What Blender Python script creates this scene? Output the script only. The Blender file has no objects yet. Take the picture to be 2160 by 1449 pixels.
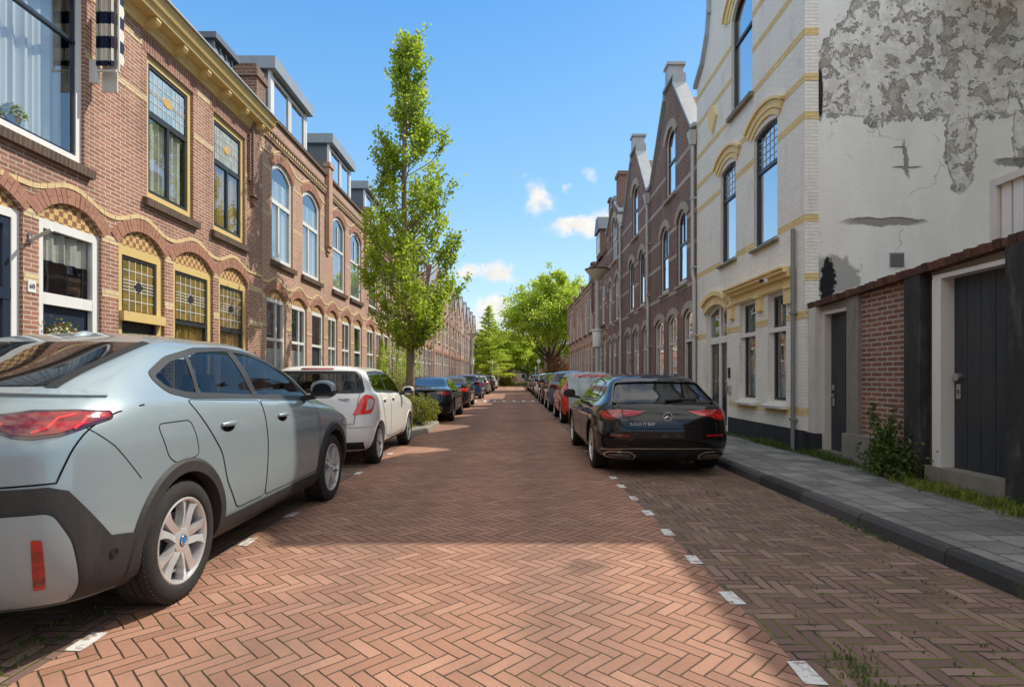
import bpy, bmesh, math, random
import numpy as np
from mathutils import Vector, Matrix
from mathutils.geometry import tessellate_polygon, delaunay_2d_cdt
from mathutils.bvhtree import BVHTree
R = math.radians
PI = math.pi
scene = bpy.context.scene
COL = scene.collection
rng = random.Random(7)

# ------------------------------------------------------------------ helpers
def C(h, a=1.0):
    h = h.lstrip('#')
    c = [int(h[i:i+2], 16)/255 for i in (0, 2, 4)]
    c = [x/12.92 if x <= .04045 else ((x+.055)/1.055)**2.4 for x in c]
    return (*c, a)
def L(r, g, b): return (r, g, b, 1.0)

class G:
    """small node-graph writer"""
    def __init__(s, name):
        s.mat = bpy.data.materials.new(name); s.mat.use_nodes = True
        s.nt = s.mat.node_tree; s.nt.nodes.clear()
        s.o = s.nt.nodes.new('ShaderNodeOutputMaterial')
        s._pos = None
    def n(s, t, **kw):
        nd = s.nt.nodes.new('ShaderNode'+t)
        for k, v in kw.items(): setattr(nd, k, v)
        return nd
    def set(s, sock, v):
        if isinstance(v, bpy.types.NodeSocket): s.nt.links.new(v, sock)
        else: sock.default_value = v
    def m(s, op, a, b=0.0, c=0.0):
        nd = s.n('Math', operation=op)
        s.set(nd.inputs[0], a); s.set(nd.inputs[1], b); s.set(nd.inputs[2], c)
        return nd.outputs[0]
    def vm(s, op, a, b=(0, 0, 0)):
        nd = s.n('VectorMath', operation=op)
        s.set(nd.inputs[0], a)
        if op == 'SCALE': s.set(nd.inputs['Scale'], b)
        else: s.set(nd.inputs[1], b)
        return nd.outputs[1] if op in ('LENGTH', 'DISTANCE', 'DOT_PRODUCT') else nd.outputs[0]
    def mix(s, f, a, b, blend='MIX'):
        nd = s.n('Mix', data_type='RGBA', blend_type=blend)
        s.set(nd.inputs[0], f); s.set(nd.inputs[6], a); s.set(nd.inputs[7], b)
        return nd.outputs[2]
    def mixf(s, f, a, b):
        nd = s.n('Mix', data_type='FLOAT')
        s.set(nd.inputs[0], f); s.set(nd.inputs[2], a); s.set(nd.inputs[3], b)
        return nd.outputs[0]
    def ss(s, x, a, b, lo=0.0, hi=1.0):
        nd = s.n('MapRange', interpolation_type='SMOOTHSTEP')
        s.set(nd.inputs[0], x); s.set(nd.inputs[1], a); s.set(nd.inputs[2], b); s.set(nd.inputs[3], lo); s.set(nd.inputs[4], hi)
        return nd.outputs[0]
    def pos(s):
        if s._pos is None: s._pos = s.n('NewGeometry')
        return s._pos.outputs['Position']
    def nrm(s):
        s.pos(); return s._pos.outputs['True Normal']
    def obj(s): return s.n('TexCoord').outputs['Object']
    def sep(s, v):
        nd = s.n('SeparateXYZ'); s.set(nd.inputs[0], v); return nd.outputs
    def comb(s, x, y, z=0.0):
        nd = s.n('CombineXYZ'); s.set(nd.inputs[0], x); s.set(nd.inputs[1], y); s.set(nd.inputs[2], z); return nd.outputs[0]
    def noise(s, vec, scale, detail=4.0, rough=.55, dist=0.0, color=False):
        nd = s.n('TexNoise'); s.set(nd.inputs['Vector'], vec); s.set(nd.inputs['Scale'], scale)
        nd.inputs['Detail'].default_value = detail; nd.inputs['Roughness'].default_value = rough
        nd.inputs['Distortion'].default_value = dist
        return nd.outputs['Color' if color else 'Fac']
    def vor(s, vec, scale, feature='F1', out='Distance'):
        nd = s.n('TexVoronoi', feature=feature); s.set(nd.inputs['Vector'], vec); s.set(nd.inputs['Scale'], scale)
        return nd.outputs[out]
    def white(s, vec):
        nd = s.n('TexWhiteNoise', noise_dimensions='3D'); s.set(nd.inputs[0], vec); return nd.outputs[0]
    def ramp(s, f, stops, mode='LINEAR'):
        nd = s.n('ValToRGB'); s.set(nd.inputs[0], f); e = nd.color_ramp.elements; nd.color_ramp.interpolation = mode
        while len(e) < len(stops): e.new(.5)
        for i, (p, c) in enumerate(stops): e[i].position = p; e[i].color = c
        return nd.outputs[0]
    def bump(s, h, strength=.5, dist=.01):
        nd = s.n('Bump'); s.set(nd.inputs['Height'], h); nd.inputs['Strength'].default_value = strength; nd.inputs['Distance'].default_value = dist
        return nd.outputs[0]
    def bsdf(s, color, rough=.7, spec=.5, metal=0.0, normal=None, **kw):
        b = s.n('BsdfPrincipled')
        s.set(b.inputs['Base Color'], color); s.set(b.inputs['Roughness'], rough)
        s.set(b.inputs['Specular IOR Level'], spec); s.set(b.inputs['Metallic'], metal)
        if normal is not None: s.set(b.inputs['Normal'], normal)
        for k, v in kw.items(): s.set(b.inputs[k.replace('_', ' ')], v)
        return b.outputs[0]
    def out(s, sh):
        s.nt.links.new(sh, s.o.inputs[0]); return s.mat

class MB:
    """collects faces, links them as ONE mesh object"""
    def __init__(s): s.v = []; s.f = []; s.mi = []; s.cur = 0
    def add(s, pts, faces):
        b = len(s.v); s.v += [tuple(p) for p in pts]
        for f in faces: s.f.append([b+i for i in f]); s.mi.append(s.cur)
    def poly(s, pts): s.add(pts, [list(range(len(pts)))])
    def hexa(s, p): s.add(p, [(0, 3, 2, 1), (4, 5, 6, 7), (0, 1, 5, 4), (1, 2, 6, 5), (2, 3, 7, 6), (3, 0, 4, 7)])
    def box(s, x0, x1, y0, y1, z0, z1):
        s.hexa([(x0, y0, z0), (x1, y0, z0), (x1, y1, z0), (x0, y1, z0), (x0, y0, z1), (x1, y0, z1), (x1, y1, z1), (x0, y1, z1)])
    def pbox(s, P, u0, u1, v0, v1, d0, d1):
        s.hexa([P(u0, v0, d0), P(u1, v0, d0), P(u1, v0, d1), P(u0, v0, d1), P(u0, v1, d0), P(u1, v1, d0), P(u1, v1, d1), P(u0, v1, d1)])
    def prism(s, P, poly, d0, d1):
        n = len(poly)
        pts = [P(u, v, d0) for u, v in poly]+[P(u, v, d1) for u, v in poly]
        s.add(pts, [list(range(n))[::-1], list(range(n, 2*n))]+[(i, (i+1) % n, n+(i+1) % n, n+i) for i in range(n)])
    def tube(s, pts, r, n=8, cap=True):
        pts = [Vector(p) for p in pts]; rs = r if isinstance(r, (list, tuple)) else [r]*len(pts)
        b = len(s.v); up = None
        for i, p in enumerate(pts):
            t = (pts[min(i+1, len(pts)-1)]-pts[max(i-1, 0)]).normalized()
            a = Vector((0, 0, 1)) if abs(t.z) < .9 else Vector((1, 0, 0))
            x = t.cross(a).normalized() if up is None else (up-t*up.dot(t)).normalized()
            up = x; y = t.cross(x)
            for k in range(n):
                q = p+(x*math.cos(2*PI*k/n)+y*math.sin(2*PI*k/n))*rs[i]; s.v.append(tuple(q))
        for i in range(len(pts)-1):
            for k in range(n):
                s.f.append([b+i*n+k, b+i*n+(k+1) % n, b+(i+1)*n+(k+1) % n, b+(i+1)*n+k]); s.mi.append(s.cur)
        if cap:
            s.f.append([b+k for k in range(n)][::-1]); s.mi.append(s.cur)
            s.f.append([b+(len(pts)-1)*n+k for k in range(n)]); s.mi.append(s.cur)
    def lathe(s, prof, n=24, M=None, cap=False):
        """prof: (radius, height) about z"""
        b = len(s.v)
        for r, h in prof:
            for k in range(n):
                p = Vector((r*math.cos(2*PI*k/n), r*math.sin(2*PI*k/n), h))
                s.v.append(tuple(M @ p) if M else tuple(p))
        for i in range(len(prof)-1):
            for k in range(n):
                s.f.append([b+i*n+k, b+i*n+(k+1) % n, b+(i+1)*n+(k+1) % n, b+(i+1)*n+k]); s.mi.append(s.cur)
        if cap:
            s.f.append([b+(len(prof)-1)*n+k for k in range(n)]); s.mi.append(s.cur)
            s.f.append([b+k for k in range(n)][::-1]); s.mi.append(s.cur)
    def build(s, name, mat, parent=None, smooth=None, loc=(0, 0, 0), recalc=True):
        me = bpy.data.meshes.new(name); me.from_pydata(s.v, [], s.f)
        mats = mat if isinstance(mat, (list, tuple)) else [mat]
        for m in mats: me.materials.append(m)
        if len(mats) > 1: me.polygons.foreach_set('material_index', s.mi)
        if recalc:
            bm = bmesh.new(); bm.from_mesh(me); bmesh.ops.recalc_face_normals(bm, faces=bm.faces); bm.to_mesh(me); bm.free()
        if smooth is not None:
            me.polygons.foreach_set('use_smooth', [True]*len(me.polygons))
            if smooth < 180: me.set_sharp_from_angle(angle=R(smooth))
        me.update()
        o = bpy.data.objects.new(name, me); COL.objects.link(o); o.location = loc
        if parent: o.parent = parent
        return o

def tag(o, label=None, cat=None, group=None, kind=None):
    if label: o['label'] = label
    if cat: o['category'] = cat
    if group: o['group'] = group
    if kind: o['kind'] = kind
    return o
def empty(name, loc=(0, 0, 0), label=None, cat=None, group=None):
    o = bpy.data.objects.new(name, None); COL.objects.link(o); o.location = loc; o.empty_display_size = .2
    return tag(o, label, cat, group)
def copy_tree(o, parent=None, kids=None):
    kids = kids if kids is not None else children_map()
    c = o.copy(); COL.objects.link(c); c.parent = parent
    for ch in kids.get(o.name, ()): copy_tree(ch, c, kids)
    return c
def children_map():
    d = {}
    for o in bpy.data.objects:
        if o.parent: d.setdefault(o.parent.name, []).append(o)
    return d
def text_mesh(name, body, size, mat, parent, M, extrude=.002, bold=0.0, align='CENTER'):
    cu = bpy.data.curves.new(name, 'FONT'); cu.body = body; cu.size = size; cu.extrude = extrude; cu.offset = bold
    cu.align_x = align; cu.align_y = 'CENTER'
    t = bpy.data.objects.new(name+'_tmp', cu); COL.objects.link(t)
    me = bpy.data.meshes.new_from_object(t.evaluated_get(bpy.context.evaluated_depsgraph_get()))
    bpy.data.objects.remove(t)
    me.transform(M); me.materials.clear(); me.materials.append(mat); me.name = name
    o = bpy.data.objects.new(name, me); COL.objects.link(o); o.parent = parent
    return o

# ------------------------------------------------------------------ materials
def wallvec(g):
    """(horizontal metres, height metres, 0) on any vertical wall, from world position"""
    p = g.sep(g.pos()); n = g.sep(g.nrm())
    ax = g.m('ABSOLUTE', n[0]); ay = g.m('ABSOLUTE', n[1])
    f = g.m('GREATER_THAN', ax, ay)
    return g.comb(g.mixf(f, p[0], p[1]), p[2], 0.0)

def brick_mat(name, c1, c2, mortar, bw=.21, bh=.063, mort=.009, swap=False, dirt=.35, bump=.6, patch=None, grime=None):
    g = G(name); v = wallvec(g)
    if swap:
        q = g.sep(v); v = g.comb(q[1], q[0], 0)
    wob = g.vm('SCALE', g.vm('SUBTRACT', g.noise(g.pos(), 9.0, 2, color=True), (.5, .5, .5)), .012)
    vv = g.vm('ADD', v, wob)
    b = g.n('TexBrick', offset=.5, squash=1.0)
    g.set(b.inputs['Vector'], vv); b.inputs['Scale'].default_value = 1
    b.inputs['Color1'].default_value = c1; b.inputs['Color2'].default_value = c2; b.inputs['Mortar'].default_value = mortar
    b.inputs['Mortar Size'].default_value = mort; b.inputs['Mortar Smooth'].default_value = .15; b.inputs['Bias'].default_value = -.1
    b.inputs['Brick Width'].default_value = bw; b.inputs['Row Height'].default_value = bh
    col = b.outputs[0]
    big = g.noise(g.pos(), .55, 5, .6); fine = g.noise(g.pos(), 38, 3, .6)
    st = g.noise(g.vm('MULTIPLY', g.pos(), (2.2, 2.2, .25)), 1.0, 4, .6)
    dk = g.m('MULTIPLY', g.ss(g.m('ADD', g.m('MULTIPLY', big, .6), g.m('MULTIPLY', st, .5)), .42, .72), dirt)
    col = g.mix(dk, col, L(.05, .036, .03), 'MIX')
    col = g.mix(g.ss(fine, .3, .75, 0, .35), col, L(.9, .85, .8), 'SOFT_LIGHT')
    lt = g.ss(g.noise(g.vm('ADD', g.pos(), (13, 5, 2)), .8, 4), .55, .8, 0, .28)
    col = g.mix(lt, col, g.mix(.5, col, L(.55, .42, .32)))
    if patch:  # darker soot patch region in world y/z
        pass
    if grime: col = g.mix(g.ss(g.noise(g.vm('MULTIPLY', g.pos(), (1.5, 1.5, .5)), 2.2, 6, .7), .52, .75, 0, grime), col, L(.16, .14, .11))
    h = g.m('ADD', g.m('MULTIPLY', b.outputs[1], -1.0), g.m('MULTIPLY', fine, .35))
    return g.out(g.bsdf(col, .85, .3, normal=g.bump(h, bump, .012)))

def plain(name, col, rough=.55, spec=.4, var=.15, scale=6, bump=.0, metal=0.0, dirt=0.0, dirtcol=L(.08, .07, .055), **kw):
    g = G(name); f = g.noise(g.pos(), scale, 4, .6)
    c = g.mix(g.ss(f, .3, .7, 0, var), col, L(col[0]*.6, col[1]*.58, col[2]*.55))
    if dirt:
        f2 = g.noise(g.vm('MULTIPLY', g.pos(), (3, 3, .7)), 1.7, 6, .7)
        c = g.mix(g.ss(f2, .48, .75, 0, dirt), c, dirtcol)
    nm = g.bump(g.noise(g.pos(), scale*8, 3), bump, .01) if bump else None
    return g.out(g.bsdf(c, rough, spec, metal, nm, **kw))

M = {}
M['brick_red'] = brick_mat('brick_red', L(.39, .18, .118), L(.25, .108, .074), L(.58, .47, .37), dirt=.42, mort=.0075, bh=.055, bw=.2)
M['brick_orange'] = brick_mat('brick_orange', L(.49, .265, .18), L(.38, .19, .13), L(.60, .50, .40), dirt=.2)
M['brick_dark'] = brick_mat('brick_dark', L(.215, .105, .083), L(.135, .064, .055), L(.36, .30, .25), dirt=.35)
M['brick_brown'] = brick_mat('brick_brown', L(.24, .115, .08), L(.16, .075, .055), L(.33, .27, .22), dirt=.3)
M['brick_pink'] = brick_mat('brick_pink', L(.46, .26, .19), L(.36, .19, .14), L(.54, .45, .37), dirt=.25)
M['brick_white'] = brick_mat('brick_white', L(.90, .865, .785), L(.84, .80, .72), L(.72, .68, .60), mort=.005, bh=.056, dirt=.02, grime=.22, bump=.9)
M['brick_yellow'] = brick_mat('brick_yellow', L(.84, .64, .31), L(.76, .56, .25), L(.50, .36, .14), mort=.005, dirt=.12, grime=.3)
M['brick_cream'] = brick_mat('brick_cream', L(.70, .54, .30), L(.60, .45, .24), L(.42, .33, .24), dirt=.12)
M['stone_band'] = brick_mat('stone_band', L(.50, .44, .35), L(.45, .39, .31), L(.36, .3, .25), bw=.6, bh=.2, dirt=.2)
M['brick_garden'] = brick_mat('brick_garden', L(.27, .115, .08), L(.15, .07, .055), L(.40, .36, .30), bw=.215, bh=.066, mort=.011, dirt=.25, grime=.25)
M['brick_sill'] = brick_mat('brick_sill', L(.13, .085, .06), L(.085, .055, .04), L(.19, .15, .12), bw=.9, bh=.065, mort=.007, swap=True, dirt=.3)
M['brick_soldier'] = brick_mat('brick_soldier', L(.30, .125, .085), L(.22, .09, .06), L(.40, .32, .25), bw=.9, bh=.065, mort=.008, swap=True, dirt=.25)
M['mortar'] = plain('mortar', L(.55, .45, .35), .9, .2, .2, 9, .2)
M['voussoir'] = plain('voussoir', L(.41, .205, .138), .85, .3, .35, 9, .3, dirt=.3)
M['voussoir_pale'] = plain('voussoir_pale', L(.46, .40, .32), .85, .3, .3, 9, .3, dirt=.3)
M['cream_block'] = plain('cream_block', L(.70, .53, .28), .8, .3, .25, 8, .3, dirt=.15)
M['white_paint'] = plain('white_paint', L(.78, .77, .73), .4, .5, .08, 3, 0, dirt=.12)
M['offwhite_paint'] = plain('offwhite_paint', L(.66, .63, .57), .45, .4, .1, 3, 0, dirt=.2)
M['yellow_paint'] = plain('yellow_paint', L(.68, .50, .20), .42, .45, .12, 4, 0, dirt=.12, dirtcol=L(.3, .19, .05))
M['yellow_stucco'] = plain('yellow_stucco', L(.88, .68, .33), .7, .3, .15, 5, .2, dirt=.22, dirtcol=L(.36, .27, .12))
M['navy_paint'] = plain('navy_paint', L(.022, .034, .06), .3, .5, .1, 4)
M['dark_paint'] = plain('dark_paint', L(.035, .036, .04), .35, .5, .2, 4)
M['teal_paint'] = plain('teal_paint', L(.03, .045, .06), .35, .5, .2, 4)
M['green_paint'] = plain('green_paint', L(.03, .07, .05), .4, .5, .2, 4)
M['slate'] = plain('slate', L(.13, .15, .18), .5, .5, .35, 3, .2)
M['zinc'] = plain('zinc', L(.30, .34, .38), .45, .5, .25, 2, .1, dirt=.15)
M['lead'] = plain('lead', L(.42, .45, .47), .5, .5, .25, 3, .2, dirt=.25)
M['pipe'] = plain('pipe', L(.52, .50, .46), .45, .5, .15, 3, .1, dirt=.25)
M['pipe_dark'] = plain('pipe_dark', L(.22, .22, .22), .5, .5, .2, 3)
M['roof_tile'] = plain('roof_tile', L(.20, .09, .06), .8, .3, .4, 5, .4)
M['came'] = plain('came', L(.62, .61, .57), .5, .4, .05, 3)
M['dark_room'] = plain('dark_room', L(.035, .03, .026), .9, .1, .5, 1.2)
M['blind'] = plain('blind', L(.74, .70, .60), .8, .2, .2, 2)
M['concrete'] = plain('concrete', L(.27, .25, .21), .9, .2, .45, 3.5, .6, dirt=.5, dirtcol=L(.10, .09, .075))
M['black_concrete'] = plain('black_concrete', L(.045, .044, .043), .85, .3, .6, 5, .9, dirt=.75, dirtcol=L(.17, .165, .155))
M['plinth'] = plain('plinth', L(.032, .034, .038), .75, .3, .4, 5, .5, dirt=.3, dirtcol=L(.11, .10, .09))
M['metal'] = plain('metal', L(.6, .6, .6), .35, .5, .1, 4, metal=1.0)
M['black_plastic'] = plain('black_plastic', L(.018, .018, .019), .5, .4, .2, 8)

def schlick(g, k=1.6):
    """reflectance of a double pane, the same from both sides"""
    g.pos(); c = g.m('ABSOLUTE', g.vm('DOT_PRODUCT', g._pos.outputs['True Normal'], g._pos.outputs['Incoming']))
    return g.m('MULTIPLY', g.m('ADD', .04, g.m('MULTIPLY', g.m('POWER', g.m('SUBTRACT', 1.0, c), 5.0), .96)), k)
def glass_pane(name, tint, ior=1.5, wav=.010, base=.13):
    g = G(name)
    nm = g.bump(g.noise(g.pos(), 1.3, 2), .35, wav)
    gl = g.n('BsdfGlossy'); g.set(gl.inputs['Color'], L(.93, .96, 1)); gl.inputs['Roughness'].default_value = .015; g.set(gl.inputs['Normal'], nm)
    tr = g.n('BsdfTransparent'); g.set(tr.inputs['Color'], tint)
    f = g.m('MINIMUM', g.m('ADD', schlick(g), base), .96)
    mx = g.n('MixShader'); g.set(mx.inputs[0], f); g.set(mx.inputs[1], tr.outputs[0]); g.set(mx.inputs[2], gl.outputs[0])
    return g.out(mx.outputs[0])
M['pane'] = glass_pane('pane', L(.82, .86, .86))
M['pane_sky'] = glass_pane('pane_sky', L(.70, .74, .78), 1.7, base=.55)
M['pane_amber'] = glass_pane('pane_amber', L(.62, .34, .10))
M['pane_far'] = (lambda g: g.out(g.bsdf(g.mix(g.ss(g.noise(g.pos(), 1.2, 2), .4, .6), L(.04, .045, .05), L(.22, .22, .21)), .05, .8)))(G('pane_far'))
def lead_light(name, a, b):
    g = G(name); v = wallvec(g)
    cell = g.vm('FLOOR', g.vm('SCALE', v, 7.5)); w = g.white(cell)
    c = g.mix(g.ss(w, .2, .8), a, b)
    return g.out(g.bsdf(c, .18, .5, normal=g.bump(g.noise(g.pos(), 25, 2), .25, .01)))
M['lead_green'] = lead_light('lead_green', L(.17, .13, .035), L(.26, .17, .05))
M['lead_clear'] = lead_light('lead_clear', L(.40, .44, .40), L(.30, .33, .27))
M['lead_blue'] = lead_light('lead_blue', L(.28, .42, .52), L(.36, .50, .60))
M['stained_disc'] = plain('stained_disc', L(.66, .40, .12), .3)
M['curtain'] = plain('curtain', L(.80, .80, .76), .9, .1, .1, 2)
M['curtain_gold'] = plain('curtain_gold', L(.70, .44, .16), .9, .1, .3, 5)
M['curtain_grey'] = plain('curtain_grey', L(.58, .60, .60), .9, .1, .2, 3)
M['obscure'] = (lambda g: g.out(g.bsdf(g.mix(g.vor(g.pos(), 30), L(.08, .07, .03), L(.20, .17, .08)), .25, .5, normal=g.bump(g.vor(g.pos(), 40), .5, .01))))(G('obscure_glass'))
M['amber_obscure'] = (lambda g: g.out(g.bsdf(g.mix(g.ss(g.vor(g.pos(), 55), .1, .6), L(.32, .14, .03), L(.09, .035, .01)), .2, .5, normal=g.bump(g.vor(g.pos(), 55), .5, .01))))(G('amber_obscure_glass'))
def checker_mat(name, a, b):
    g = G(name); v = wallvec(g)
    ck = g.n('TexChecker'); g.set(ck.inputs[0], v); ck.inputs[1].default_value = a; ck.inputs[2].default_value = b; ck.inputs[3].default_value = 1/.072
    f = g.noise(g.pos(), 25, 3)
    return g.out(g.bsdf(g.mix(g.ss(f, .3, .8, 0, .35), ck.outputs[0], L(.2, .11, .06)), .8, .3, normal=g.bump(f, .3, .01)))
M['checker'] = checker_mat('checker_brick', L(.66, .46, .17), L(.27, .12, .075))

# peeling plaster on the white house's side wall
def plaster_mat():
    g = G('peeling_plaster'); p = g.sep(g.pos())
    X, Z = p[0], p[2]
    n1 = g.noise(g.pos(), 1.1, 6, .6); n2 = g.noise(g.vm('ADD', g.pos(), (7, 3, 1)), 3.4, 10, .74, .25); n3 = g.noise(g.pos(), 14, 5, .7)
    base = g.mix(g.ss(g.noise(g.vm('MULTIPLY', g.pos(), (1.2, 1, .5)), 1.0, 5), .35, .7), L(.90, .885, .83), L(.80, .785, .72))
    base = g.mix(g.ss(n3, .55, .8, 0, .25), base, L(.4, .38, .33))
    jit = g.m('MULTIPLY', g.m('SUBTRACT', n2, .5), .85)
    jb = g.m('MULTIPLY', g.m('SUBTRACT', n1, .5), 2.0)
    # peeled zone: high on the wall, with a tongue hanging down and the top-left corner intact
    edge = g.m('ADD', g.m('ADD', Z, jit), g.m('MULTIPLY', jb, .25))
    low = g.ss(edge, 5.42, 5.50)
    tl = g.ss(g.m('ADD', g.m('ADD', g.m('MULTIPLY', X, 1.0), g.m('MULTIPLY', Z, -.85)), jit), -.72, -.66)
    right = g.m('SUBTRACT', 1.0, g.ss(g.m('ADD', g.m('ADD', g.m('MULTIPLY', X, 1.0), g.m('MULTIPLY', Z, -.9)), jit), 2.95, 3.02))
    zone = g.m('MULTIPLY', g.m('MULTIPLY', low, tl), right)
    def blob(cx, cz, rx, rz, k=1.0, soft=.08, jitter=None):
        j = jitter or jit
        dx = g.m('DIVIDE', g.m('ADD', g.m('SUBTRACT', X, cx), g.m('MULTIPLY', j, .5*k)), rx)
        dz = g.m('DIVIDE', g.m('ADD', g.m('SUBTRACT', Z, cz), g.m('MULTIPLY', j, .35*k)), rz)
        d = g.m('SQRT', g.m('ADD', g.m('MULTIPLY', dx, dx), g.m('MULTIPLY', dz, dz)))
        return g.m('SUBTRACT', 1.0, g.ss(d, 1.0-soft, 1.0+soft))
    tongue = blob(7.15, 5.1, .24, .85, 1.0)
    zone = g.m('MAXIMUM', zone, tongue)
    zone = g.m('MAXIMUM', zone, blob(8.1, 5.2, .12, .55, .8))
    spk = g.ss(n2, .525, .56); spk2 = g.ss(g.noise(g.vm('ADD', g.pos(), (1, 9, 4)), 6.5, 8, .72), .47, .52)
    inner = g.mix(spk, L(.80, .78, .72), L(.40, .355, .30)); inner = g.mix(g.m('MULTIPLY', spk2, .6), inner, L(.60, .57, .50))
    col = g.mix(zone, base, inner)
    # scars, cracks and the black patch low on the left
    sc = g.m('MAXIMUM', blob(5.95, 3.80, .62, .06, .6, .25), blob(8.05, 4.75, .35, .07, .6, .25))
    j2 = g.m('ADD', g.m('MULTIPLY', g.m('SUBTRACT', g.noise(g.pos(), 7.0, 5, .7), .5), .30), g.m('MULTIPLY', g.m('SUBTRACT', Z, 4.8), .18))
    sc = g.m('MAXIMUM', sc, blob(6.27, 4.78, .028, .30, 1.0, .3, j2)); sc = g.m('MAXIMUM', sc, blob(6.28, 4.66, .20, .016, .9, .4, j2))
    sc = g.m('MAXIMUM', sc, blob(6.2, 5.0, .10, .014, .8, .4, j2))
    col = g.mix(sc, col, L(.33, .31, .28))
    col = g.mix(blob(5.15, 2.95, .42, .32, 1.8, .12), col, L(.42, .41, .38))
    col = g.mix(blob(5.02, 2.85, .10, .40, 1.0, .10, g.m('ADD', g.m('MULTIPLY', jit, .8), g.m('MULTIPLY', g.m('SUBTRACT', g.noise(g.pos(), 8.0, 6, .7), .5), .55))), col, L(.02, .02, .022))
    col = g.mix(blob(4.90, 5.85, .045, .42, .15, .2), col, L(.035, .03, .03))
    crack = g.ss(g.vor(g.vm('ADD', g.pos(), g.vm('SCALE', g.noise(g.pos(), 2.0, 4, color=True), .8)), .42, 'DISTANCE_TO_EDGE'), .0, .006, .55, 0)
    col = g.mix(g.m('MULTIPLY', crack, g.ss(n1, .5, .56)), col, L(.22, .21, .19))
    # grey run-off
    run = g.ss(g.noise(g.vm('MULTIPLY', g.pos(), (3.0, 1, .22)), 1.3, 4, .6), .55, .8, 0, .2)
    col = g.mix(run, col, L(.34, .33, .30))
    h = g.m('ADD', g.m('MULTIPLY', zone, -1.0), g.m('ADD', g.m('MULTIPLY', g.m('MULTIPLY', spk, zone), -.6), g.m('ADD', g.m('MULTIPLY', sc, -1.2), g.m('MULTIPLY', n3, .35))))
    return g.out(g.bsdf(col, .9, .25, normal=g.bump(h, 1.0, .03)))
M['plaster'] = plaster_mat()
M['white_render'] = plain('white_render', L(.62, .60, .55), .85, .3, .2, 3, .3, dirt=.25, dirtcol=L(.3, .28, .24))

# ---- ground
def herring(g, vec, w, n, ang):
    vr = g.n('VectorRotate', rotation_type='Z_AXIS'); g.set(vr.inputs['Vector'], vec); vr.inputs['Angle'].default_value = ang
    q = g.sep(g.vm('SCALE', vr.outputs[0], 1.0/w))
    i = g.m('FLOOR', q[0]); j = g.m('FLOOR', q[1]); fx = g.m('FRACT', q[0]); fy = g.m('FRACT', q[1])
    k = g.m('FLOORED_MODULO', g.m('SUBTRACT', i, j), 2.0*n)
    h = g.m('LESS_THAN', k, n-.5)
    kv = g.m('SUBTRACT', 2.0*n-1.0, k)
    u = g.mixf(h, g.m('ADD', kv, fy), g.m('ADD', k, fx)); v = g.mixf(h, fx, fy)
    e = g.m('MINIMUM', g.m('MINIMUM', u, g.m('SUBTRACT', float(n), u)), g.m('MINIMUM', v, g.m('SUBTRACT', 1.0, v)))
    ida = g.mixf(h, i, g.m('SUBTRACT', i, k)); idb = g.mixf(h, g.m('SUBTRACT', j, kv), j)
    r = g.white(g.comb(g.m('ADD', ida, .37), g.m('ADD', idb, .11), g.m('MULTIPLY', h, 3.0)))
    r2 = g.white(g.comb(g.m('ADD', idb, .21), g.m('ADD', ida, .71), g.m('MULTIPLY', h, 5.0)))
    return e, r, r2
def paving(name, stops, joint, w, n, ang, moss, mosscol, jw=.055, stain=.3, weedth=.6, rough=.85, track=.0):
    g = G(name)
    wob = g.vm('SCALE', g.vm('SUBTRACT', g.noise(g.pos(), 2.2, 3, color=True), (.5, .5, .5)), .030)
    e, r, r2 = herring(g, g.vm('ADD', g.pos(), wob), w, n, ang)
    col = g.ramp(r, stops)
    f = g.noise(g.pos(), 55, 4, .65); big = g.noise(g.pos(), .45, 6, .62); mid = g.noise(g.pos(), 2.6, 5, .6); sm = g.noise(g.pos(), 11, 4, .6)
    col = g.mix(g.ss(f, .3, .8, 0, .4), col, L(.85, .75, .65), 'SOFT_LIGHT')
    col = g.mix(g.ss(big, .38, .72, 0, stain), col, L(.10, .066, .05))
    col = g.mix(g.ss(mid, .50, .78, 0, .28), col, L(.115, .075, .058))
    col = g.mix(g.ss(g.noise(g.vm('ADD', g.pos(), (3, 8, 0)), 1.4, 5, .65), .56, .8, 0, .22), col, L(.50, .36, .26))
    if track:
        x = g.sep(g.pos())[0]; t = g.m('ADD', x, g.m('MULTIPLY', g.m('SUBTRACT', big, .5), .9))
        tr = g.m('MAXIMUM', g.m('SUBTRACT', 1.0, g.ss(g.m('ABSOLUTE', g.m('ADD', t, 1.15)), .1, .5)), g.m('SUBTRACT', 1.0, g.ss(g.m('ABSOLUTE', g.m('SUBTRACT', t, .35)), .1, .5)))
        col = g.mix(g.m('MULTIPLY', tr, g.ss(mid, .25, .65, track*.35, track)), col, L(.12, .08, .065))
        spot = g.ss(g.vor(g.vm('ADD', g.pos(), g.vm('SCALE', g.noise(g.pos(), 3, 3, color=True), .3)), .55), .06, .12, .45, 0)
        col = g.mix(spot, col, L(.055, .042, .036))
    jv = g.m('MULTIPLY', g.ss(g.m('ADD', g.m('MULTIPLY', sm, .6), g.m('MULTIPLY', mid, .5)), .35, .75, .45, 1.9), jw)
    jm = g.m('SUBTRACT', 1.0, g.ss(g.m('DIVIDE', e, jv), .55, 1.25))
    mo = g.m('MULTIPLY', g.ss(g.noise(g.pos(), 3.1, 6, .75), weedth-.10, weedth+.06), moss)
    jc = g.mix(mo, joint, mosscol)
    col = g.mix(jm, col, jc)
    h = g.m('ADD', g.ss(e, 0, jw*2.2), g.m('ADD', g.m('MULTIPLY', r2, .55), g.m('MULTIPLY', f, .25)))
    return g.out(g.bsdf(col, rough, .3, normal=g.bump(h, .85, .010)))
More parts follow.
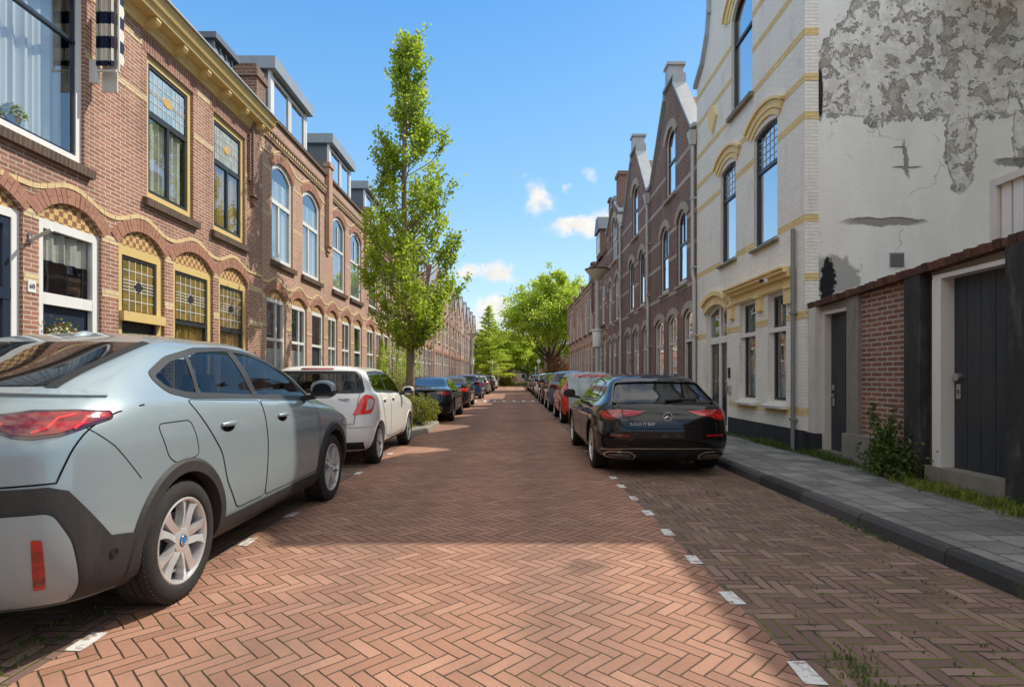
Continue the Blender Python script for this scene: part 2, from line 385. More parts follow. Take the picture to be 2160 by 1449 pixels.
M['road'] = paving('road_bricks', [(0, L(.275, .142, .094)), (.3, L(.32, .168, .112)), (.75, L(.35, .187, .127)), (1, L(.395, .218, .15))], L(.105, .068, .05), .074, 3, R(45), .8, L(.13, .14, .02), .042, .34, .60, track=.35)
M['parking'] = paving('parking_bricks', [(0, L(.14, .088, .075)), (.4, L(.185, .114, .096)), (.8, L(.22, .142, .12)), (1, L(.27, .178, .145))], L(.045, .036, .028), .074, 3, R(90), 1.0, L(.16, .17, .03), .065, .4, .5)
M['gutter'] = brick_mat('gutter_bricks', L(.17, .08, .06), L(.12, .058, .048), L(.05, .04, .03))
def slab_mat():
    g = G('paving_slabs')
    b = g.n('TexBrick', offset=.5); q = g.sep(g.pos())
    g.set(b.inputs['Vector'], g.vm('ADD', g.comb(q[1], q[0], 0), g.vm('SCALE', g.noise(g.pos(), 4, 2, color=True), .012)))
    b.inputs['Scale'].default_value = 1; b.inputs['Brick Width'].default_value = .3; b.inputs['Row Height'].default_value = .3
    b.inputs['Mortar Size'].default_value = .009; b.inputs['Mortar Smooth'].default_value = .2; b.inputs['Bias'].default_value = 0
    b.inputs['Color1'].default_value = L(.14, .133, .122); b.inputs['Color2'].default_value = L(.30, .285, .26); b.inputs['Mortar'].default_value = L(.035, .036, .022)
    f = g.noise(g.pos(), 90, 3, .7); big = g.noise(g.pos(), 1.2, 5, .65)
    c = g.mix(g.ss(f, .45, .7, 0, .55), b.outputs[0], L(.42, .41, .38))
    c = g.mix(g.ss(f, .28, .42, .6, 0), c, L(.05, .05, .048))
    c = g.mix(g.ss(big, .40, .66, 0, .65), c, L(.10, .094, .082)); c = g.mix(g.ss(g.noise(g.pos(), 5.5, 5, .7), .56, .72, 0, .4), c, L(.06, .058, .05))
    moss = g.ss(g.m('ADD', g.noise(g.pos(), 2.4, 6, .7), g.ss(q[0], 4.0, 4.9, 0, .22)), .62, .74, 0, .75)
    c = g.mix(g.m('MULTIPLY', moss, g.m('ADD', g.m('MULTIPLY', b.outputs[1], .8), .2)), c, L(.075, .085, .025))
    h = g.m('ADD', g.m('MULTIPLY', b.outputs[1], -1), g.m('MULTIPLY', f, .4))
    return g.out(g.bsdf(c, .8, .35, normal=g.bump(h, .6, .01)))
M['slabs'] = slab_mat()
def kerb_mat(name, a, b, moss):
    g = G(name); r = g.n('NewGeometry').outputs['Random Per Island']; f = g.noise(g.pos(), 30, 5, .7); m_ = g.noise(g.pos(), 3.5, 6, .7)
    c = g.mix(r, a, b); c = g.mix(g.ss(f, .5, .75, 0, .5), c, L(*[x*2.2 for x in a[:3]])); c = g.mix(g.ss(m_, .5, .68, 0, .7), c, moss)
    return g.out(g.bsdf(c, .75, .35, normal=g.bump(g.m('ADD', f, m_), .6, .02)))
M['kerb'] = kerb_mat('kerb_stone', L(.038, .039, .041), L(.085, .085, .085), L(.085, .09, .045))
M['kerb_pale'] = plain('kerb_pale', L(.30, .27, .22), .85, .3, .4, 4, .6, dirt=.4)
M['soil'] = plain('soil', L(.10, .075, .05), .95, .1, .5, 9, .8)
M['ground'] = plain('ground_earth', L(.16, .13, .09), .95, .1, .4, .8, .4)
g = G('road_paint'); f = g.noise(g.pos(), 11, 7, .75)
M['road_paint'] = g.out(g.bsdf(g.mix(g.ss(f, .50, .60, 0, .85), L(.66, .65, .62), L(.25, .15, .11)), .7, .3, normal=g.bump(f, .3, .005)))

# ---- leaves
def leaf_mat(name, a, b, c, trans=.5):
    g = G(name); r = g.n('NewGeometry').outputs['Random Per Island']
    nn = g.noise(g.pos(), .9, 3)
    col = g.ramp(g.m('ADD', g.m('MULTIPLY', r, .6), g.m('MULTIPLY', nn, .45)), [(.15, a), (.5, b), (.95, c)])
    d = g.bsdf(col, .45, .35)
    t = g.n('BsdfTranslucent'); g.set(t.inputs[0], g.mix(.55, col, L(c[0]*1.7, c[1]*1.7, c[2]*.9)))
    mx = g.n('MixShader'); mx.inputs[0].default_value = trans; g.set(mx.inputs[1], d); g.set(mx.inputs[2], t.outputs[0])
    return g.out(mx.outputs[0])
M['leaf_lime'] = leaf_mat('leaf_lime', L(.085, .155, .015), L(.22, .335, .03), L(.44, .53, .085), .5)
M['leaf_green'] = leaf_mat('leaf_green', L(.11, .20, .02), L(.34, .46, .05), L(.56, .64, .11), .5)
M['leaf_dark'] = leaf_mat('leaf_dark', L(.03, .07, .012), L(.07, .14, .022), L(.15, .24, .045), .4)
M['leaf_bush'] = leaf_mat('leaf_bush', L(.07, .10, .02), L(.16, .20, .04), L(.33, .33, .07), .4)
M['leaf_weed'] = leaf_mat('leaf_weed', L(.03, .06, .012), L(.07, .12, .025), L(.15, .19, .045), .4)
M['leaf_red'] = leaf_mat('leaf_red', L(.05, .075, .015), L(.10, .11, .02), L(.38, .05, .03), .35)
M['bark'] = plain('bark', L(.15, .115, .08), .9, .2, .55, 14, .8)
M['bark_pale'] = plain('bark_pale', L(.26, .20, .13), .9, .2, .5, 14, .8)

# ------------------------------------------------------------------ world, sun, camera
SUN_TO = Vector((.737, .535, 1.0)).normalized()
EL = math.asin(SUN_TO.z); AZ = math.atan2(SUN_TO.x, SUN_TO.y)
def make_world():
    w = bpy.data.worlds.new('World'); scene.world = w; w.use_nodes = True
    nt = w.node_tree; nt.nodes.clear()
    class GW(G):
        def __init__(s): s.nt = nt; s._pos = None
    g = GW()
    sky = g.n('TexSky', sky_type='NISHITA'); sky.sun_disc = False
    sky.sun_elevation = EL; sky.sun_rotation = AZ; sky.altitude = 0; sky.air_density = 1.0; sky.dust_density = .6; sky.ozone_density = 1.6
    hs = g.n('HueSaturation'); hs.inputs['Saturation'].default_value = SKY_SAT; hs.inputs['Value'].default_value = SKY_VAL; hs.inputs['Hue'].default_value = SKY_HUE
    g.set(hs.inputs['Color'], sky.outputs[0])
    d = g.sep(g.n('TexCoord').outputs['Generated'])
    fwd = g.m('GREATER_THAN', d[1], .05); dy = g.m('MAXIMUM', d[1], .05)
    a = g.m('DIVIDE', d[0], dy); b = g.m('DIVIDE', d[2], dy)
    ab = g.comb(a, b, 0)
    n1 = g.noise(ab, 14.0, 7, .6); n2 = g.noise(g.vm('ADD', ab, (3, 1, 0)), 42.0, 6, .6)
    wv = g.sep(g.noise(ab, 17.0, 5, .62, color=True)); a = g.m('ADD', a, g.m('MULTIPLY', g.m('SUBTRACT', wv[0], .5), .085)); b = g.m('ADD', b, g.m('MULTIPLY', g.m('SUBTRACT', wv[1], .5), .055))
    tot = None
    for ca, cb, ra, rb, k in ((.043, .312, .030, .028, .8), (.115, .268, .055, .017, 1.0), (.135, .360, .022, .018, .55), (.166, .277, .035, .022, .75), (.09, .330, .012, .01, .6), (.06, .30, .02, .012, .6), (.19, .30, .03, .012, .7), (.02, .35, .02, .008, .4),
                              (-.030, .190, .030, .016, 1.0), (-.075, .187, .030, .015, .75), (-.02, .175, .055, .012, .5), (-.042, .115, .034, .030, 1.0), (-.075, .09, .03, .035, .9), (.01, .085, .09, .03, .6),
                              (-.3, .12, .12, .03, .7), (.4, .14, .15, .04, .7)):
        dx = g.m('DIVIDE', g.m('SUBTRACT', a, ca), ra); dz = g.m('DIVIDE', g.m('SUBTRACT', b, cb), rb)
        q = g.m('MULTIPLY', g.m('EXPONENT', g.m('MULTIPLY', g.m('ADD', g.m('MULTIPLY', dx, dx), g.m('MULTIPLY', dz, dz)), -.8)), k)
        tot = q if tot is None else g.m('MAXIMUM', tot, q)
    dens = g.m('MULTIPLY', tot, g.m('ADD', g.m('MULTIPLY', n1, 1.5), g.m('MULTIPLY', n2, .45)))
    cl = g.m('MULTIPLY', g.ss(dens, .24, .85, 0, .97), fwd)
    grad = g.ramp(d[2], [(0, L(*GR0)), (.10, L(*GR1)), (.30, L(*GR2)), (.56, L(*GR3)), (.9, L(*GR4))])
    grad = g.vm('SCALE', grad, 1.0/SKY_STR)
    col = g.mix(.8, hs.outputs[0], grad)
    # broken white cloud added overhead and behind the viewer, unseen, to neutralise the fill
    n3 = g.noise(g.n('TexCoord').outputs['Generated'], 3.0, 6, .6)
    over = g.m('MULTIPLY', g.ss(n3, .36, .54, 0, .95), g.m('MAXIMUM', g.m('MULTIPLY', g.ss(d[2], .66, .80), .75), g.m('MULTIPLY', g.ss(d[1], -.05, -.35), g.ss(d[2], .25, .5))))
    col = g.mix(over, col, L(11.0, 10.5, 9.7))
    cc = g.mix(g.ss(n2, .3, .7), L(*[x*.86 for x in CLOUD]), L(*CLOUD))
    col = g.mix(cl, col, cc)
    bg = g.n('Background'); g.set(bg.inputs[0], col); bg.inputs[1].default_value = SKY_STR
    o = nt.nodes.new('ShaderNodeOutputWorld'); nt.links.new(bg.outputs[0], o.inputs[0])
SKY_STR = .15; SKY_SAT = 1.12; SKY_VAL = 2.1; SKY_HUE = .487; CLOUD = (6.9, 6.7, 6.3); GR0 = (.70, .80, .87); GR1 = (.52, .73, .92); GR2 = (.25, .53, .89); GR3 = (.08, .34, .80); GR4 = (.26, .36, .52)
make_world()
sl = bpy.data.lights.new('sun', 'SUN'); sl.energy = 5.0; sl.angle = R(.53); sl.color = (1.0, .93, .82)
so = bpy.data.objects.new('sun', sl); COL.objects.link(so); so.rotation_euler = SUN_TO.to_track_quat('Z', 'Y').to_euler(); so.location = (20, 15, 30)
cam = bpy.data.cameras.new('camera'); cam.sensor_width = 36; cam.lens = 36*1200/2160; cam.shift_y = (795-724.5)/2160; cam.shift_x = -(1084-1080)/2160
cam.clip_end = 3000; cam.clip_start = .05
co = bpy.data.objects.new('camera', cam); COL.objects.link(co); co.location = (0, 0, 1.32); co.rotation_euler = (R(90), 0, 0)
scene.camera = co
scene.view_settings.view_transform = 'Standard'; scene.view_settings.look = 'None'; scene.view_settings.exposure = 0
scene.render.engine = 'CYCLES'
cy = scene.cycles; cy.max_bounces = 8; cy.diffuse_bounces = 4; cy.glossy_bounces = 4; cy.transparent_max_bounces = 12; cy.transmission_bounces = 4
cy.use_denoising = True; cy.sample_clamp_indirect = 6; cy.caustics_reflective = False; cy.caustics_refractive = False

XL, XR = -5.6, 4.65
# ------------------------------------------------------------------ ground sheets
def sheet(name, pts, mat, kind='structure'):
    mb = MB(); mb.poly(pts); return tag(mb.build(name, mat, recalc=False), kind=kind)
def strip(name, x0, x1, y0, y1, z, mat): return sheet(name, [(x0, y0, z), (x1, y0, z), (x1, y1, z), (x0, y1, z)], mat)
strip('ground', -600, 600, -300, 1500, -.02, M['ground'])
strip('road', -2.16, 1.30, -14, 90, 0.0, M['road'])
strip('parking_bay', -4.10, -2.16, -14, 90, 0.0, M['parking'])
strip('parking_bay', 1.30, 3.02, -14, 90, 0.0, M['parking'])
strip('side_road', -60, 60, 116, 121, 0.0, M['parking'])
def pavement(name, x0, x1, y0, y1, h=.11, mat=None):
    mb = MB(); mb.box(x0, x1, y0, y1, -.015, h); return tag(mb.build(name, mat or M['slabs']), kind='structure')
def kerb(pts, mat, w=.13, h=.115):
    """kerb stones of a metre, laid along a polyline of (x, y) with the road on the right-hand side"""
    mb = MB()
    for (ax, ay), (bx, by) in zip(pts, pts[1:]):
        a, b = Vector((ax, ay, 0)), Vector((bx, by, 0)); ln = (b-a).length; t = (b-a)/ln; nn = Vector((-t.y, t.x, 0)); k = max(1, round(ln/1.0))
        for i in range(k):
            s0 = a+t*(ln*i/k+.007); s1 = a+t*(ln*(i+1)/k-.007); j = rng.uniform(-.004, .004); hh = h+rng.uniform(-.004, .004)
            prof = [(j, -.012), (j+.012, hh-.03), (j+.035, hh), (w, hh), (w, -.012)]
            n = len(prof); P0 = [s0+nn*q[0]+Vector((0, 0, q[1])) for q in prof]; P1 = [s1+nn*q[0]+Vector((0, 0, q[1])) for q in prof]
            mb.add(P0+P1, [list(range(n))[::-1], list(range(n, 2*n))]+[(i2, (i2+1) % n, n+(i2+1) % n, n+i2) for i2 in range(n)])
    return tag(mb.build('kerb', mat, smooth=30), kind='structure')
pavement('pavement', 3.15, 5.6, -14, 116)
kerb([(3.02, 116), (3.02, -14)], M['kerb'])
bpy.data.objects['kerb'].scale = (1, 1, 1)
pavement('pavement', -5.9, -4.23, -14, 116, .10)
kerb([(-4.10, -14), (-4.10, 116)], M['kerb_pale'])
# planting islands that jut into the parking bays
kerb([(-4.09, 12.6), (-2.5, 12.6), (-2.02, 13.2), (-2.02, 15.4), (-2.5, 15.9), (-4.09, 15.9)], M['kerb_pale'], .16, .13)
sheet('planting_bed', [(-4.1, 12.7, .10), (-2.55, 12.7, .10), (-2.15, 13.25, .10), (-2.15, 15.35, .10), (-2.55, 15.8, .10), (-4.1, 15.8, .10)], M['kerb_pale'])
kerb([(3.01, 15.6), (1.8, 15.6), (1.5, 15.2), (1.5, 13.2), (1.8, 12.8), (3.01, 12.8)], M['kerb'], .16, .13)
sheet('planting_bed', [(3.02, 12.9, .10), (1.85, 12.9, .10), (1.65, 13.3, .10), (1.65, 15.1, .10), (1.85, 15.5, .10), (3.02, 15.5, .10)], M['soil'])
# painted bay marks
def mark(x, y, ln, w=.085):
    ln = min(ln, .20)
    j = lambda: rng.uniform(-.008, .008)
    sheet('road_marking', [(x-w/2+j(), y+j(), .004), (x+w/2+j(), y+j(), .004), (x+w/2+j(), y+ln+j(), .004), (x-w/2+j(), y+ln+j(), .004)], M['road_paint'])
for py in (1395, 1257, 1172, 1112, 1069, 1037, 1011, 993, 960, 935): mark(1.30, 1584/(py+18-795) if py < 1300 else 2.44, .22)
for y in (2.74, 4.45, 5.35, 7.7, 8.7, 9.7): mark(-2.13, y, .22, .085)
for y in np.arange(17, 60, 1.6): mark(1.30, float(y), .22)
# speed hump with its row of white teeth
mb = MB(); n = 16
for i in range(n):
    t0, t1 = i/n, (i+1)/n; h0, h1 = .11*math.sin(PI*t0), .11*math.sin(PI*t1)
    mb.poly([(-2.16, 29+3.6*t0, h0+.004), (1.3, 29+3.6*t0, h0+.004), (1.3, 29+3.6*t1, h1+.004), (-2.16, 29+3.6*t1, h1+.004)])
tag(mb.build('speed_hump', M['road'], smooth=180), kind='structure')
for i in range(7):
    x = -2.0+i*.5; z = lambda y: .11*math.sin(PI*(y-29)/3.6)+.010
    sheet('road_marking', [(x-.11, 29.35, z(29.35)), (x+.11, 29.35, z(29.35)), (x+.04, 29.9, z(29.9)), (x-.04, 29.9, z(29.9))], M['road_paint'])
    sheet('road_marking', [(x+.10, 29.25, z(29.25)), (x+.34, 29.25, z(29.25)), (x+.34, 29.33, z(29.33)), (x+.10, 29.33, z(29.33))], M['road_paint'])
# ------------------------------------------------------------------ houses
class House:
    """root Empty at the foot of the facade; P(y, z, d): street metre, height, metres out from the facade"""
    def __init__(s, name, label, X, y0, side, cat='house', group=None):
        s.root = empty(name, (X, y0, .0), label, cat, group); s.y0 = y0; s.s = side
    def P(s, u, v, d): return (s.s*d, u-s.y0, v)
    def b(s, mb, name, mat, parent=None, **k):
        return mb.build(name, M[mat] if isinstance(mat, str) else mat, parent or s.root, **k)

def arch(u0, u1, v0, v1, rise=0.0, n=12):
    """opening outline, counter-clockwise from bottom left; v1 is the crown"""
    pts = [(u0, v0), (u1, v0)]
    if rise <= 0: return pts+[(u1, v1), (u0, v1)]
    w = (u1-u0)/2; r = (w*w+rise*rise)/(2*rise); cu = (u0+u1)/2; cv = v1-r; a = math.asin(min(1, w/r))
    if rise > w: a = PI-a
    return pts+[(cu+r*math.sin(a*(1-2*i/n)), cv+r*math.cos(a*(1-2*i/n))) for i in range(n+1)]

def wall(H, outer, holes, mat, name='wall', depth=.14, d=0.0, parent=None):
    mb = MB(); loops = [outer]+holes
    tri = tessellate_polygon([[Vector((u, v, 0)) for u, v in lp] for lp in loops])
    flat = [q for lp in loops for q in lp]
    mb.add([H.P(u, v, d) for u, v in flat], [list(t) for t in tri])
    for h in holes:
        n = len(h)
        for i in range(n):
            a, b = h[i], h[(i+1) % n]
            mb.poly([H.P(*a, d), H.P(*b, d), H.P(*b, d-depth), H.P(*a, d-depth)])
    return H.b(mb, name, mat, parent, recalc=False)

def ring(H, mb, o, i, d0, d1):
    n = len(o)
    for k in range(n):
        a, b, c, e = o[k], o[(k+1) % n], i[(k+1) % n], i[k]
        mb.hexa([H.P(*a, d0), H.P(*b, d0), H.P(*c, d0), H.P(*e, d0), H.P(*a, d1), H.P(*b, d1), H.P(*c, d1), H.P(*e, d1)])

def window(H, u0, u1, v0, v1, rise=0.0, frame='white_paint', fw=.075, d=-.06, sash=None, sw=.05, tr=(), mull=(), pane='pane', curtain=None, sill=None,
           sill_h=.12, sill_x=.10, lead=None, name='window', label=None, cd=-.13, leadpat=(5, 5), drop=None, far=False):
    """frame (the part) with sash, pane, leaded light, curtain and sill as its sub-parts.
    tr: heights of cross bars; mull: (u, v0, v1) uprights; lead: (v0, v1, mat)"""
    o = arch(u0, u1, v0, v1, rise); wi = u1-u0
    r2 = rise*(wi-2*fw)/wi if rise else 0
    inn = arch(u0+fw, u1-fw, v0+fw, v1-fw, r2)
    mb = MB(); ring(H, mb, o, inn, d-.05, d+.016)
    bars = MB() if sash else mb
    if sash: ring(H, bars, inn, arch(u0+fw+sw, u1-fw-sw, v0+fw+sw, v1-fw-sw, rise*(wi-2*fw-2*sw)/wi if rise else 0), d-.055, d+.0)
    for t in tr: bars.pbox(H.P, u0+fw, u1-fw, t-sw*.7, t+sw*.7, d-.055, d+(.008 if sash else .012))
    for (mu, a, b) in mull: bars.pbox(H.P, mu-sw/2, mu+sw/2, a, b, d-.05, d+.004)
    f = H.b(mb, name, frame)
    if label: f['label'] = label
    if sash: H.b(bars, 'sash', sash, f)
    pm = MB(); pm.poly([H.P(u, max(v, tr[0]) if name == 'door_frame' and tr else v, d-.020) for u, v in inn]); H.b(pm, 'pane', pane, f, recalc=False)
    if lead:
        la, lb, lm = lead; a0, a1 = u0+fw+(sw if sash else 0), u1-fw-(sw if sash else 0)
        pl = MB(); pl.poly([H.P(a0, la, d-.014), H.P(a1, la, d-.014), H.P(a1, lb, d-.014), H.P(a0, lb, d-.014)])
        lo = H.b(pl, 'leaded_light', lm, f, recalc=False)
        cm = MB(); nx, nz = leadpat; t = .006
        for i in range(1, nx): uu = a0+(a1-a0)*i/nx; cm.pbox(H.P, uu-t, uu+t, la, lb, d-.015, d-.007)
        for i in range(1, nz): vv = la+(lb-la)*i/nz; cm.pbox(H.P, a0, a1, vv-t, vv+t, d-.0148, d-.0065)
        for q in (-.35, .35):
            vv = (la+lb)/2+q*(lb-la)/nz*.5; cm.pbox(H.P, a0, a1, vv-t*.8, vv+t*.8, d-.0146, d-.0062)
        H.b(cm, 'lead_came', 'came', f)
        cu, cv = (a0+a1)/2, (la+lb)/2
        k = MB()
        if lm == 'lead_green':
            k.prism(H.P, [(cu-.11, cv), (cu, cv-.085), (cu+.11, cv), (cu, cv+.085)], d-.015, d-.003); H.b(k, 'diamond_motif', 'dark_paint', f)
        else:
            k.prism(H.P, [(cu+.12*math.cos(q*PI/8), cv+.075*math.sin(q*PI/8)) for q in range(16)], d-.015, d-.003); H.b(k, 'oval_motif', 'stained_disc', f)
    if curtain:
        mat, ca, cb, va, vb = curtain; cb += .14; cm = MB(); nn = max(8, int((cb-ca)/.028)); prev = None
        ph = rng.uniform(0, 6)
        for i in range(nn+1):
            uu = ca+(cb-ca)*i/nn; dd = cd+.028*math.sin(uu*34+ph)+.014*math.sin(uu*83+ph)
            if prev: cm.poly([H.P(prev[0], va, prev[1]), H.P(uu, va, dd), H.P(uu, vb, dd), H.P(prev[0], vb, prev[1])])
            prev = (uu, dd)
        H.b(cm, 'curtain', mat, f, smooth=180, recalc=False)
    if sill:
        sm = MB(); e = sill_x
        sm.hexa([H.P(u0-e, v0-sill_h-.03, -.05), H.P(u1+e, v0-sill_h-.03, -.05), H.P(u1+e, v0-sill_h-.03, .075), H.P(u0-e, v0-sill_h-.03, .075),
                 H.P(u0-e, v0-.004, -.05), H.P(u1+e, v0-.004, -.05), H.P(u1+e, v0-.04, .085), H.P(u0-e, v0-.04, .085)])
        H.b(sm, 'sill', sill, f)
    return f

def voussoirs(H, u0, u1, v1, rise, thick, mat='voussoir', name='arch', proud=.012, n=None, extra=0.03):
    w = (u1-u0)/2+extra; rise = rise+.0; r = (w*w+rise*rise)/(2*rise); cu = (u0+u1)/2; cv = v1-r; a = math.asin(min(1, w/r))
    if rise > w: a = PI-a
    n = n or max(7, int(2*a*(r+thick/2)/.072)); mb = MB(); gp = .0045/(r+thick)
    mb.cur = 1   # bed of mortar behind the bricks
    for i in range(14):
        t0, t1 = -a+2*a*i/14, -a+2*a*(i+1)/14
        mb.poly([H.P(cu+(r+q)*math.sin(t), cv+(r+q)*math.cos(t), .0045 if proud < .03 else proud-.008) for t, q in ((t0, 0), (t1, 0), (t1, thick), (t0, thick))])
    mb.cur = 0
    for i in range(n):
        t0, t1 = -a+2*a*i/n+gp, -a+2*a*(i+1)/n-gp; pr = proud+rng.uniform(-.003, .004)
        rr = [(0, thick)] if i % 2 else [(0, thick*.48), (thick*.52, thick)]
        for ra, rb in rr:
            mb.prism(H.P, [(cu+(r+ra)*math.sin(t0), cv+(r+ra)*math.cos(t0)), (cu+(r+ra)*math.sin(t1), cv+(r+ra)*math.cos(t1)), (cu+(r+rb)*math.sin(t1), cv+(r+rb)*math.cos(t1)), (cu+(r+rb)*math.sin(t0), cv+(r+rb)*math.cos(t0))], -.02, pr)
    return H.b(mb, name, [M[mat], M['mortar'] if mat == 'voussoir' else M[mat]])

def wavy_band(H, y0, y1, centres, base, amp, hw, mat='cream_block', th=.075, step=.105, name='wavy_band', proud=.013):
    def v(u):
        t = 0
        for c in centres:
            q = abs(u-c)/hw
            if q < 1: t = max(t, .5+.5*math.cos(PI*q))
        return base+amp*t
    mb = MB(); u = y0
    while u < y1-.02:
        a, b = u+.003, min(u+step, y1)-.003; p = proud+rng.uniform(-.003, .003)
        mb.prism(H.P, [(a, v(a)), (b, v(b)), (b, v(b)+th), (a, v(a)+th)], -.02, p); u += step
    return H.b(mb, name, mat)

def bands(H, y0, y1, zs, holes, mat='brick_cream', th=.085, name='brick_band', proud=.005):
    """flat courses of another brick, broken at the openings"""
    for z in zs:
        mb = MB(); cuts = sorted([(min(p[0] for p in h)-.0, max(p[0] for p in h)+.0) for h in holes if min(p[1] for p in h) < z+th and max(p[1] for p in h) > z])
        u = y0
        for a, b in cuts+[(y1, y1)]:
            if a > u+.02: mb.pbox(H.P, u+.004, a-.004, z, z+th, -.02, proud)
            u = max(u, b)
        merge_into(H, mb, mat)

def merge_into(H, mb, mat):
    """courses of another brick belong to the wall's own mesh"""
    w = [o for o in H.root.children if o.name.split('.')[0] == 'wall'][0]; me = w.data; n0 = len(me.polygons)
    names = [m_.name for m_ in me.materials]
    if M[mat].name not in names: me.materials.append(M[mat]); names.append(M[mat].name)
    t = bpy.data.meshes.new('t'); t.from_pydata(mb.v, [], mb.f); bm = bmesh.new(); bm.from_mesh(me); bm.from_mesh(t); bm.faces.ensure_lookup_table()
    for f in bm.faces[n0:]: f.material_index = names.index(M[mat].name)
    bm.to_mesh(me); bm.free(); bpy.data.meshes.remove(t)

def shell(H, y0, y1, top, depth=9.0, mat='brick_brown', name='back_wall', near=True):
    mb = MB()
    if near: mb.poly([H.P(y0, 0, -.02), H.P(y0, top, -.02), H.P(y0, top, -depth), H.P(y0, 0, -depth)])
    mb.poly([H.P(y1, 0, -.02), H.P(y1, top, -.02), H.P(y1, top, -depth), H.P(y1, 0, -depth)])
    mb.poly([H.P(y0, 0, -depth), H.P(y0, top, -depth), H.P(y1, top, -depth), H.P(y1, 0, -depth)])
    H.b(mb, name, mat, recalc=False)
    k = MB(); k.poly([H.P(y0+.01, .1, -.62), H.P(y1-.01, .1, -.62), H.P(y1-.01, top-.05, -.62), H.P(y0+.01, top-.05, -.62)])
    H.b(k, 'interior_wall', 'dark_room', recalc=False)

def tympanum(H, u0, u1, vs, v1, rise, mat='checker', d=-.045):
    o = arch(u0, u1, vs, v1, rise); mb = MB(); mb.poly([H.P(u, v, d) for u, v in o]); return H.b(mb, 'tympanum', mat, recalc=False)

def downpipe(H, u, z0, z1, d=.09, r=.045, mat='pipe', hopper=True, kink=None):
    mb = MB()
    pts = [H.P(u, z1, d), H.P(u, z0, d)]
    if kink: pts = [H.P(u, z1, d), H.P(u, kink, d), H.P(u-.12, kink-.25, d), H.P(u-.12, z0, d)]
    mb.tube(pts, r, 10)
    z = z0+.5
    while z < z1-.3: 
        uu = u-.12 if kink and z < kink-.2 else u
        mb.pbox(H.P, uu-r-.012, uu+r+.012, z, z+.04, 0, d+r+.01); z += 1.75
    if hopper: mb.hexa([H.P(u-.07, z1-.02, .02), H.P(u+.07, z1-.02, .02), H.P(u+.07, z1-.02, d+.06), H.P(u-.07, z1-.02, d+.06), H.P(u-.13, z1+.32, .02), H.P(u+.13, z1+.32, .02), H.P(u+.13, z1+.32, d+.12), H.P(u-.13, z1+.32, d+.12)])
    return H.b(mb, 'downpipe', mat, smooth=40)

def door(H, u0, u1, z0, z1, d=-.12, mat='navy_paint', lights=(), glass='amber_obscure', knob=True):
    mb = MB(); mb.pbox(H.P, u0, u1, z0, z1, d-.05, d)
    o = H.b(mb, 'door', mat)
    w = u1-u0
    pb = MB()
    for (a, b, c, e) in ((.12, .88, .08, .36),):
        ring(H, pb, [(u0+w*a, z0+c*(z1-z0)), (u0+w*b, z0+c*(z1-z0)), (u0+w*b, z0+e*(z1-z0)), (u0+w*a, z0+e*(z1-z0))],
             [(u0+w*a+.03, z0+c*(z1-z0)+.03), (u0+w*b-.03, z0+c*(z1-z0)+.03), (u0+w*b-.03, z0+e*(z1-z0)-.03), (u0+w*a+.03, z0+e*(z1-z0)-.03)], d-.01, d+.018)
    H.b(pb, 'door_panel', mat, o)
    for (a, b, c, e) in lights:
        k = MB(); k.pbox(H.P, a, b, c, e, d-.03, d+.004); H.b(k, 'door_light', glass, o)
    if knob:
        k = MB(); uu = u0+.09
        k.pbox(H.P, uu-.022, uu+.022, z0+.92, z0+1.12, d, d+.012); k.tube([H.P(uu, z0+1.03, d), H.P(uu, z0+1.03, d+.055)], .014, 8); k.tube([H.P(uu-.005, z0+1.03, d+.05), H.P(uu+.11, z0+1.03, d+.05)], .012, 8)
        H.b(k, 'handle', 'metal', o, smooth=40)
    return o

def flat_roof_dormer(H, u0, u1, z0, z1, d0=-.38, depth=1.7, face='zinc', frame='white_paint', n=2, pane='pane_sky'):
    mb = MB(); e = .12
    mb.pbox(H.P, u0, u1, z0, z1-.28, d0-depth, d0-.06)
    o = H.b(mb, 'dormer', 'slate' if face == 'zinc' else face)
    k = MB(); k.pbox(H.P, u0-e, u1+e, z1-.30, z1, d0-depth, d0+.16); H.b(k, 'fascia', face, o)
    for ua, ub in ((u0-.02, u0+.10), (u1-.10, u1+.02)): k = MB(); k.pbox(H.P, ua, ub, z0, z1-.3, d0-.06, d0+.01); H.b(k, 'cheek', frame, o)
    w = (u1-u0-.2)/n
    for i in range(n):
        a = u0+.1+w*i; fr = MB(); oo = arch(a+.02, a+w-.02, z0+.45, z1-.36); ring(H, fr, oo, arch(a+.10, a+w-.10, z0+.53, z1-.44), d0-.055, d0+.0)
        fr.pbox(H.P, a+.02, a+w-.02, z0, z0+.45, d0-.055, d0-.01)
        f = H.b(fr, 'dormer_window', frame, o)
        p = MB(); p.poly([H.P(u, v, d0-.035) for u, v in arch(a+.1, a+w-.1, z0+.53, z1-.44)]); H.b(p, 'pane', pane, f, recalc=False) if False else None
        pp = MB(); pp.poly([H.P(u, v, d0-.03) for u, v in arch(a+.1, a+w-.1, z0+.53, z1-.44)]); H.b(pp, 'dormer_pane', pane, o, recalc=False)
    return o

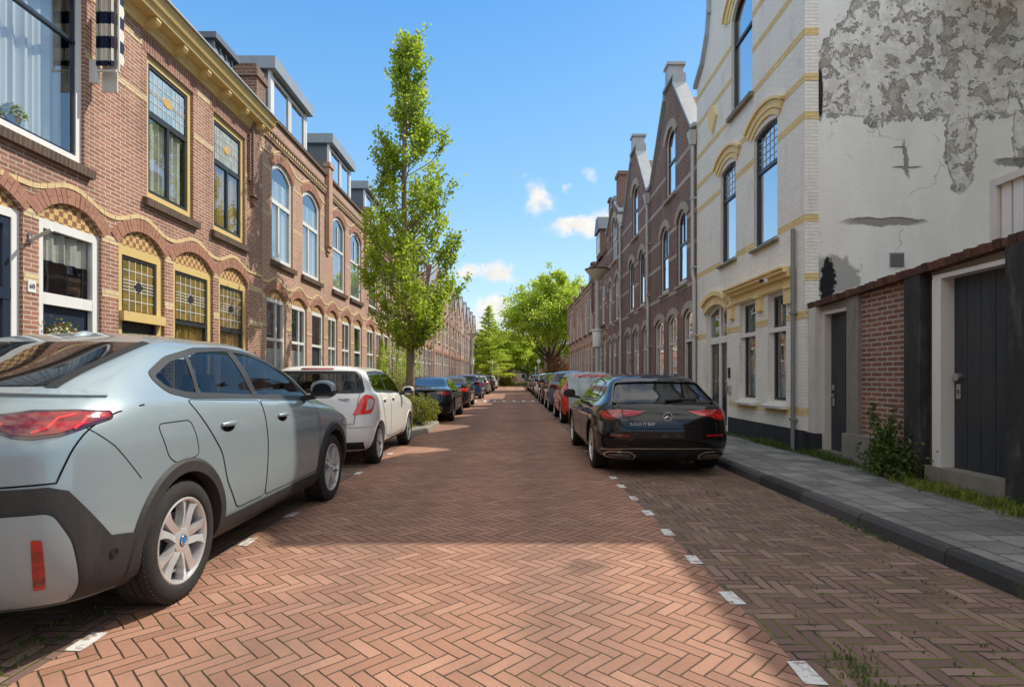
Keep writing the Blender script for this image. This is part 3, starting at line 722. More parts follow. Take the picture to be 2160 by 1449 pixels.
# ================= left: the near house with yellow frames and a yellow cornice
def near_left_house():
    y0, y1 = -2.0, 12.63
    H = House('brick_house', 'red brick house with yellow cornice and yellow window frames, nearest on the left', XL, 0.0, 1)
    gops = [(4.45, 6.49), (6.71, 7.73), (8.06, 9.12), (9.35, 10.60), (10.80, 11.98)]
    ups = [(5.0, 7.42), (8.68, 9.94), (10.60, 11.85)]
    holes = []
    for a, b in gops:
        r = .27 if b-a < 1.5 else .36
        holes.append(arch(a, b, .12 if a in (6.71, 8.06) else .75, 3.22+r, r, 14))
    for a, b in ups: holes.append(arch(a, b, 4.07, 6.27))
    holes += [arch(-.8, .2, .12, 3.5, .27), arch(.6, 1.9, .75, 3.5, .27), arch(2.3, 3.6, .75, 3.5, .27), arch(-.6, .7, 4.07, 6.27), arch(2.2, 3.5, 4.07, 6.27)]
    wall(H, [(y0, 0), (y1, 0), (y1, 6.95), (y0, 6.95)], holes, 'brick_red')
    bands(H, y0, y1, [2.42, 3.17], holes, 'brick_cream', .10)
    bands(H, y0, y1, [5.50], holes, 'brick_cream', .085)
    bands(H, y0, y1, [6.31], holes, 'brick_cream', .085)
    for (a, b) in ups:
        mb = MB(); mb.pbox(H.P, a-.12, b+.12, 6.27, 6.52, -.02, .006); H.b(mb, 'soldier_course', 'brick_soldier')
    cs = []
    for (a, b), h in zip(gops, holes):
        r = .27 if b-a < 1.5 else .36
        tympanum(H, a, b, 3.20, 3.22+r, r); voussoirs(H, a, b, 3.22+r, r, .18); cs.append((a+b)/2)
    wavy_band(H, y0, y1, cs+[3.0, 1.3, -.3], 3.52, .17, .66, th=.06)
    # ground-floor openings
    window(H, 4.45, 6.49, .75, 3.21, frame='white_paint', fw=.10, sash='navy_paint', sw=.09, tr=(2.25,), pane='pane', sill='brick_sill',
           curtain=('blind', 4.6, 6.4, .85, 3.1), label='wide white window frame with navy sash and venetian blind')
    window(H, 6.71, 7.73, .12, 3.22, frame='white_paint', fw=.11, tr=(2.27,), sw=.10, curtain=('blind', 6.85, 7.6, 2.75, 3.1), name='door_frame', label='white door frame with a fanlight above a navy door')
    door(H, 6.83, 7.61, .2, 2.19, mat='navy_paint')
    dd = MB(); dm = MB()
    for k in range(3):
        a = 6.95+k*.185
        for j, (c, e) in enumerate(((1.45, 1.70), (1.74, 2.0 if k == 1 else 1.93))):
            dd.pbox(H.P, a, a+.165, c, e, -.15, -.114)
    dl = H.b(dd, 'door_light', 'amber_obscure', bpy.data.objects['door'])
    window(H, 8.06, 9.12, .12, 3.22, frame='yellow_paint', fw=.13, sash='dark_paint', sw=.05, tr=(2.22,), lead=(2.30, 3.03, 'lead_green'), pane='obscure', name='door_frame', label='yellow door frame with leaded fanlight over dark green glass door')
    tb = MB(); tb.pbox(H.P, 8.10, 9.08, 2.13, 2.27, -.05, .05); H.b(tb, 'transom', 'yellow_paint'); door(H, 8.20, 8.98, .2, 2.12, d=-.10, mat='dark_paint', lights=[(8.32, 8.86, .95, 1.98)], glass='obscure')
    for a, b in gops[3:]:
        window(H, a, b, .75, 3.22, frame='yellow_paint', fw=.12, sash='dark_paint', sw=.05, tr=(2.24,), lead=(2.30, 3.05, 'lead_green'), pane='pane', curtain=('curtain_gold', a+.15, b-.15, .85, 2.2), sill='brick_sill', leadpat=(6, 5))
    # upper windows
    big = window(H, 5.0, 7.42, 4.07, 6.27, frame='white_paint', fw=.09, sash='navy_paint', sw=.03, tr=(5.62,), pane='pane', curtain=('curtain', 5.1, 7.25, 4.15, 6.2), sill='brick_sill', cd=-.30, label='wide white framed window with white curtains')
    ub = MB(); ub.pbox(H.P, 5.05, 7.37, 5.62, 6.20, -.11, -.045)
    for i, (a, b) in enumerate(ups[1:]):
        cmid = (a+b)/2
        window(H, a, b, 4.07, 6.27, frame='yellow_paint', fw=.10, sash='dark_paint', sw=.055, tr=(5.40,), mull=[(cmid, 4.2, 5.38)], lead=(5.47, 6.09, 'lead_blue' if i == 0 else 'lead_clear'),
               pane='pane', curtain=('blind' if i == 0 else 'curtain_gold', a+.15, b-.15 if i else b-.35, 4.15, 5.38), sill='brick_sill', leadpat=(8, 4))
    for (a, b) in ((-.6, .7), (2.2, 3.5)): window(H, a, b, 4.07, 6.27, frame='yellow_paint', fw=.13, sash='dark_paint', tr=(5.40,), sill='brick_sill')
    for (a, b) in ((.6, 1.9), (2.3, 3.6)): window(H, a, b, .75, 3.5, .27, frame='yellow_paint', fw=.13, sash='dark_paint', tr=(2.3,), sill='brick_sill')
    window(H, -.8, .2, .12, 3.5, .27, frame='white_paint', fw=.1, tr=(2.3,), name='door_frame')
    # cornice: moulded profile with brackets and a gutter
    prof = [(.0, 6.56), (.04, 6.56), (.05, 6.63), (.08, 6.65), (.09, 6.72), (.25, 6.735), (.27, 6.80), (.31, 6.83), (.34, 6.91), (.36, 6.935), (.36, 6.97), (.0, 6.97)]
    mb = MB(); n = len(prof)
    mb.add([H.P(y0, v, d) for d, v in prof]+[H.P(y1-.05, v, d) for d, v in prof], [list(range(n)), list(range(n, 2*n))]+[(i, (i+1) % n, n+(i+1) % n, n+i) for i in range(n)])
    cn = H.b(mb, 'cornice', 'yellow_paint')
    u = 12.2
    while u > 3:
        k = MB()
        prof2 = [(.04, 6.58), (.14, 6.60), (.21, 6.63), (.24, 6.68), (.23, 6.732), (.04, 6.732)]
        k.add([H.P(u-.055, v, d) for d, v in prof2]+[H.P(u+.055, v, d) for d, v in prof2], [list(range(6)), list(range(6, 12))]+[(i, (i+1) % 6, 6+(i+1) % 6, 6+i) for i in range(6)])
        H.b(k, 'bracket', 'yellow_paint', cn); u -= .72
    g_ = MB(); g_.pbox(H.P, y0, y1-.05, 6.972, 7.00, -.1, .40); H.b(g_, 'gutter', 'lead', cn)
    rf = MB(); rf.poly([H.P(y0, 6.98, 0), H.P(y1, 6.98, 0), H.P(y1, 9.6, -2.6), H.P(y0, 9.6, -2.6)]); rf.poly([H.P(y0, 9.6, -2.6), H.P(y1, 9.6, -2.6), H.P(y1, 9.6, -9), H.P(y0, 9.6, -9)])
    H.b(rf, 'roof', 'slate', recalc=False)
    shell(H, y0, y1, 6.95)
    # clustered brick pier at the party wall
    pr = MB()
    for (a, b, z0, z1, d) in ((12.02, 12.30, 5.15, 7.0, .10), (11.96, 12.36, 5.45, 6.45, .06), (12.10, 12.24, 4.98, 5.2, .06)): pr.pbox(H.P, a, b, z0, z1, -.05, d)
    H.b(pr, 'pier', 'brick_brown')
    tr = MB(); tr.pbox(H.P, 12.12, 12.56, 6.98, 7.72, -.35, .12); tr.pbox(H.P, 12.07, 12.61, 7.72, 7.86, -.4, .16); tr.pbox(H.P, 12.15, 12.53, 7.86, 7.98, -.34, .1); tr.pbox(H.P, 12.2, 12.48, 7.98, 8.04, -.3, .06)
    H.b(tr, 'turret', 'brick_brown')
    # slate mansard with dormer seen over the cornice
    mm = MB(); q = lambda u, v, d: H.P(u, v, d)
    mm.hexa([q(12.35, 6.9, -.7), q(13.7, 6.9, -.7), q(13.7, 6.9, -3), q(12.35, 6.9, -3), q(12.55, 8.75, -1.05), q(13.5, 8.75, -1.05), q(13.5, 8.75, -3), q(12.55, 8.75, -3)])
    for t in range(5): mm.pbox(H.P, 12.5+t*.26, 12.52+t*.26, 6.95, 8.7, -1.02, -.98)
    mm.pbox(H.P, 12.45, 13.6, 8.75, 8.88, -3, -.92); H.b(mm, 'mansard_roof', 'slate')
    # house number and spare bracket
    npz = MB(); npz.pbox(H.P, 6.545, 6.655, 2.30, 2.44, 0, .012); pl = H.b(npz, 'number_plate', 'white_paint')
    text_mesh('number', '6B', .075, M['dark_paint'], pl, Matrix.Translation((.014, 6.60, 2.368)) @ Matrix.Rotation(PI/2, 4, 'Z') @ Matrix.Rotation(PI/2, 4, 'X'), .001, .001)
    fb = MB(); fb.pbox(H.P, 6.55, 6.60, 2.86, 2.98, 0, .02); fb.tube([H.P(6.575, 2.90, .01), H.P(6.575, 3.02, .26)], .022, 10); H.b(fb, 'flag_holder', 'metal', smooth=40)
    return H
HA = near_left_house()

# folded striped awning on the near house
def awning():
    root = empty('awning', (XL, 7.62, 5.35), 'folded awning with navy and white stripes beside the wide upper window', 'awning')
    g = G('awning_stripes'); p = g.sep(g.pos())
    s = g.m('GREATER_THAN', g.m('FRACT', g.m('MULTIPLY', p[2], 3.1)), .5)
    M['awning'] = g.out(g.bsdf(g.mix(s, L(.72, .68, .58), L(.018, .025, .06)), .8, .2))
    H = lambda u, v, d: (d, u-7.62, v-5.35)
    mb = MB(); n = 26
    prof = [(7.50+.02*math.sin(i*2.2)+.0, .08+.24*i/n+.014*math.cos(i*2.6)) for i in range(n+1)]
    for (u, d), (u2, d2) in zip(prof, prof[1:]): mb.poly([H(u, 5.42, d), H(u2, 5.42, d2), H(u2, 7.4, d2), H(u, 7.4, d)])
    mb.build('folded_cloth', M['awning'], root, smooth=180, recalc=False)
    vb = MB(); k = 12
    for i in range(k):
        z0 = 5.50+i*.16; vb.poly([H(7.53, z0, .345), H(7.67, z0, .335), H(7.67+.03, z0+.08, .33), H(7.67, z0+.16, .335), H(7.53, z0+.16, .345)])
    vb.build('valance', M['awning'], root, recalc=False)
    fr = MB(); fr.tube([H(7.52, 5.36, .10), H(7.52, 5.36, .35)], .016, 8); fr.tube([H(7.55, 5.36, .355), H(7.55, 7.4, .355)], .014, 8); fr.pbox(H, 7.50, 7.56, 5.2, 5.5, 0, .10)
    fr.build('frame', M['white_paint'], root, smooth=40)
    sh = MB(); sh.pbox(H, 7.60, 7.62, 5.12, 6.2, .10, .30); sh.build('side_panel', M['offwhite_paint'], root)
awning()
# plants on the near house's sills
def flower_pot(x, y, z, label):
    root = empty('potted_plant', (x, y, z), label, 'plant')
    mb = MB(); mb.lathe([(.0, 0), (.05, 0), (.075, .12), (.08, .13), (.07, .13)], 16); mb.build('pot', M['concrete'], root, smooth=40)
    lf = MB()
    for i in range(260):
        a, b = rng.uniform(0, 2*PI), rng.uniform(-.2, 1); r = .13*rng.random()**.4; q = Vector((r*math.cos(a)*math.cos(b*1.2), r*math.sin(a)*math.cos(b*1.2), .16+r*math.sin(b*1.2)))
        t = Vector((rng.uniform(-1, 1), rng.uniform(-1, 1), rng.uniform(-1, 1)))*.018; u = Vector((rng.uniform(-1, 1), rng.uniform(-1, 1), rng.uniform(-1, 1)))*.018
        lf.poly([q-t, q+u, q+t, q-u])
    lf.build('leaves', M['leaf_bush'], root, recalc=False)
flower_pot(XL-.14, 6.52, 4.16, 'small potted green plant standing on the wide upper window sill')
# ================= left: flat parapet houses
def parapet_house(y0, label, wtype='cross', brick='brick_orange', frame='white_paint', dormer=True, group=None, w=4.42, side=1, X=None, gr=((.24, 1.34), (1.70, 2.75), (3.14, 4.13)), ups=((.52, 1.77), (2.44, 3.80)), par=7.28, far=False):
    H = House('brick_house', label, XL if X is None else X, y0, side, group=group); y1 = y0+w
    r = .22; holes = []; gs = [(y0+a, y0+b) for a, b in gr]; us = [(y0+a, y0+b) for a, b in ups]
    for i, (a, b) in enumerate(gs): holes.append(arch(a, b, .75 if i < 2 else .12, 3.15+r, r))
    for a, b in us: holes.append(arch(a, b, 4.05, 6.42, .26))
    wall(H, [(y0, 0), (y1, 0), (y1, par), (y0, par)], holes, brick)
    bands(H, y0, y1, [5.0, 6.05], holes, 'brick_cream', .075); bands(H, y0, y1, [2.45, 3.1], holes, 'brick_cream', .09)
    if not far:
        for (a, b) in gs: voussoirs(H, a, b, 3.15+r, r, .18)
        for (a, b) in us: voussoirs(H, a, b, 6.42, .26, .19)
    wavy_band(H, y0, y1, [(a+b)/2 for a, b in us], 6.42, .28, .9, th=.045)
    wavy_band(H, y0, y1, [(a+b)/2 for a, b in gs], 3.45, .17, .6, th=.05)
    for i, (a, b) in enumerate(gs):
        if i < 2:
            tympanum(H, a, b, 3.13, 3.15+r, r)
            window(H, a, b, .75, 3.15, frame=frame, fw=.09, tr=(2.2,), mull=[((a+b)/2+.1*(1 if wtype == 'cross' else 0), .8, 3.1)], pane='pane', curtain=('curtain_grey', a+.1, b-.1, .8, 2.0), sill='brick_sill')
        else:
            tympanum(H, a, b, 3.13, 3.15+r, r)
            window(H, a, b, .12, 3.15, frame=frame, fw=.1, tr=(2.2,), name='door_frame'); door(H, a+.1, b-.1, .2, 2.15, mat=['navy_paint', 'dark_paint', 'green_paint'][int(y0*7) % 3], knob=not far)
    for a, b in us:
        c = (a+b)/2
        if wtype == 'cross': window(H, a, b, 4.05, 6.42, .26, frame=frame, fw=.10, tr=(5.45,), mull=[(c-.1, 4.1, 5.45)], sw=.07, pane='pane', curtain=('curtain', a+.1, b-.1, 4.1, 6.0), sill='brick_sill')
        else: window(H, a, b, 4.05, 6.42, .26, frame=frame, fw=.10, sash='dark_paint' if wtype == 'dark' else None, tr=(5.35,), sw=.055, mull=[(c, 5.4, 6.1)], pane='pane', curtain=('curtain_grey', a+.1, b-.1, 4.1, 5.3), sill='brick_sill')
    # parapet: corbel table of yellow and brown bricks, coping and piers
    dt = MB()
    u = y0+.1
    while u < y1-.1: dt.pbox(H.P, u, u+.07, 6.80, 6.90, -.02, .05); u += .14
    merge_into(H, dt, 'cream_block')
    cp = MB(); cp.pbox(H.P, y0, y1, 6.90, 6.96, -.02, .07); cp.pbox(H.P, y0, y1, 6.72, 6.78, -.02, .04); H.b(cp, 'string_course', 'brick_brown')
    tp = MB(); tp.pbox(H.P, y0, y1, par, par+.09, -.3, .06); H.b(tp, 'coping', 'brick_sill')
    pr = MB()
    for (z0, z1, d, q) in ((5.2, par+.28, .12, .17), (5.05, 5.2, .08, .14), (4.95, 5.05, .045, .10), (par+.28, par+.40, .16, .22)): pr.pbox(H.P, y1-q, y1+q-.02, z0, z1, -.06, d)
    H.b(pr, 'pier', brick)
    rf = MB(); rf.poly([H.P(y0, par-.25, -.2), H.P(y1, par-.25, -.2), H.P(y1, 9.2, -2.2), H.P(y0, 9.2, -2.2)]); rf.poly([H.P(y0, 9.2, -2.2), H.P(y1, 9.2, -2.2), H.P(y1, 9.2, -9), H.P(y0, 9.2, -9)])
    H.b(rf, 'roof', 'slate', recalc=False)
    if dormer: flat_roof_dormer(H, y0+1.35, y0+3.75, 7.2, 9.15, d0=-.38)
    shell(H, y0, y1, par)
    return H
HB = parapet_house(12.64, 'orange brick terraced house with white cross windows and grey dormer, second house on the left', 'cross', group='flat parapet brick houses on the left')
HC = parapet_house(17.06, 'orange brick house with narrow white arched sash windows, behind the white hatchback', 'sash', group='flat parapet brick houses on the left', gr=((.1, 1.0), (1.5, 2.45), (2.9, 3.9)), ups=((.55, 1.82), (2.45, 3.82)))
HD = parapet_house(21.48, 'brick terraced house with dark framed arched windows, half hidden behind the tall slim tree', 'dark', 'brick_pink', group='flat parapet brick houses on the left')
def gable_house(y0, label, X, side, w=5.0, z_sh=8.3, z_pk=10.0, brick='brick_dark', band='stone_band', group=None, frame='white_paint', flat=.55, gable_win=True, pipe=True, base_ops=None, frame2=None, detail=True, up_z=(3.9, 5.95), slate_cap=True, bandz=(3.72, 4.75, 5.55, 6.62, 7.35, 8.05)):
    H = House('gabled_house', label, X, y0, side, group=group); y1 = y0+w; c = (y0+y1)/2
    out = [(y0, 0), (y1, 0), (y1, z_sh), (y1-.25, z_sh+.05), (c+flat, z_pk-.25), (c+flat, z_pk), (c-flat, z_pk), (c-flat, z_pk-.25), (y0+.25, z_sh+.05), (y0, z_sh)]
    holes = []; ups = [(y0+.85, y0+1.75), (y0+2.65, y0+3.55)] if side < 0 else [(y0+.6, y0+1.75), (y0+2.9, y0+4.1)]
    ups = [(a*1.0, b) for a, b in ups]
    gops = base_ops or [(.25, 1.15, 'd'), (1.75, 2.75, 'w'), (3.2, 4.3, 'w')]
    gops = [(y0+a, y0+b, t) for a, b, t in gops]
    for a, b, t in gops: holes.append(arch(a, b, .12 if t == 'd' else .85, 3.15, .2))
    for a, b in ups: holes.append(arch(a, b, up_z[0], up_z[1], .3))
    if gable_win: holes.append(arch(c-.55, c+.45, 6.68, 8.70, .35))
    wall(H, out, holes, brick)
    mb = MB()
    bands(H, y0, y1, [z for z in bandz if z < z_sh-.1], holes, band, .10)
    for a, b, t in gops:
        if t == 'd': window(H, a, b, .12, 3.15, .2, frame=frame, fw=.09, tr=(2.3,), name='door_frame', pane='pane_sky'); door(H, a+.09, b-.09, .2, 2.25, mat='dark_paint', knob=detail)
        else: window(H, a, b, .85, 3.15, .2, frame=frame, fw=.09, tr=(2.3,), mull=[((a+b)/2, 2.3, 3.0)], pane='pane_sky', curtain=('curtain', a+.1, b-.1, .9, 2.2) if detail else None, sill='stone_band')
        voussoirs(H, a, b, 3.15, .2, .2, 'voussoir_pale' if band == 'stone_band' else 'voussoir', n=9)
    for a, b in ups:
        window(H, a, b, up_z[0], up_z[1], .3, frame=frame, fw=.085, sash=frame2, tr=(5.0,), mull=[((a+b)/2, 5.05, 5.8)] if detail else (), pane='pane_sky', sill='stone_band', sill_h=.08)
        voussoirs(H, a, b, up_z[1], .3, .2, 'voussoir_pale' if band == 'stone_band' else 'voussoir', n=9, proud=.03)
    if gable_win:
        window(H, c-.55, c+.45, 6.68, 8.70, .35, frame=frame, fw=.085, sash=frame2, tr=(7.7,), pane='pane_sky', sill='stone_band', sill_h=.08)
        voussoirs(H, c-.55, c+.45, 8.70, .35, .22, 'voussoir_pale' if band == 'stone_band' else 'voussoir', n=9, proud=.04)
    # gable coping in lead and a block on the peak
    cp = MB()
    seq = [(y0-.02, z_sh), (y0+.25, z_sh+.05), (c-flat, z_pk-.25), (c-flat, z_pk), (c+flat, z_pk), (c+flat, z_pk-.25), (y1-.25, z_sh+.05), (y1+.02, z_sh)]
    for (a, za), (b, zb) in zip(seq, seq[1:]):
        if abs(a-b) < .01: cp.pbox(H.P, a-.05, a+.05, min(za, zb), max(za, zb), -.3, .07); continue
        cp.hexa([H.P(a, za, -.3), H.P(b, zb, -.3), H.P(b, zb, .09), H.P(a, za, .09), H.P(a, za+.09, -.3), H.P(b, zb+.09, -.3), H.P(b, zb+.09, .09), H.P(a, za+.09, .09)])
    H.b(cp, 'coping', 'lead')
    if slate_cap:
        k = MB(); k.pbox(H.P, c-.18, c+.18, z_pk+.09, z_pk+.50, -.34, .10); k.pbox(H.P, c-.24, c+.24, z_pk+.50, z_pk+.58, -.4, .14); H.b(k, 'finial_block', 'lead')
    rf = MB(); D = -9.0; zr = z_pk-.35
    rf.poly([H.P(y0, z_sh-.25, -.15), H.P(c, zr, -.15), H.P(c, zr, D), H.P(y0, z_sh-.25, D)]); rf.poly([H.P(y1, z_sh-.25, -.15), H.P(c, zr, -.15), H.P(c, zr, D), H.P(y1, z_sh-.25, D)])
    H.b(rf, 'roof', 'roof_tile', recalc=False)
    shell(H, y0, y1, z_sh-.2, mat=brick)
    if pipe: downpipe(H, y0+.05, .1, z_sh-.45, kink=4.0 if detail and side < 0 else None)
    return H
KIDS = None
def place_copy(H, y, label, X=None, brick=None):
    c = copy_tree(H.root); c.location.y = y
    if brick:
        for ch in [o for o in bpy.data.objects if o.parent == c and o.name.split('.')[0] in ('wall', 'pier')]:
            ch.material_slots[0].link = 'OBJECT'; ch.material_slots[0].material = M[brick]
    if X is not None: c.location.x = X
    c['label'] = label
    return c
# more of the left row, farther along
place_copy(HB, 25.90, 'reddish brick terraced house with white cross windows behind the dark parked sedan', brick='brick_red')
place_copy(HD, 30.32, 'brick terraced house with dark sashes just past the tall slim tree')
place_copy(HC, 34.74, brick='brick_brown', label='brown brick terraced house with narrow arched sashes, last flat parapet before the pointed gables')
HG = gable_house(39.2, 'pale brick house with pointed gable, first gable past the flat parapets on the left', XL, 1, 4.9, 7.6, 9.9, 'brick_orange', 'brick_cream', group='pointed gable houses far along the left', flat=.35, detail=False, base_ops=[(.25, 1.15, 'd'), (1.45, 2.35, 'w'), (2.65, 3.45, 'w'), (3.75, 4.6, 'w')], slate_cap=False)
for y, l in ((44.1, 'second pointed gable house past the flat parapets on the left'), (49.0, 'pointed gable brick house left of the far street lamp'), (53.9, 'pointed gable brick house just before the far street lamp'),
             (58.8, 'pointed gable brick house directly behind the far street lamp'), (63.7, 'pointed gable brick house just beyond the far street lamp'), (68.6, 'third last pointed gable house before the conifer'),
             (73.5, 'second last pointed gable house beside the conifer'), (78.4, 'last pointed gable house half hidden by the conifer')):
    place_copy(HG, y, l, brick=['brick_pink', 'brick_red', None, 'brick_brown'][int(y) % 4])

for y, l in ((-6.45, 'brick terraced house next to the nearest left house, behind the viewpoint'), (-10.9, 'brick terraced house farther behind the viewpoint on the left')): place_copy(HB, y, l)
# ================= right: the white painted house
def white_house():
    y0, y1 = 9.1, 14.46; c = (y0+y1)/2
    H = House('white_house', 'white painted brick house with yellow bands, shaped gable and peeling plastered side wall', XR, y0, -1)
    out = [(y0, 0), (y1, 0), (y1, 8.62), (y1-.12, 8.70), (y1-.55, 8.95), (y1-.9, 9.45), (y1-1.0, 9.9), (y1-1.0, 10.5), (c+.9, 10.55), (c+.75, 11.2), (c+.5, 11.6), (c+.5, 11.9), (c-.5, 11.9), (c-.5, 11.6), (c-.75, 11.2), (c-.9, 10.55),
           (y0+1.0, 10.5), (y0+1.0, 9.9), (y0+.9, 9.45), (y0+.55, 8.95), (y0+.12, 8.70), (y0, 8.62)]
    w1, w2, w3 = (10.04, 11.03), (11.92, 12.80), (11.10, 12.16)
    g1, g2, gd = (9.72, 10.42), (10.95, 11.72), (12.42, 13.78)
    holes = [arch(*w1, 3.80, 5.98, .08), arch(*w2, 3.84, 5.92, .08), arch(*w3, 6.86, 9.2, .3), arch(*g1, .85, 2.82), arch(*g2, .85, 2.82), arch(*gd, .14, 2.98, .17), arch(13.3, 13.75, 6.9, 8.1)]
    holes = holes[:6]
    wall(H, out, holes, 'brick_white', depth=.17)
    bands(H, y0-.0, y1, [2.26, 3.80, 5.44, 6.05, 6.78, 7.6, 8.3], holes, 'brick_yellow', .12, proud=.004)
    bands(H, y0, y1, [.70], holes+[arch(12.3, 13.9, 0, 3)], 'brick_yellow', .12, proud=.004)
    # quoin returning round the corner on the side wall
    q = MB(); q.box(-.22, 0.0, -.006, 0, .45, 8.62); q.v = [(abs(x) if False else -x, y, z) for x, y, z in q.v]; H.b(q, 'quoin', 'brick_white')
    for z in (.70, 2.26, 2.86, 3.80, 5.44, 6.05, 6.78, 7.6, 8.3): qb = MB(); qb.box(0, .22, -.012, -.004, z, z+.12); H.b(qb, 'quoin_band', 'brick_yellow')
    sw = MB(); sw.poly([(0, 0, 0), (9, 0, 0), (9, 0, 8.6), (0, 0, 8.6)]); H.b(sw, 'side_wall', 'plaster', recalc=False)
    pl = MB(); pl.pbox(H.P, y0-.02, 12.30, .1, .46, -.02, .025); pl.pbox(H.P, 13.86, y1, .1, .46, -.02, .025); pl.box(-.02, .42, -.03, -.013, .1, .44); H.b(pl, 'plinth', 'plinth')
    for (a, b, z0, z1) in ((*w1, 3.80, 5.98), (*w2, 3.84, 5.92)):
        window(H, a, b, z0, z1, .08, frame='teal_paint', fw=.055, tr=(5.22,), sw=.05, d=-.075, pane='pane_sky', curtain=('curtain', a+.06, b-.06, z0+.05, 5.2), cd=-.2)
        # leaded top light
        lt = MB()
        for i in range(1, 6): uu = a+(b-a)*i/6; lt.pbox(H.P, uu-.004, uu+.004, 5.26, z1-.1, -.094, -.085)
        for i in range(1, 5): vv = 5.26+.66*i/5; lt.pbox(H.P, a+.05, b-.05, vv-.004, vv+.004, -.0942, -.0852)
        H.b(lt, 'leaded_light', 'came')
        sl_ = MB(); sl_.hexa([H.P(a-.06, z0-.09, -.1), H.P(b+.06, z0-.09, -.1), H.P(b+.06, z0-.09, .07), H.P(a-.06, z0-.09, .07), H.P(a-.06, z0-.002, -.1), H.P(b+.06, z0-.002, -.1), H.P(b+.06, z0-.05, .08), H.P(a-.06, z0-.05, .08)]); H.b(sl_, 'sill', 'concrete')
    a, b = w3; window(H, a, b, 6.86, 9.2, .3, frame='teal_paint', fw=.055, tr=(8.35,), sw=.05, d=-.075, pane='pane_sky', curtain=('curtain', a+.06, b-.06, 6.9, 8.3), cd=-.2)
    sl_ = MB(); sl_.pbox(H.P, a-.08, b+.08, 6.77, 6.855, -.1, .09); H.b(sl_, 'sill', 'concrete')
    # yellow hoods over the upper windows
    for (a, b, v, r) in ((*w1, 5.98, .12), (*w2, 5.92, .12), (*w3, 9.2, .3)):
        for (ex, t0, t1, pr) in ((.06, .02, .12, .03), (.10, .12, .25, .05), (.13, .25, .30, .09)):
            w = (b-a)/2+ex; rr = r+.07; rad = (w*w+rr*rr)/(2*rr); cu = (a+b)/2; cv = v+.02-rad+ (rr-r); an = math.asin(w/rad); mb = MB(); n = 14
            for i in range(n):
                p0, p1 = -an+2*an*i/n, -an+2*an*(i+1)/n
                mb.prism(H.P, [(cu+(rad+t0)*math.sin(p0), cv+(rad+t0)*math.cos(p0)), (cu+(rad+t0)*math.sin(p1), cv+(rad+t0)*math.cos(p1)), (cu+(rad+t1)*math.sin(p1), cv+(rad+t1)*math.cos(p1)), (cu+(rad+t1)*math.sin(p0), cv+(rad+t1)*math.cos(p0))], -.02, pr)
            H.b(mb, 'window_hood', 'yellow_stucco')
    # diamond tie block
    dm = MB(); dm.prism(H.P, [(13.25, 6.98), (13.5, 7.3), (13.5, 7.62), (13.2, 7.62), (12.98, 7.3)], -.02, .05); H.b(dm, 'corbel', 'yellow_stucco')
    # shop-like cornice over the ground-floor windows
    for k, (z0, z1, d) in enumerate(((2.84, 2.99, .05), (2.99, 3.06, .13), (3.06, 3.12, .20), (3.12, 3.15, .24))):
        mb = MB(); mb.pbox(H.P, 9.42, 12.1, z0, z1, -.02, d); H.b(mb, 'shop_cornice', 'yellow_stucco')
    for uu in (9.42, 10.60, 11.98):
        mb = MB(); mb.pbox(H.P, uu, uu+.26 if uu < 10 else uu+.2, 2.55, 2.86, -.02, .07); mb.pbox(H.P, uu-.02, uu+.22, 2.80, 2.86, -.02, .10); H.b(mb, 'console', 'yellow_stucco')
    for (a, b) in (g1, g2):
        window(H, a-.0, b+.0, .85, 2.82, frame='white_paint', fw=.055, sash='dark_paint', sw=.05, tr=(2.2,), d=-.10, pane='pane', curtain=('curtain_grey', a+.05, b-.05, .9, 2.0), cd=-.3)
        tb = MB(); tb.pbox(H.P, a, b, 2.12, 2.20, -.16, -.03); H.b(tb, 'transom', 'white_paint')
        s2 = MB(); s2.hexa([H.P(a-.08, .77, -.14), H.P(b+.08, .77, -.14), H.P(b+.08, .77, .13), H.P(a-.08, .77, .13), H.P(a-.08, .845, -.14), H.P(b+.08, .845, -.14), H.P(b+.08, .815, .14), H.P(a-.08, .815, .14)]); H.b(s2, 'sill', 'white_paint')
    # paired doors under a yellow arch
    a, b = gd; cc = (a+b)/2
    window(H, a, b, .14, 2.98, .17, frame='white_paint', fw=.08, tr=(2.17,), mull=[(cc, .14, 2.9)], sw=.11, d=-.10, pane='pane', name='door_frame', cd=-.3)
    for (p, q2) in ((a+.08, cc-.055), (cc+.055, b-.08)):
        do = door(H, p, q2, .2, 2.10, d=-.13, mat='dark_paint', lights=[(p+.17, q2-.17, .95, 1.85)], glass='obscure')
    voussoirs(H, a, b, 2.98, .17, .20, 'yellow_stucco', 'door_arch', .05, 10); voussoirs(H, a-.05, b+.05, 3.18, .19, .10, 'yellow_stucco', 'door_arch', .11, 10)
    ib = MB(); ib.pbox(H.P, 12.22, 12.30, 1.30, 1.52, 0, .03); H.b(ib, 'intercom', 'black_plastic')
    lb = MB(); lb.pbox(H.P, 12.18, 12.32, .98, 1.14, 0, .05); lb.pbox(H.P, 12.19, 12.31, 1.10, 1.125, .05, .06); H.b(lb, 'letter_box', 'metal')
    # coping of the gable
    cp = MB(); seq = out[2:]
    for (a, za), (b, zb) in zip(seq, seq[1:]):
        if abs(a-b) < .02: cp.pbox(H.P, a-.06, a+.06, min(za, zb), max(za, zb), -.28, .08); continue
        cp.hexa([H.P(a, za, -.3), H.P(b, zb, -.3), H.P(b, zb, .1), H.P(a, za, .1), H.P(a, za+.1, -.3), H.P(b, zb+.1, -.3), H.P(b, zb+.1, .1), H.P(a, za+.1, .1)])
    H.b(cp, 'coping', 'lead')
    rf = MB(); D = -9
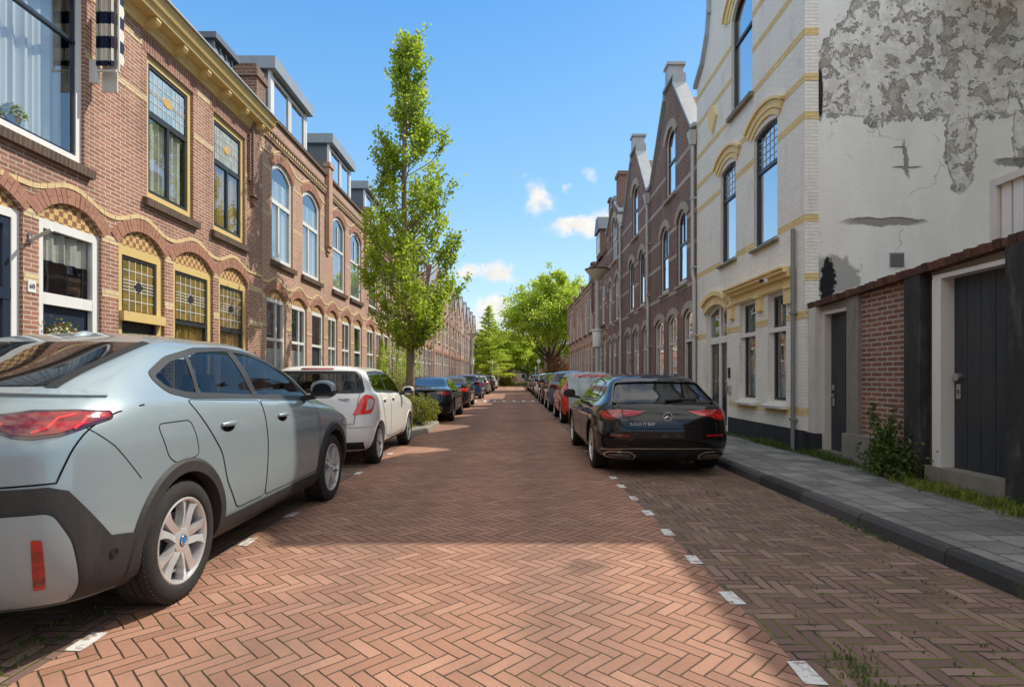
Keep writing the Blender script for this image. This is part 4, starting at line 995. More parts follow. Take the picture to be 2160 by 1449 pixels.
    rf.poly([H.P(y0, 8.6, 0), H.P(c, 11.3, -.15), H.P(c, 11.3, D), H.P(y0, 8.6, D)]); rf.poly([H.P(y1, 8.6, -.15), H.P(c, 11.3, -.15), H.P(c, 11.3, D), H.P(y1, 8.6, D)]); H.b(rf, 'roof', 'roof_tile', recalc=False)
    shell(H, y0, y1, 8.6, mat='brick_white', near=False)
    downpipe(H, 9.36, .1, 3.75, mat='pipe_dark', hopper=False, r=.035, d=.06)
    # metal vent on the side wall
    vt = MB(); vt.box(1.36, 1.58, -.02, 0, 3.08, 3.30)
    for i in range(7): vt.box(1.375, 1.565, -.034, -.018, 3.095+i*.028, 3.108+i*.028)
    H.b(vt, 'vent', 'pipe_dark')
    # security camera with a tuft of weed above it stays on the cornice
    return H
HW = white_house()
cr = empty('security_camera', (XR-.24, 9.93, 3.0), 'small white security camera under the yellow shop cornice', 'camera')
mb = MB(); mb.box(-.06, .0, -.05, .05, -.04, .03); mb.build('camera_body', M['white_paint'], cr)
mb = MB(); mb.tube([(-.06, 0, 0), (-.12, 0, -.01)], .03, 10); mb.build('camera_lens', M['black_plastic'], cr, smooth=40)

# ================= right: dark brick gables, a chimney gable, an oriel house, low flat houses
R1 = gable_house(14.47, 'dark brown brick gabled house with pale bands directly beside the white painted house', XR, -1, 4.95, 7.7, 10.0, 'brick_dark', group='dark brick gabled houses on the right', frame='offwhite_paint', frame2='dark_paint')
R2 = gable_house(19.43, 'dark brick gabled house with pale bands, second past the white painted house', XR, -1, 4.95, 7.7, 10.0, 'brick_dark', group='dark brick gabled houses on the right', frame='offwhite_paint', frame2='dark_paint')
R3 = gable_house(24.40, 'reddish brick gabled house with a chimney on its gable end', XR, -1, 4.0, 8.4, 9.5, 'brick_brown', 'stone_band', frame='white_paint', flat=.4, base_ops=[(.25, 1.1, 'd'), (1.5, 2.4, 'w'), (2.8, 3.6, 'w')], slate_cap=False)
k = MB(); k.pbox(R3.P, 25.0, 25.7, 8.0, 10.2, -.6, .02); k.pbox(R3.P, 24.94, 25.76, 10.2, 10.36, -.66, .08); R3.b(k, 'chimney', 'brick_brown')
k = MB(); k.pbox(R3.P, 27.3, 27.8, 8.0, 9.8, -.6, .02); k.pbox(R3.P, 27.25, 27.85, 9.8, 9.92, -.66, .08); R3.b(k, 'chimney', 'brick_brown')
R4 = parapet_house(28.42, 'reddish brick house with a small roof turret above its flat parapet', 'sash', 'brick_brown', 'white_paint', False, None, 4.9, -1, XR, gr=((.4, 1.2), (1.8, 2.8), (3.3, 4.3)), ups=((.7, 1.7), (3.0, 4.0)), par=7.6, far=True)
k = MB(); k.pbox(R4.P, 29.6, 31.0, 7.6, 9.0, -1.0, .15); tq = R4.b(k, 'roof_turret', 'brick_brown')
k = MB(); k.prism(R4.P, [(29.45, 9.0), (31.15, 9.0), (30.6, 9.75), (30.0, 9.75)], -1.1, .25); R4.b(k, 'turret_cap', 'slate', tq)
k = MB(); ring(R4, k, arch(29.75, 30.85, 7.8, 8.85), arch(29.85, 30.75, 7.9, 8.75), .14, .19); k.pbox(R4.P, 30.27, 30.33, 7.9, 8.75, .14, .18); R4.b(k, 'turret_window', 'white_paint', tq)
k = MB(); k.pbox(R4.P, 29.85, 30.75, 7.9, 8.75, .145, .165); R4.b(k, 'turret_pane', 'pane_sky', tq)
R5 = parapet_house(33.35, 'flat topped reddish brick house behind the tall street lamp', 'sash', 'brick_pink', 'white_paint', False, 'low flat topped brick houses far along the right', 4.9, -1, XR, gr=((.4, 1.2), (1.8, 2.8), (3.3, 4.3)), ups=((.7, 1.7), (3.0, 4.0)), par=7.0, far=True)
for y, l in ((38.28, 'flat topped brick house left of the tall street lamp'), (43.2, 'flat topped brick house above the blue parked car'), (80.0, 'flat topped brick house behind the spreading tree'), (84.9, 'farthest flat topped brick house behind the spreading tree')): place_copy(R5, y, l)
k = MB(); k.pbox(R5.P, 33.4, 35.2, 7.1, 8.1, -1.2, .02); R5.b(k, 'roof_box', 'zinc')
# a paler house set back behind the spreading tree
HP = House('pale_house', 'pale cream rendered house partly hidden behind the spreading tree', 6.4, 60.0, -1)
wall(HP, [(60, 0), (78, 0), (78, 6.6), (60, 6.6)], [arch(61+i*3.4, 62.1+i*3.4, .9, 2.6) for i in range(5)]+[arch(61+i*3.4, 62.1+i*3.4, 3.8, 5.6) for i in range(5)], 'offwhite_paint')
for i in range(5):
    for z0, z1 in ((.9, 2.6), (3.8, 5.6)): window(HP, 61+i*3.4, 62.1+i*3.4, z0, z1, pane='pane_sky', tr=(z1-.5,))
shell(HP, 60, 78, 6.6, mat='brick_pink'); k = MB(); k.pbox(HP.P, 59.9, 78.1, 6.6, 6.85, -9, .2); HP.b(k, 'roof', 'slate')

# end of the street: a low red brick row across
HE = House('brick_row_house', 'low red brick house closing the far end of the street', 0, 0, 1)
HE.root.location = (0, 124, 0); HE.P = lambda u, v, d: (u, -d, v); HE.y0 = 0
ops = [arch(-14+i*3.1, -12.9+i*3.1, .3 if i % 3 == 1 else .9, 2.5) for i in range(10)]
wall(HE, [(-18, 0), (20, 0), (20, 5.2), (-18, 5.2)], ops+[arch(-14+i*3.1, -12.9+i*3.1, 3.4, 4.8) for i in range(10)], 'brick_red')
for i in range(10):
    window(HE, -14+i*3.1, -12.9+i*3.1, .3 if i % 3 == 1 else .9, 2.5, tr=(2.0,), pane='pane_sky'); window(HE, -14+i*3.1, -12.9+i*3.1, 3.4, 4.8, pane='pane_sky')
k = MB(); k.poly([(-18.2, .2, 5.15), (20.2, .2, 5.15), (20.2, 3.5, 8), (-18.2, 3.5, 8)]); k.poly([(-18.2, 7, 5.15), (20.2, 7, 5.15), (20.2, 3.5, 8), (-18.2, 3.5, 8)]); HE.b(k, 'roof', 'roof_tile', recalc=False)
k = MB(); k.poly([(-18, .65, 0), (20, .65, 0), (20, .65, 5.2), (-18, .65, 5.2)]); HE.b(k, 'interior_wall', 'dark_room', recalc=False)
hc = copy_tree(HE.root); hc.location = (0, -26, 0); hc.rotation_euler = (0, 0, PI); hc['label'] = 'low red brick house closing the street behind the viewpoint'

# ================= right foreground: garden wall with two doors
WX = 4.80
def garden_wall():
    root = empty('garden_wall', (WX, 5.0, .1), 'weathered garden wall of red brick and dark concrete piers with a brick coping', 'garden wall')
    H = House.__new__(House); H.root = root; H.s = -1; H.y0 = 5.0; H.P = lambda u, v, d: (-d, u-5.0, v-.1)
    top = lambda y: 2.40+.045*(9.1-y)
    def seg(name, y0, y1, z0, z1, d0, d1, mat):
        mb = MB()
        if z1 is None: mb.hexa([H.P(y0, z0, d0), H.P(y1, z0, d0), H.P(y1, z0, d1), H.P(y0, z0, d1), H.P(y0, top(y0), d0), H.P(y1, top(y1), d0), H.P(y1, top(y1), d1), H.P(y0, top(y0), d1)])
        else: mb.pbox(H.P, y0, y1, z0, z1, d0, d1)
        return H.b(mb, name, mat)
    seg('rendered_pier', 8.87, 9.08, .44, None, -.2, .10, 'white_render'); seg('pier_base', 8.86, 9.085, .1, .44, -.2, .112, 'plinth')
    seg('concrete_pier', 7.85, 8.13, .1, None, -.2, .05, 'concrete'); seg('concrete_base', 7.12, 8.16, .1, .52, -.2, .10, 'concrete')
    seg('brick_panel', 6.87, 7.85, .3, None, -.2, 0, 'brick_garden')
    seg('dark_pier', 6.60, 6.87, .1, None, -.25, .09, 'black_concrete'); seg('dark_pier', 6.54, 6.60, .1, None, -.25, -.02, 'black_concrete')
    seg('dark_pier', 4.3, 5.42, .1, None, -.25, .12, 'black_concrete'); seg('brick_panel', 1.0, 4.3, .1, None, -.25, .0, 'brick_garden')
    seg('lintel', 8.13, 8.87, 2.34, None, -.2, .02, 'concrete'); seg('lintel', 5.42, 6.54, 2.47, None, -.2, .0, 'concrete')
    # soldier coping bricks, each tilted a little
    cp = MB(); y = 1.0
    while y < 9.08:
        z = top(y)+.002; j = rng.uniform(-.008, .008); t = rng.uniform(-.004, .004)
        cp.hexa([H.P(y, z, -.22), H.P(y+.078, z, -.22), H.P(y+.078, z, .10+j), H.P(y, z, .10+j), H.P(y, z+.11+j+t, -.22), H.P(y+.078, z+.11+j, -.22), H.P(y+.078, z+.085+j, .12+j), H.P(y, z+.085+j+t, .12+j)]); y += .088
    H.b(cp, 'coping', M['coping_brick'])
    # door frames and plank doors
    def plank_door(y0, y1, z0, z1, d, n, kind, label):
        mb = MB(); w = (y1-y0)/n
        for i in range(n): mb.pbox(H.P, y0+w*i+.004, y0+w*(i+1)-.004, z0, z1, d-.05, d+rng.uniform(-.003, .003))
        mb.pbox(H.P, y0, y1, z0, z1, d-.06, d-.012)
        o = H.b(mb, 'plank_door', M['door_planks']); o['label'] = label
        lk = MB()
        if kind == 1:
            uu = y1-.09; lk.pbox(H.P, uu-.035, uu+.035, 1.12, 1.20, d, d+.02); lk.pbox(H.P, uu-.028, uu+.028, .88, 1.0, d, d+.012); lk.lathe([(0, .03), (.028, .03), (.03, .012), (.03, 0)], 14, Matrix.Translation(H.P(uu+.005, 1.04, d)) @ Matrix.Rotation(-PI/2, 4, 'Y'))
        else:
            uu = y1-.08; lk.lathe([(0, .045), (.042, .045), (.046, .03), (.046, 0)], 18, Matrix.Translation(H.P(uu, 1.32, d)) @ Matrix.Rotation(-PI/2, 4, 'Y')); lk.pbox(H.P, uu-.03, uu+.03, 1.08, 1.24, d, d+.014)
        H.b(lk, 'lock', 'metal', o, smooth=40)
        if kind == 2:
            kh = MB(); kh.pbox(H.P, uu-.006, uu+.006, 1.13, 1.18, d+.012, d+.018); H.b(kh, 'keyhole', 'black_plastic', o)
        return o
    plank_door(8.14, 8.79, .20, 2.28, -.10, 5, 1, 'narrow navy plank door with worn paint')
    plank_door(5.44, 6.36, .31, 2.42, -.12, 5, 2, 'large dark plank door with round knob')
    f1 = MB(); f1.pbox(H.P, 8.79, 8.868, .12, 2.34, -.16, .0); f1.pbox(H.P, 8.13, 8.79, 2.28, 2.34, -.16, .0); H.b(f1, 'door_frame', 'offwhite_paint')
    f2 = MB(); f2.pbox(H.P, 6.36, 6.49, .30, 2.42, -.2, .03); f2.pbox(H.P, 5.42, 6.49, 2.42, 2.47, -.2, .025); H.b(f2, 'door_frame', 'white_paint')
    st = MB(); st.pbox(H.P, 8.13, 8.87, .10, .20, -.2, .06); H.b(st, 'doorstep', 'concrete'); st = MB(); st.pbox(H.P, 5.42, 6.54, .10, .31, -.2, .08); H.b(st, 'doorstep', 'concrete')
    return root
g = G('coping_brick'); r = g.n('NewGeometry').outputs['Random Per Island']; f = g.noise(g.pos(), 20, 5, .7)
M['coping_brick'] = g.out(g.bsdf(g.mix(g.ss(f, .4, .7, 0, .6), g.ramp(r, [(0, L(.09, .05, .04)), (.5, L(.15, .075, .055)), (1, L(.21, .10, .07))]), L(.06, .055, .04)), .9, .2, normal=g.bump(f, .6, .01)))
g = G('door_planks'); f = g.noise(g.vm('MULTIPLY', g.pos(), (30, 30, 2.2)), 1.0, 5, .65); ch = g.noise(g.vm('MULTIPLY', g.pos(), (9, 9, 3.5)), 1.6, 6, .75); p = g.sep(g.pos())
low = g.ss(p[2], .1, 1.2, .10, 0)
cc = g.mix(g.ss(f, .3, .7), L(.022, .030, .042), L(.040, .048, .060)); cc = g.mix(g.ss(g.noise(g.pos(), 1.6, 3), .4, .7, 0, .6), cc, L(.055, .055, .05))
cc = g.mix(g.ss(g.m('ADD', ch, low), .735, .76, 0, .8), cc, L(.24, .24, .23))
M['door_planks'] = g.out(g.bsdf(cc, .48, .4, normal=g.bump(g.m('ADD', f, ch), .25, .006)))
garden_wall()
# white roof-terrace screen above the garden wall
def terrace_screen():
    root = empty('terrace_screen', (5.05, 6.95, 2.30), 'white boarded terrace screen rising behind the garden wall at the right edge', 'fence')
    mb = MB()
    for i in range(24):
        y = -1.06-i*.14; mb.box(-.005, .03, y-.118, y-.004, .0, 1.0)
    bk = MB(); bk.box(.032, .05, -4.4, -1.05, 0, 1.0); bk.build('backing', M['pipe'], root)
    mb.build('boards', M['white_paint'], root)
    fr = MB(); fr.box(-.05, .05, -1.05, -.97, -.6, 1.08); fr.box(-.052, .06, -4.4, -1.05, 1.0, 1.075); fr.box(-.05, .05, -2.2, -2.13, 0, 1.0)
    fr.build('frame', M['offwhite_paint'], root)
terrace_screen()
# unseen building added behind the garden wall to cast the foreground shadow
NB = House('added_shadow_building', 'unseen flat roofed white building added behind the garden wall to shade the foreground', 6.76, 0, -1)
wall(NB, [(4.3, 0), (7.35, 0), (7.35, 7.5), (4.3, 7.5)], [arch(5.0, 6.2, 1, 2.6), arch(5.0, 6.2, 4.4, 6.2)], 'white_render')
for z0, z1 in ((1, 2.6), (4.4, 6.2)): window(NB, 5.0, 6.2, z0, z1, tr=(z1-.5,), pane='pane_sky')
shell(NB, 4.3, 7.35, 7.5, 2.3, 'white_render'); k = MB(); k.pbox(NB.P, 4.1, 8.90, 7.46, 7.62, -2.3, .0); NB.b(k, 'roof', 'white_paint')  # slab oversails the added building to lengthen its cast shadow
# ------------------------------------------------------------------ cars
from mathutils.interpolate import poly_3d_calc
def paint(name, col, metal=.0, rough=.35, coat=1.0, flake=.0, dust=.12, spec=.5):
    g = G(name); f = g.noise(g.obj(), 3.0, 5, .65); z = g.sep(g.obj())[2]
    d = g.m('MULTIPLY', g.ss(f, .35, .75), g.ss(z, 1.0, .2, .1, 1))
    c = g.mix(g.m('MULTIPLY', d, dust), col, L(.22, .18, .14))
    sh = g.bsdf(c, g.mixf(d, rough, min(1, rough+.25)), spec, metal, Coat_Weight=coat, Coat_Roughness=g.mixf(d, .025, .10))
    mx = g.n('MixShader'); g.set(mx.inputs[0], g.n('NewGeometry').outputs['Backfacing']); g.set(mx.inputs[1], sh); g.set(mx.inputs[2], g.bsdf(L(.03, .03, .031), .85, .2))   # trim lining inside the shell
    return g.out(mx.outputs[0])
M['paint_bluegrey'] = paint('paint_bluegrey', L(.285, .35, .365), .25, .30)
M['paint_white'] = paint('paint_white', L(.80, .78, .73), 0, .35, dust=.06)
M['paint_black'] = paint('paint_black', L(.004, .004, .0045), 0, .3, dust=.015, spec=.08)
M['paint_graphite'] = paint('paint_graphite', L(.035, .035, .037), .4, .3)
M['paint_blue'] = paint('paint_blue', L(.022, .075, .20), .2, .3)
M['paint_steelblue'] = paint('paint_steelblue', L(.06, .13, .22), .2, .3)
M['paint_red'] = paint('paint_red', L(.62, .03, .018), 0, .3)
M['paint_silver'] = paint('paint_silver', L(.42, .43, .43), .5, .3)
M['paint_darkred'] = paint('paint_darkred', L(.12, .015, .015), 0, .3)
M['paint_brown'] = paint('paint_brown', L(.07, .05, .045), .2, .3)
M['cladding'] = plain('cladding', L(.035, .033, .032), .62, .35, .3, 9, .12, dirt=.3, dirtcol=L(.10, .085, .07))
M['car_glass'] = (lambda g: g.out(g.bsdf(L(.010, .011, .012), .02, .6, IOR=1.5)))(G('car_glass'))
def car_clear():
    g = G('car_glass_clear'); gl = g.n('BsdfGlossy'); gl.inputs['Roughness'].default_value = .012; g.set(gl.inputs['Color'], L(.95, .97, 1))
    tr = g.n('BsdfTransparent'); g.set(tr.inputs[0], L(.30, .33, .33)); mx = g.n('MixShader'); g.set(mx.inputs[0], g.m('MINIMUM', schlick(g, .75), .95)); g.set(mx.inputs[1], tr.outputs[0]); g.set(mx.inputs[2], gl.outputs[0])
    return g.out(mx.outputs[0])
M['car_glass_clear'] = car_clear()
g = G('rubber'); f = g.noise(g.obj(), 22, 4, .6)
M['rubber'] = g.out(g.bsdf(g.mix(g.ss(f, .4, .75, 0, .6), L(.024, .023, .022), L(.045, .040, .034)), .8, .3))
M['tread'] = M['rubber']
M['alloy'] = plain('alloy', L(.70, .69, .67), .30, .5, .10, 12, metal=.55)
M['alloy_dark'] = plain('alloy_dark', L(.25, .25, .25), .3, .5, .12, 12, metal=.9)
M['disc'] = plain('brake_disc', L(.16, .15, .14), .45, .5, .3, 20, metal=.8)
M['chrome'] = plain('chrome', L(.75, .76, .78), .12, .5, 0, 3, metal=1.0)
g = G('light_red'); r = g.noise(g.vm('MULTIPLY', g.obj(), (2, 2, 9)), 1.6, 1, .4, .4)
M['light_red'] = g.out(g.bsdf(g.mix(g.ss(r, .38, .62), L(.13, .003, .003), L(.38, .008, .006)), .08, .6, Coat_Weight=1.0, Emission_Color=L(.8, .02, .01), Emission_Strength=.02))
M['light_bright'] = (lambda g: g.out(g.bsdf(L(.62, .02, .012), .1, .6, Coat_Weight=1.0, Emission_Color=L(1, .05, .02), Emission_Strength=.10)))(G('light_bright'))
M['light_smoke'] = (lambda g: g.out(g.bsdf(L(.05, .005, .005), .05, .7, Coat_Weight=1.0)))(G('light_smoke'))
M['light_clear'] = (lambda g: g.out(g.bsdf(g.mix(g.vor(g.obj(), 28), L(.65, .65, .66), L(.3, .3, .32)), .08, .6, Coat_Weight=1.0)))(G('light_clear'))
M['gap'] = (lambda g: g.out(g.bsdf(L(.006, .006, .006), .9, .1)))(G('panel_gap'))
M['blue_roundel'] = plain('blue_roundel', L(.02, .16, .42), .25)
M['seat'] = plain('seat_fabric', L(.05, .05, .052), .85, .2, .3, 10)

REAR = [(0, 0), (.40, .002), (.72, .012), (.925, .036), (1.0, .095)]
SIDE = [.18, .28, .38, .48, .58, .68, .78, .86]
FRONT = [(1.0, .915), (.93, .968), (.72, .990), (.40, .998), (0, 1)]
def lerp_tab(t, y):
    if not isinstance(t, (list, tuple)): return t
    return float(np.interp(y, [a for a, b in t], [b for a, b in t]))
def bspline_w(k):
    t = np.arange(k)/k
    return np.stack([(1-t)**3/6, (3*t**3-6*t**2+4)/6, (-3*t**3+3*t**2+3*t+1)/6, t**3/6], 1)
def car_grid(rows, su, sv):
    half = []
    for row in rows:
        yr, yf, w, z = row[:4]; rc = row[4] if len(row) > 4 else 1.0; ln = yf-yr; pts = []
        for xf, f in REAR: y = yr+f*ln*rc; pts.append((xf, y))
        for f in SIDE: pts.append((1.0, yr+f*ln))
        for xf, f in FRONT: pts.append((xf, yr+f*ln))
        half.append([(xf*lerp_tab(w, y), y, lerp_tab(z, y)) for xf, y in pts])
    h = np.array(half); mir = h[:, -2:0:-1].copy(); mir[:, :, 0] *= -1
    ctrl = np.concatenate([h, mir], 1)
    gt = ctrl[-2].copy(); nh = h.shape[1]; idx = [0]+list(range(ctrl.shape[1]-1, 0, -1)); gt = gt[idx]
    # ghost beyond the closing rows: the mirrored neighbour
    gb = ctrl[1][idx]
    cc = np.concatenate([gb[None], ctrl, gt[None]], 0)
    W = bspline_w(su); out = []
    for i in range(len(cc)-3):
        for k in range(su): out.append(sum(W[k, q]*cc[i+q] for q in range(4)))
    out.append((cc[-3]+4*cc[-2]+cc[-1])/6 if True else 0)
    rws = np.array(out)
    W2 = bspline_w(sv); n = rws.shape[1]; cols = []
    for j in range(n):
        for k in range(sv): cols.append(sum(W2[k, q]*rws[:, (j-1+q) % n] for q in range(4)))
    return np.stack(cols, 1)

class Car:
    def __init__(s, name, label, rows, wheels, r_arch, mat, loc, rz=0.0, hi=True, zs=1.0, group=None, su=5, sv=4, cat='car'):
        s.root = empty(name, (loc[0], loc[1], 0), label, cat, group); s.root.rotation_euler = (0, 0, rz)
        s.mat = mat; s.hi = hi
        if not hi: su, sv = 3, 2
        g_ = car_grid(rows, su, sv); nr, nc = g_.shape[:2]
        V = [tuple(p) for p in g_.reshape(-1, 3)]; F = []
        for i in range(nr-1):
            for j in range(nc): F.append((i*nc+j, i*nc+(j+1) % nc, (i+1)*nc+(j+1) % nc, (i+1)*nc+j))
        me = bpy.data.meshes.new('body'); me.from_pydata(V, [], F)
        bm = bmesh.new(); bm.from_mesh(me); bmesh.ops.remove_doubles(bm, verts=bm.verts, dist=1e-4); bmesh.ops.dissolve_degenerate(bm, edges=bm.edges, dist=1e-5)
        bmesh.ops.recalc_face_normals(bm, faces=bm.faces); bm.normal_update()
        s.bv = [v.co.copy() for v in bm.verts]; s.bn = [v.normal.copy() for v in bm.verts]; bm.faces.ensure_lookup_table(); bm.verts.index_update()
        s.bf = [[v.index for v in f.verts] for f in bm.faces]
        s.bvh = BVHTree.FromPolygons(s.bv, s.bf); s.W = max(abs(v.x) for v in s.bv)
        bm.to_mesh(me); bm.free(); me.polygons.foreach_set('use_smooth', [True]*len(me.polygons))
        o = bpy.data.objects.new('body', me); COL.objects.link(o); o.parent = s.root
        me.materials.append(M[mat]); me.materials.append(M['black_plastic'])
        s.wheels = wheels; s.r_arch = r_arch
        # cut the wheel arches
        cb = MB()
        for (wx, wy, wz, wr) in wheels:
            for sg in (1, -1):
                Mx = Matrix.Translation((sg*(wx-.30), wy, wz)) @ Matrix.Rotation(sg*PI/2, 4, 'Y')
                cb.lathe([(r_arch, 0), (r_arch, 1.0)], 48, Mx, cap=True)
        co_ = cb.build('cut', M['gap'], s.root); mo = o.modifiers.new('b', 'BOOLEAN'); mo.object = co_; mo.solver = 'EXACT'; mo.operation = 'DIFFERENCE'; mo.material_mode = 'TRANSFER'
        dg = bpy.context.evaluated_depsgraph_get(); new = bpy.data.meshes.new_from_object(o.evaluated_get(dg)); o.modifiers.clear(); bpy.data.objects.remove(co_)
        o.data = new; new.name = 'body'
        names = [m_.name if m_ else '' for m_ in new.materials]
        mi = [1 if names[p.material_index] == M['gap'].name else 0 for p in new.polygons]
        new.materials.clear(); new.materials.append(M[mat]); new.materials.append(M['black_plastic'])
        new.polygons.foreach_set('material_index', mi); new.set_sharp_from_angle(angle=R(42)); new.update(); s.body = o
        s.L = max(v.y for v in s.bv)
    def hit(s, view, a, b):
        """view 'side+'/'side-': (y, z); 'rear': (x, z); 'front': (x, z); 'top': (x, y)"""
        if view[:4] == 'side':
            sg = 1 if view[4] == '+' else -1; o_, d = Vector((sg*3, a, b)), Vector((-sg, 0, 0))
        elif view[:4] == 'wrap':   # a = metres round the tail from its centre line
            sg = 1 if view[4] == '+' else -1; w_, r_ = s.W-.02, .36; a0 = w_-r_; a1 = a0+r_*PI/2
            if a < a0: o_, d = Vector((sg*a, -3, b)), Vector((0, 1, 0))
            elif a < a1: th = (a-a0)/r_; u = Vector((sg*math.sin(th), -math.cos(th), 0)); o_ = Vector((sg*a0, r_, b))+u*3; d = -u
            else: o_, d = Vector((sg*3, r_+a-a1, b)), Vector((-sg, 0, 0))
        elif view == 'rear': o_, d = Vector((a, -3, b)), Vector((0, 1, 0))
        elif view == 'front': o_, d = Vector((a, 9, b)), Vector((0, -1, 0))
        else: o_, d = Vector((a, b, 4)), Vector((0, 0, -1))
        p, n, fi, dist = s.bvh.ray_cast(o_, d)
        if p is None: return None
        f = s.bf[fi]; w = poly_3d_calc([s.bv[i] for i in f], p); nn = Vector((0, 0, 0))
        for i, k in zip(f, w): nn += s.bn[i]*k
        nn.normalize()
        if nn.dot(d) > 0: nn = -nn
        return p, nn
    def patch(s, polys, name, mat, parent=None, off=.004, step=.035, thick=0.0):
        """polys: list of (view, outline); each outline is draped over the body as one mesh"""
        mb = MB(); nrm = []
        if not s.hi: step *= 2
        for view, poly in polys:
            pts = []; n = len(poly)
            for i in range(n):
                (ax, ay), (bx, by) = poly[i], poly[(i+1) % n]; k = max(1, int(math.hypot(bx-ax, by-ay)/step))
                for q in range(k): pts.append((ax+(bx-ax)*q/k, ay+(by-ay)*q/k))
            nb = len(pts); xs = [p[0] for p in pts]; ys = [p[1] for p in pts]
            def inside(x, y):
                c = False
                for i in range(nb):
                    (x1, y1), (x2, y2) = pts[i], pts[i-1]
                    if (y1 > y) != (y2 > y) and x < (x2-x1)*(y-y1)/(y2-y1)+x1: c = not c
                return c
            gx = np.arange(min(xs)+step/2, max(xs), step); gy = np.arange(min(ys)+step/2, max(ys), step)
            allp = list(pts)+[(float(x), float(y)) for x in gx for y in gy if inside(x, y) and min((x-px)**2+(y-py)**2 for px, py in pts) > (step*.45)**2]
            vo, eo, fo, *_ = delaunay_2d_cdt([Vector(p) for p in allp], [(i, (i+1) % nb) for i in range(nb)], [], 1, 1e-5)
            base = len(mb.v); ok = []
            for v in vo:
                h = s.hit(view, v[0], v[1])
                if h is None: mb.v.append((0, 0, 0)); nrm.append((0, 0, 1)); ok.append(False)
                else:
                    p, nn = h; mb.v.append(tuple(p+nn*off)); nrm.append(tuple(nn)); ok.append(True)
            for f in fo:
                cx = sum(vo[i][0] for i in f)/len(f); cy_ = sum(vo[i][1] for i in f)/len(f)
                if all(ok[i] for i in f) and inside(cx, cy_): mb.f.append([base+i for i in f]); mb.mi.append(0)
        me = bpy.data.meshes.new(name); me.from_pydata(mb.v, [], mb.f)
        me.materials.append(M[mat])
        # orient faces along the body's normals
        bm = bmesh.new(); bm.from_mesh(me); bm.faces.ensure_lookup_table(); bm.normal_update()
        for f in bm.faces:
            if f.normal.dot(Vector(nrm[f.verts[0].index])) < 0: f.normal_flip()
        bm.to_mesh(me); bm.free()
        me.polygons.foreach_set('use_smooth', [True]*len(me.polygons))
        me.normals_split_custom_set_from_vertices(nrm)
        o = bpy.data.objects.new(name, me); COL.objects.link(o); o.parent = parent or s.root
        return o
    def line(s, view, pts, name='panel_gap', mat='gap', w=.005, off=.002, parent=None, step=.03, raised=0.0, close=False):
        P = []
        if close: pts = list(pts)+[pts[0]]
        for (ax, ay), (bx, by) in zip(pts, pts[1:]):
            k = max(1, int(math.hypot(bx-ax, by-ay)/step))
            for q in range(k): P.append((ax+(bx-ax)*q/k, ay+(by-ay)*q/k))
        P.append(pts[-1]); Q = [s.hit(view, *p) for p in P]; mb = MB(); prev = None
        for i, h in enumerate(Q):
            if h is None: prev = None; continue
            j0, j1 = max(0, i-1), min(len(Q)-1, i+1)
            if Q[j0] is None or Q[j1] is None: prev = None; continue
            t = (Q[j1][0]-Q[j0][0]); 
            if t.length < 1e-6: continue
            sd = t.normalized().cross(h[1])*w/2; c = h[0]+h[1]*off
            cur = (c-sd, c+sd, c-sd+h[1]*raised, c+sd+h[1]*raised)
            if prev:
                if raised: mb.hexa([prev[0], prev[1], cur[1], cur[0], prev[2], prev[3], cur[3], cur[2]])
                else: mb.poly([prev[0], prev[1], cur[1], cur[0]])
            prev = cur
        return mb.build(name, M[mat], parent or s.root, smooth=40 if raised else None, recalc=bool(raised)) if mb.v else None
    def arch_lip(s, sg, w, r0, r1, mat, name='arch_cladding', a0=-15, a1=195, out=.012, inward=.07):
        wx, wy, wz, wr = w; mb = MB(); n = 40; prev = None; view = 'side+' if sg > 0 else 'side-'
        for i in range(n+1):
            a = R(a0+(a1-a0)*i/n); pts = []
            e = []
            for q in range(5):
                r = r0+(r1-r0)*q/4; h = s.hit(view, wy+r*math.cos(a), wz+r*math.sin(a)); e.append((r, h))
            if any(h is None or abs(h[0].x) < wx-.25 for r, h in e): prev = None; continue
            cur = [Vector((e[0][1][0].x-sg*inward, wy+r0*math.cos(a), wz+r0*math.sin(a)))]
            for q, (r, h) in enumerate(e): cur.append(Vector((h[0].x+sg*(out*(1 if q < 4 else .15)), wy+r*math.cos(a), wz+r*math.sin(a))))
            if prev:
                for k in range(len(cur)-1):
                    q = [prev[k], prev[k+1], cur[k+1], cur[k]]; nn = (q[1]-q[0]).cross(q[2]-q[1]); want = Vector((sg, 0, 0)) if k else Vector((0, wy-cur[0].y, wz-cur[0].z))
                    mb.poly(q if nn.dot(want) > 0 else q[::-1])
            prev = cur
        return mb.build(name, M[mat], s.root, smooth=50, recalc=False)
    def wheel(s, sg, w, style='five', rimmat='alloy', width=.215, hub=None, detail=True):
        wx, wy, wz, wr = w; root = bpy.data.objects.new('wheel', None); COL.objects.link(root); root.parent = s.root; root.location = (sg*wx, wy, wz); root.empty_display_size = .1
        Mx = Matrix.Rotation(sg*PI/2, 4, 'Y')   # local z -> outwards
        k = wr/.355; rr = .252*k if detail else .225*k
        prof = [(rr, -width), (rr+.03*k, -width-.006), (wr-.035*k, -width-.004), (wr-.012*k, -width+.012)]
        t0, t1 = -width+.022, -.022
        for gq in range(4):
            a = t0+(t1-t0)*(gq+.0)/4; b_ = t0+(t1-t0)*(gq+1)/4; prof += [(wr, a+.006), (wr, b_-.006), (wr-.008, b_-.004), (wr-.008, b_+.004)] if gq < 3 else [(wr, a+.006), (wr, b_-.002)]
        prof += [(wr-.012*k, -.008), (wr-.035*k, .004), (wr-.06*k, .009), (wr-.075*k, .007), (rr+.018*k, .006), (rr+.004*k, -.004), (rr-.002, -.012)]
        mb = MB(); mb.lathe(prof, 72 if s.hi else 28, Mx)
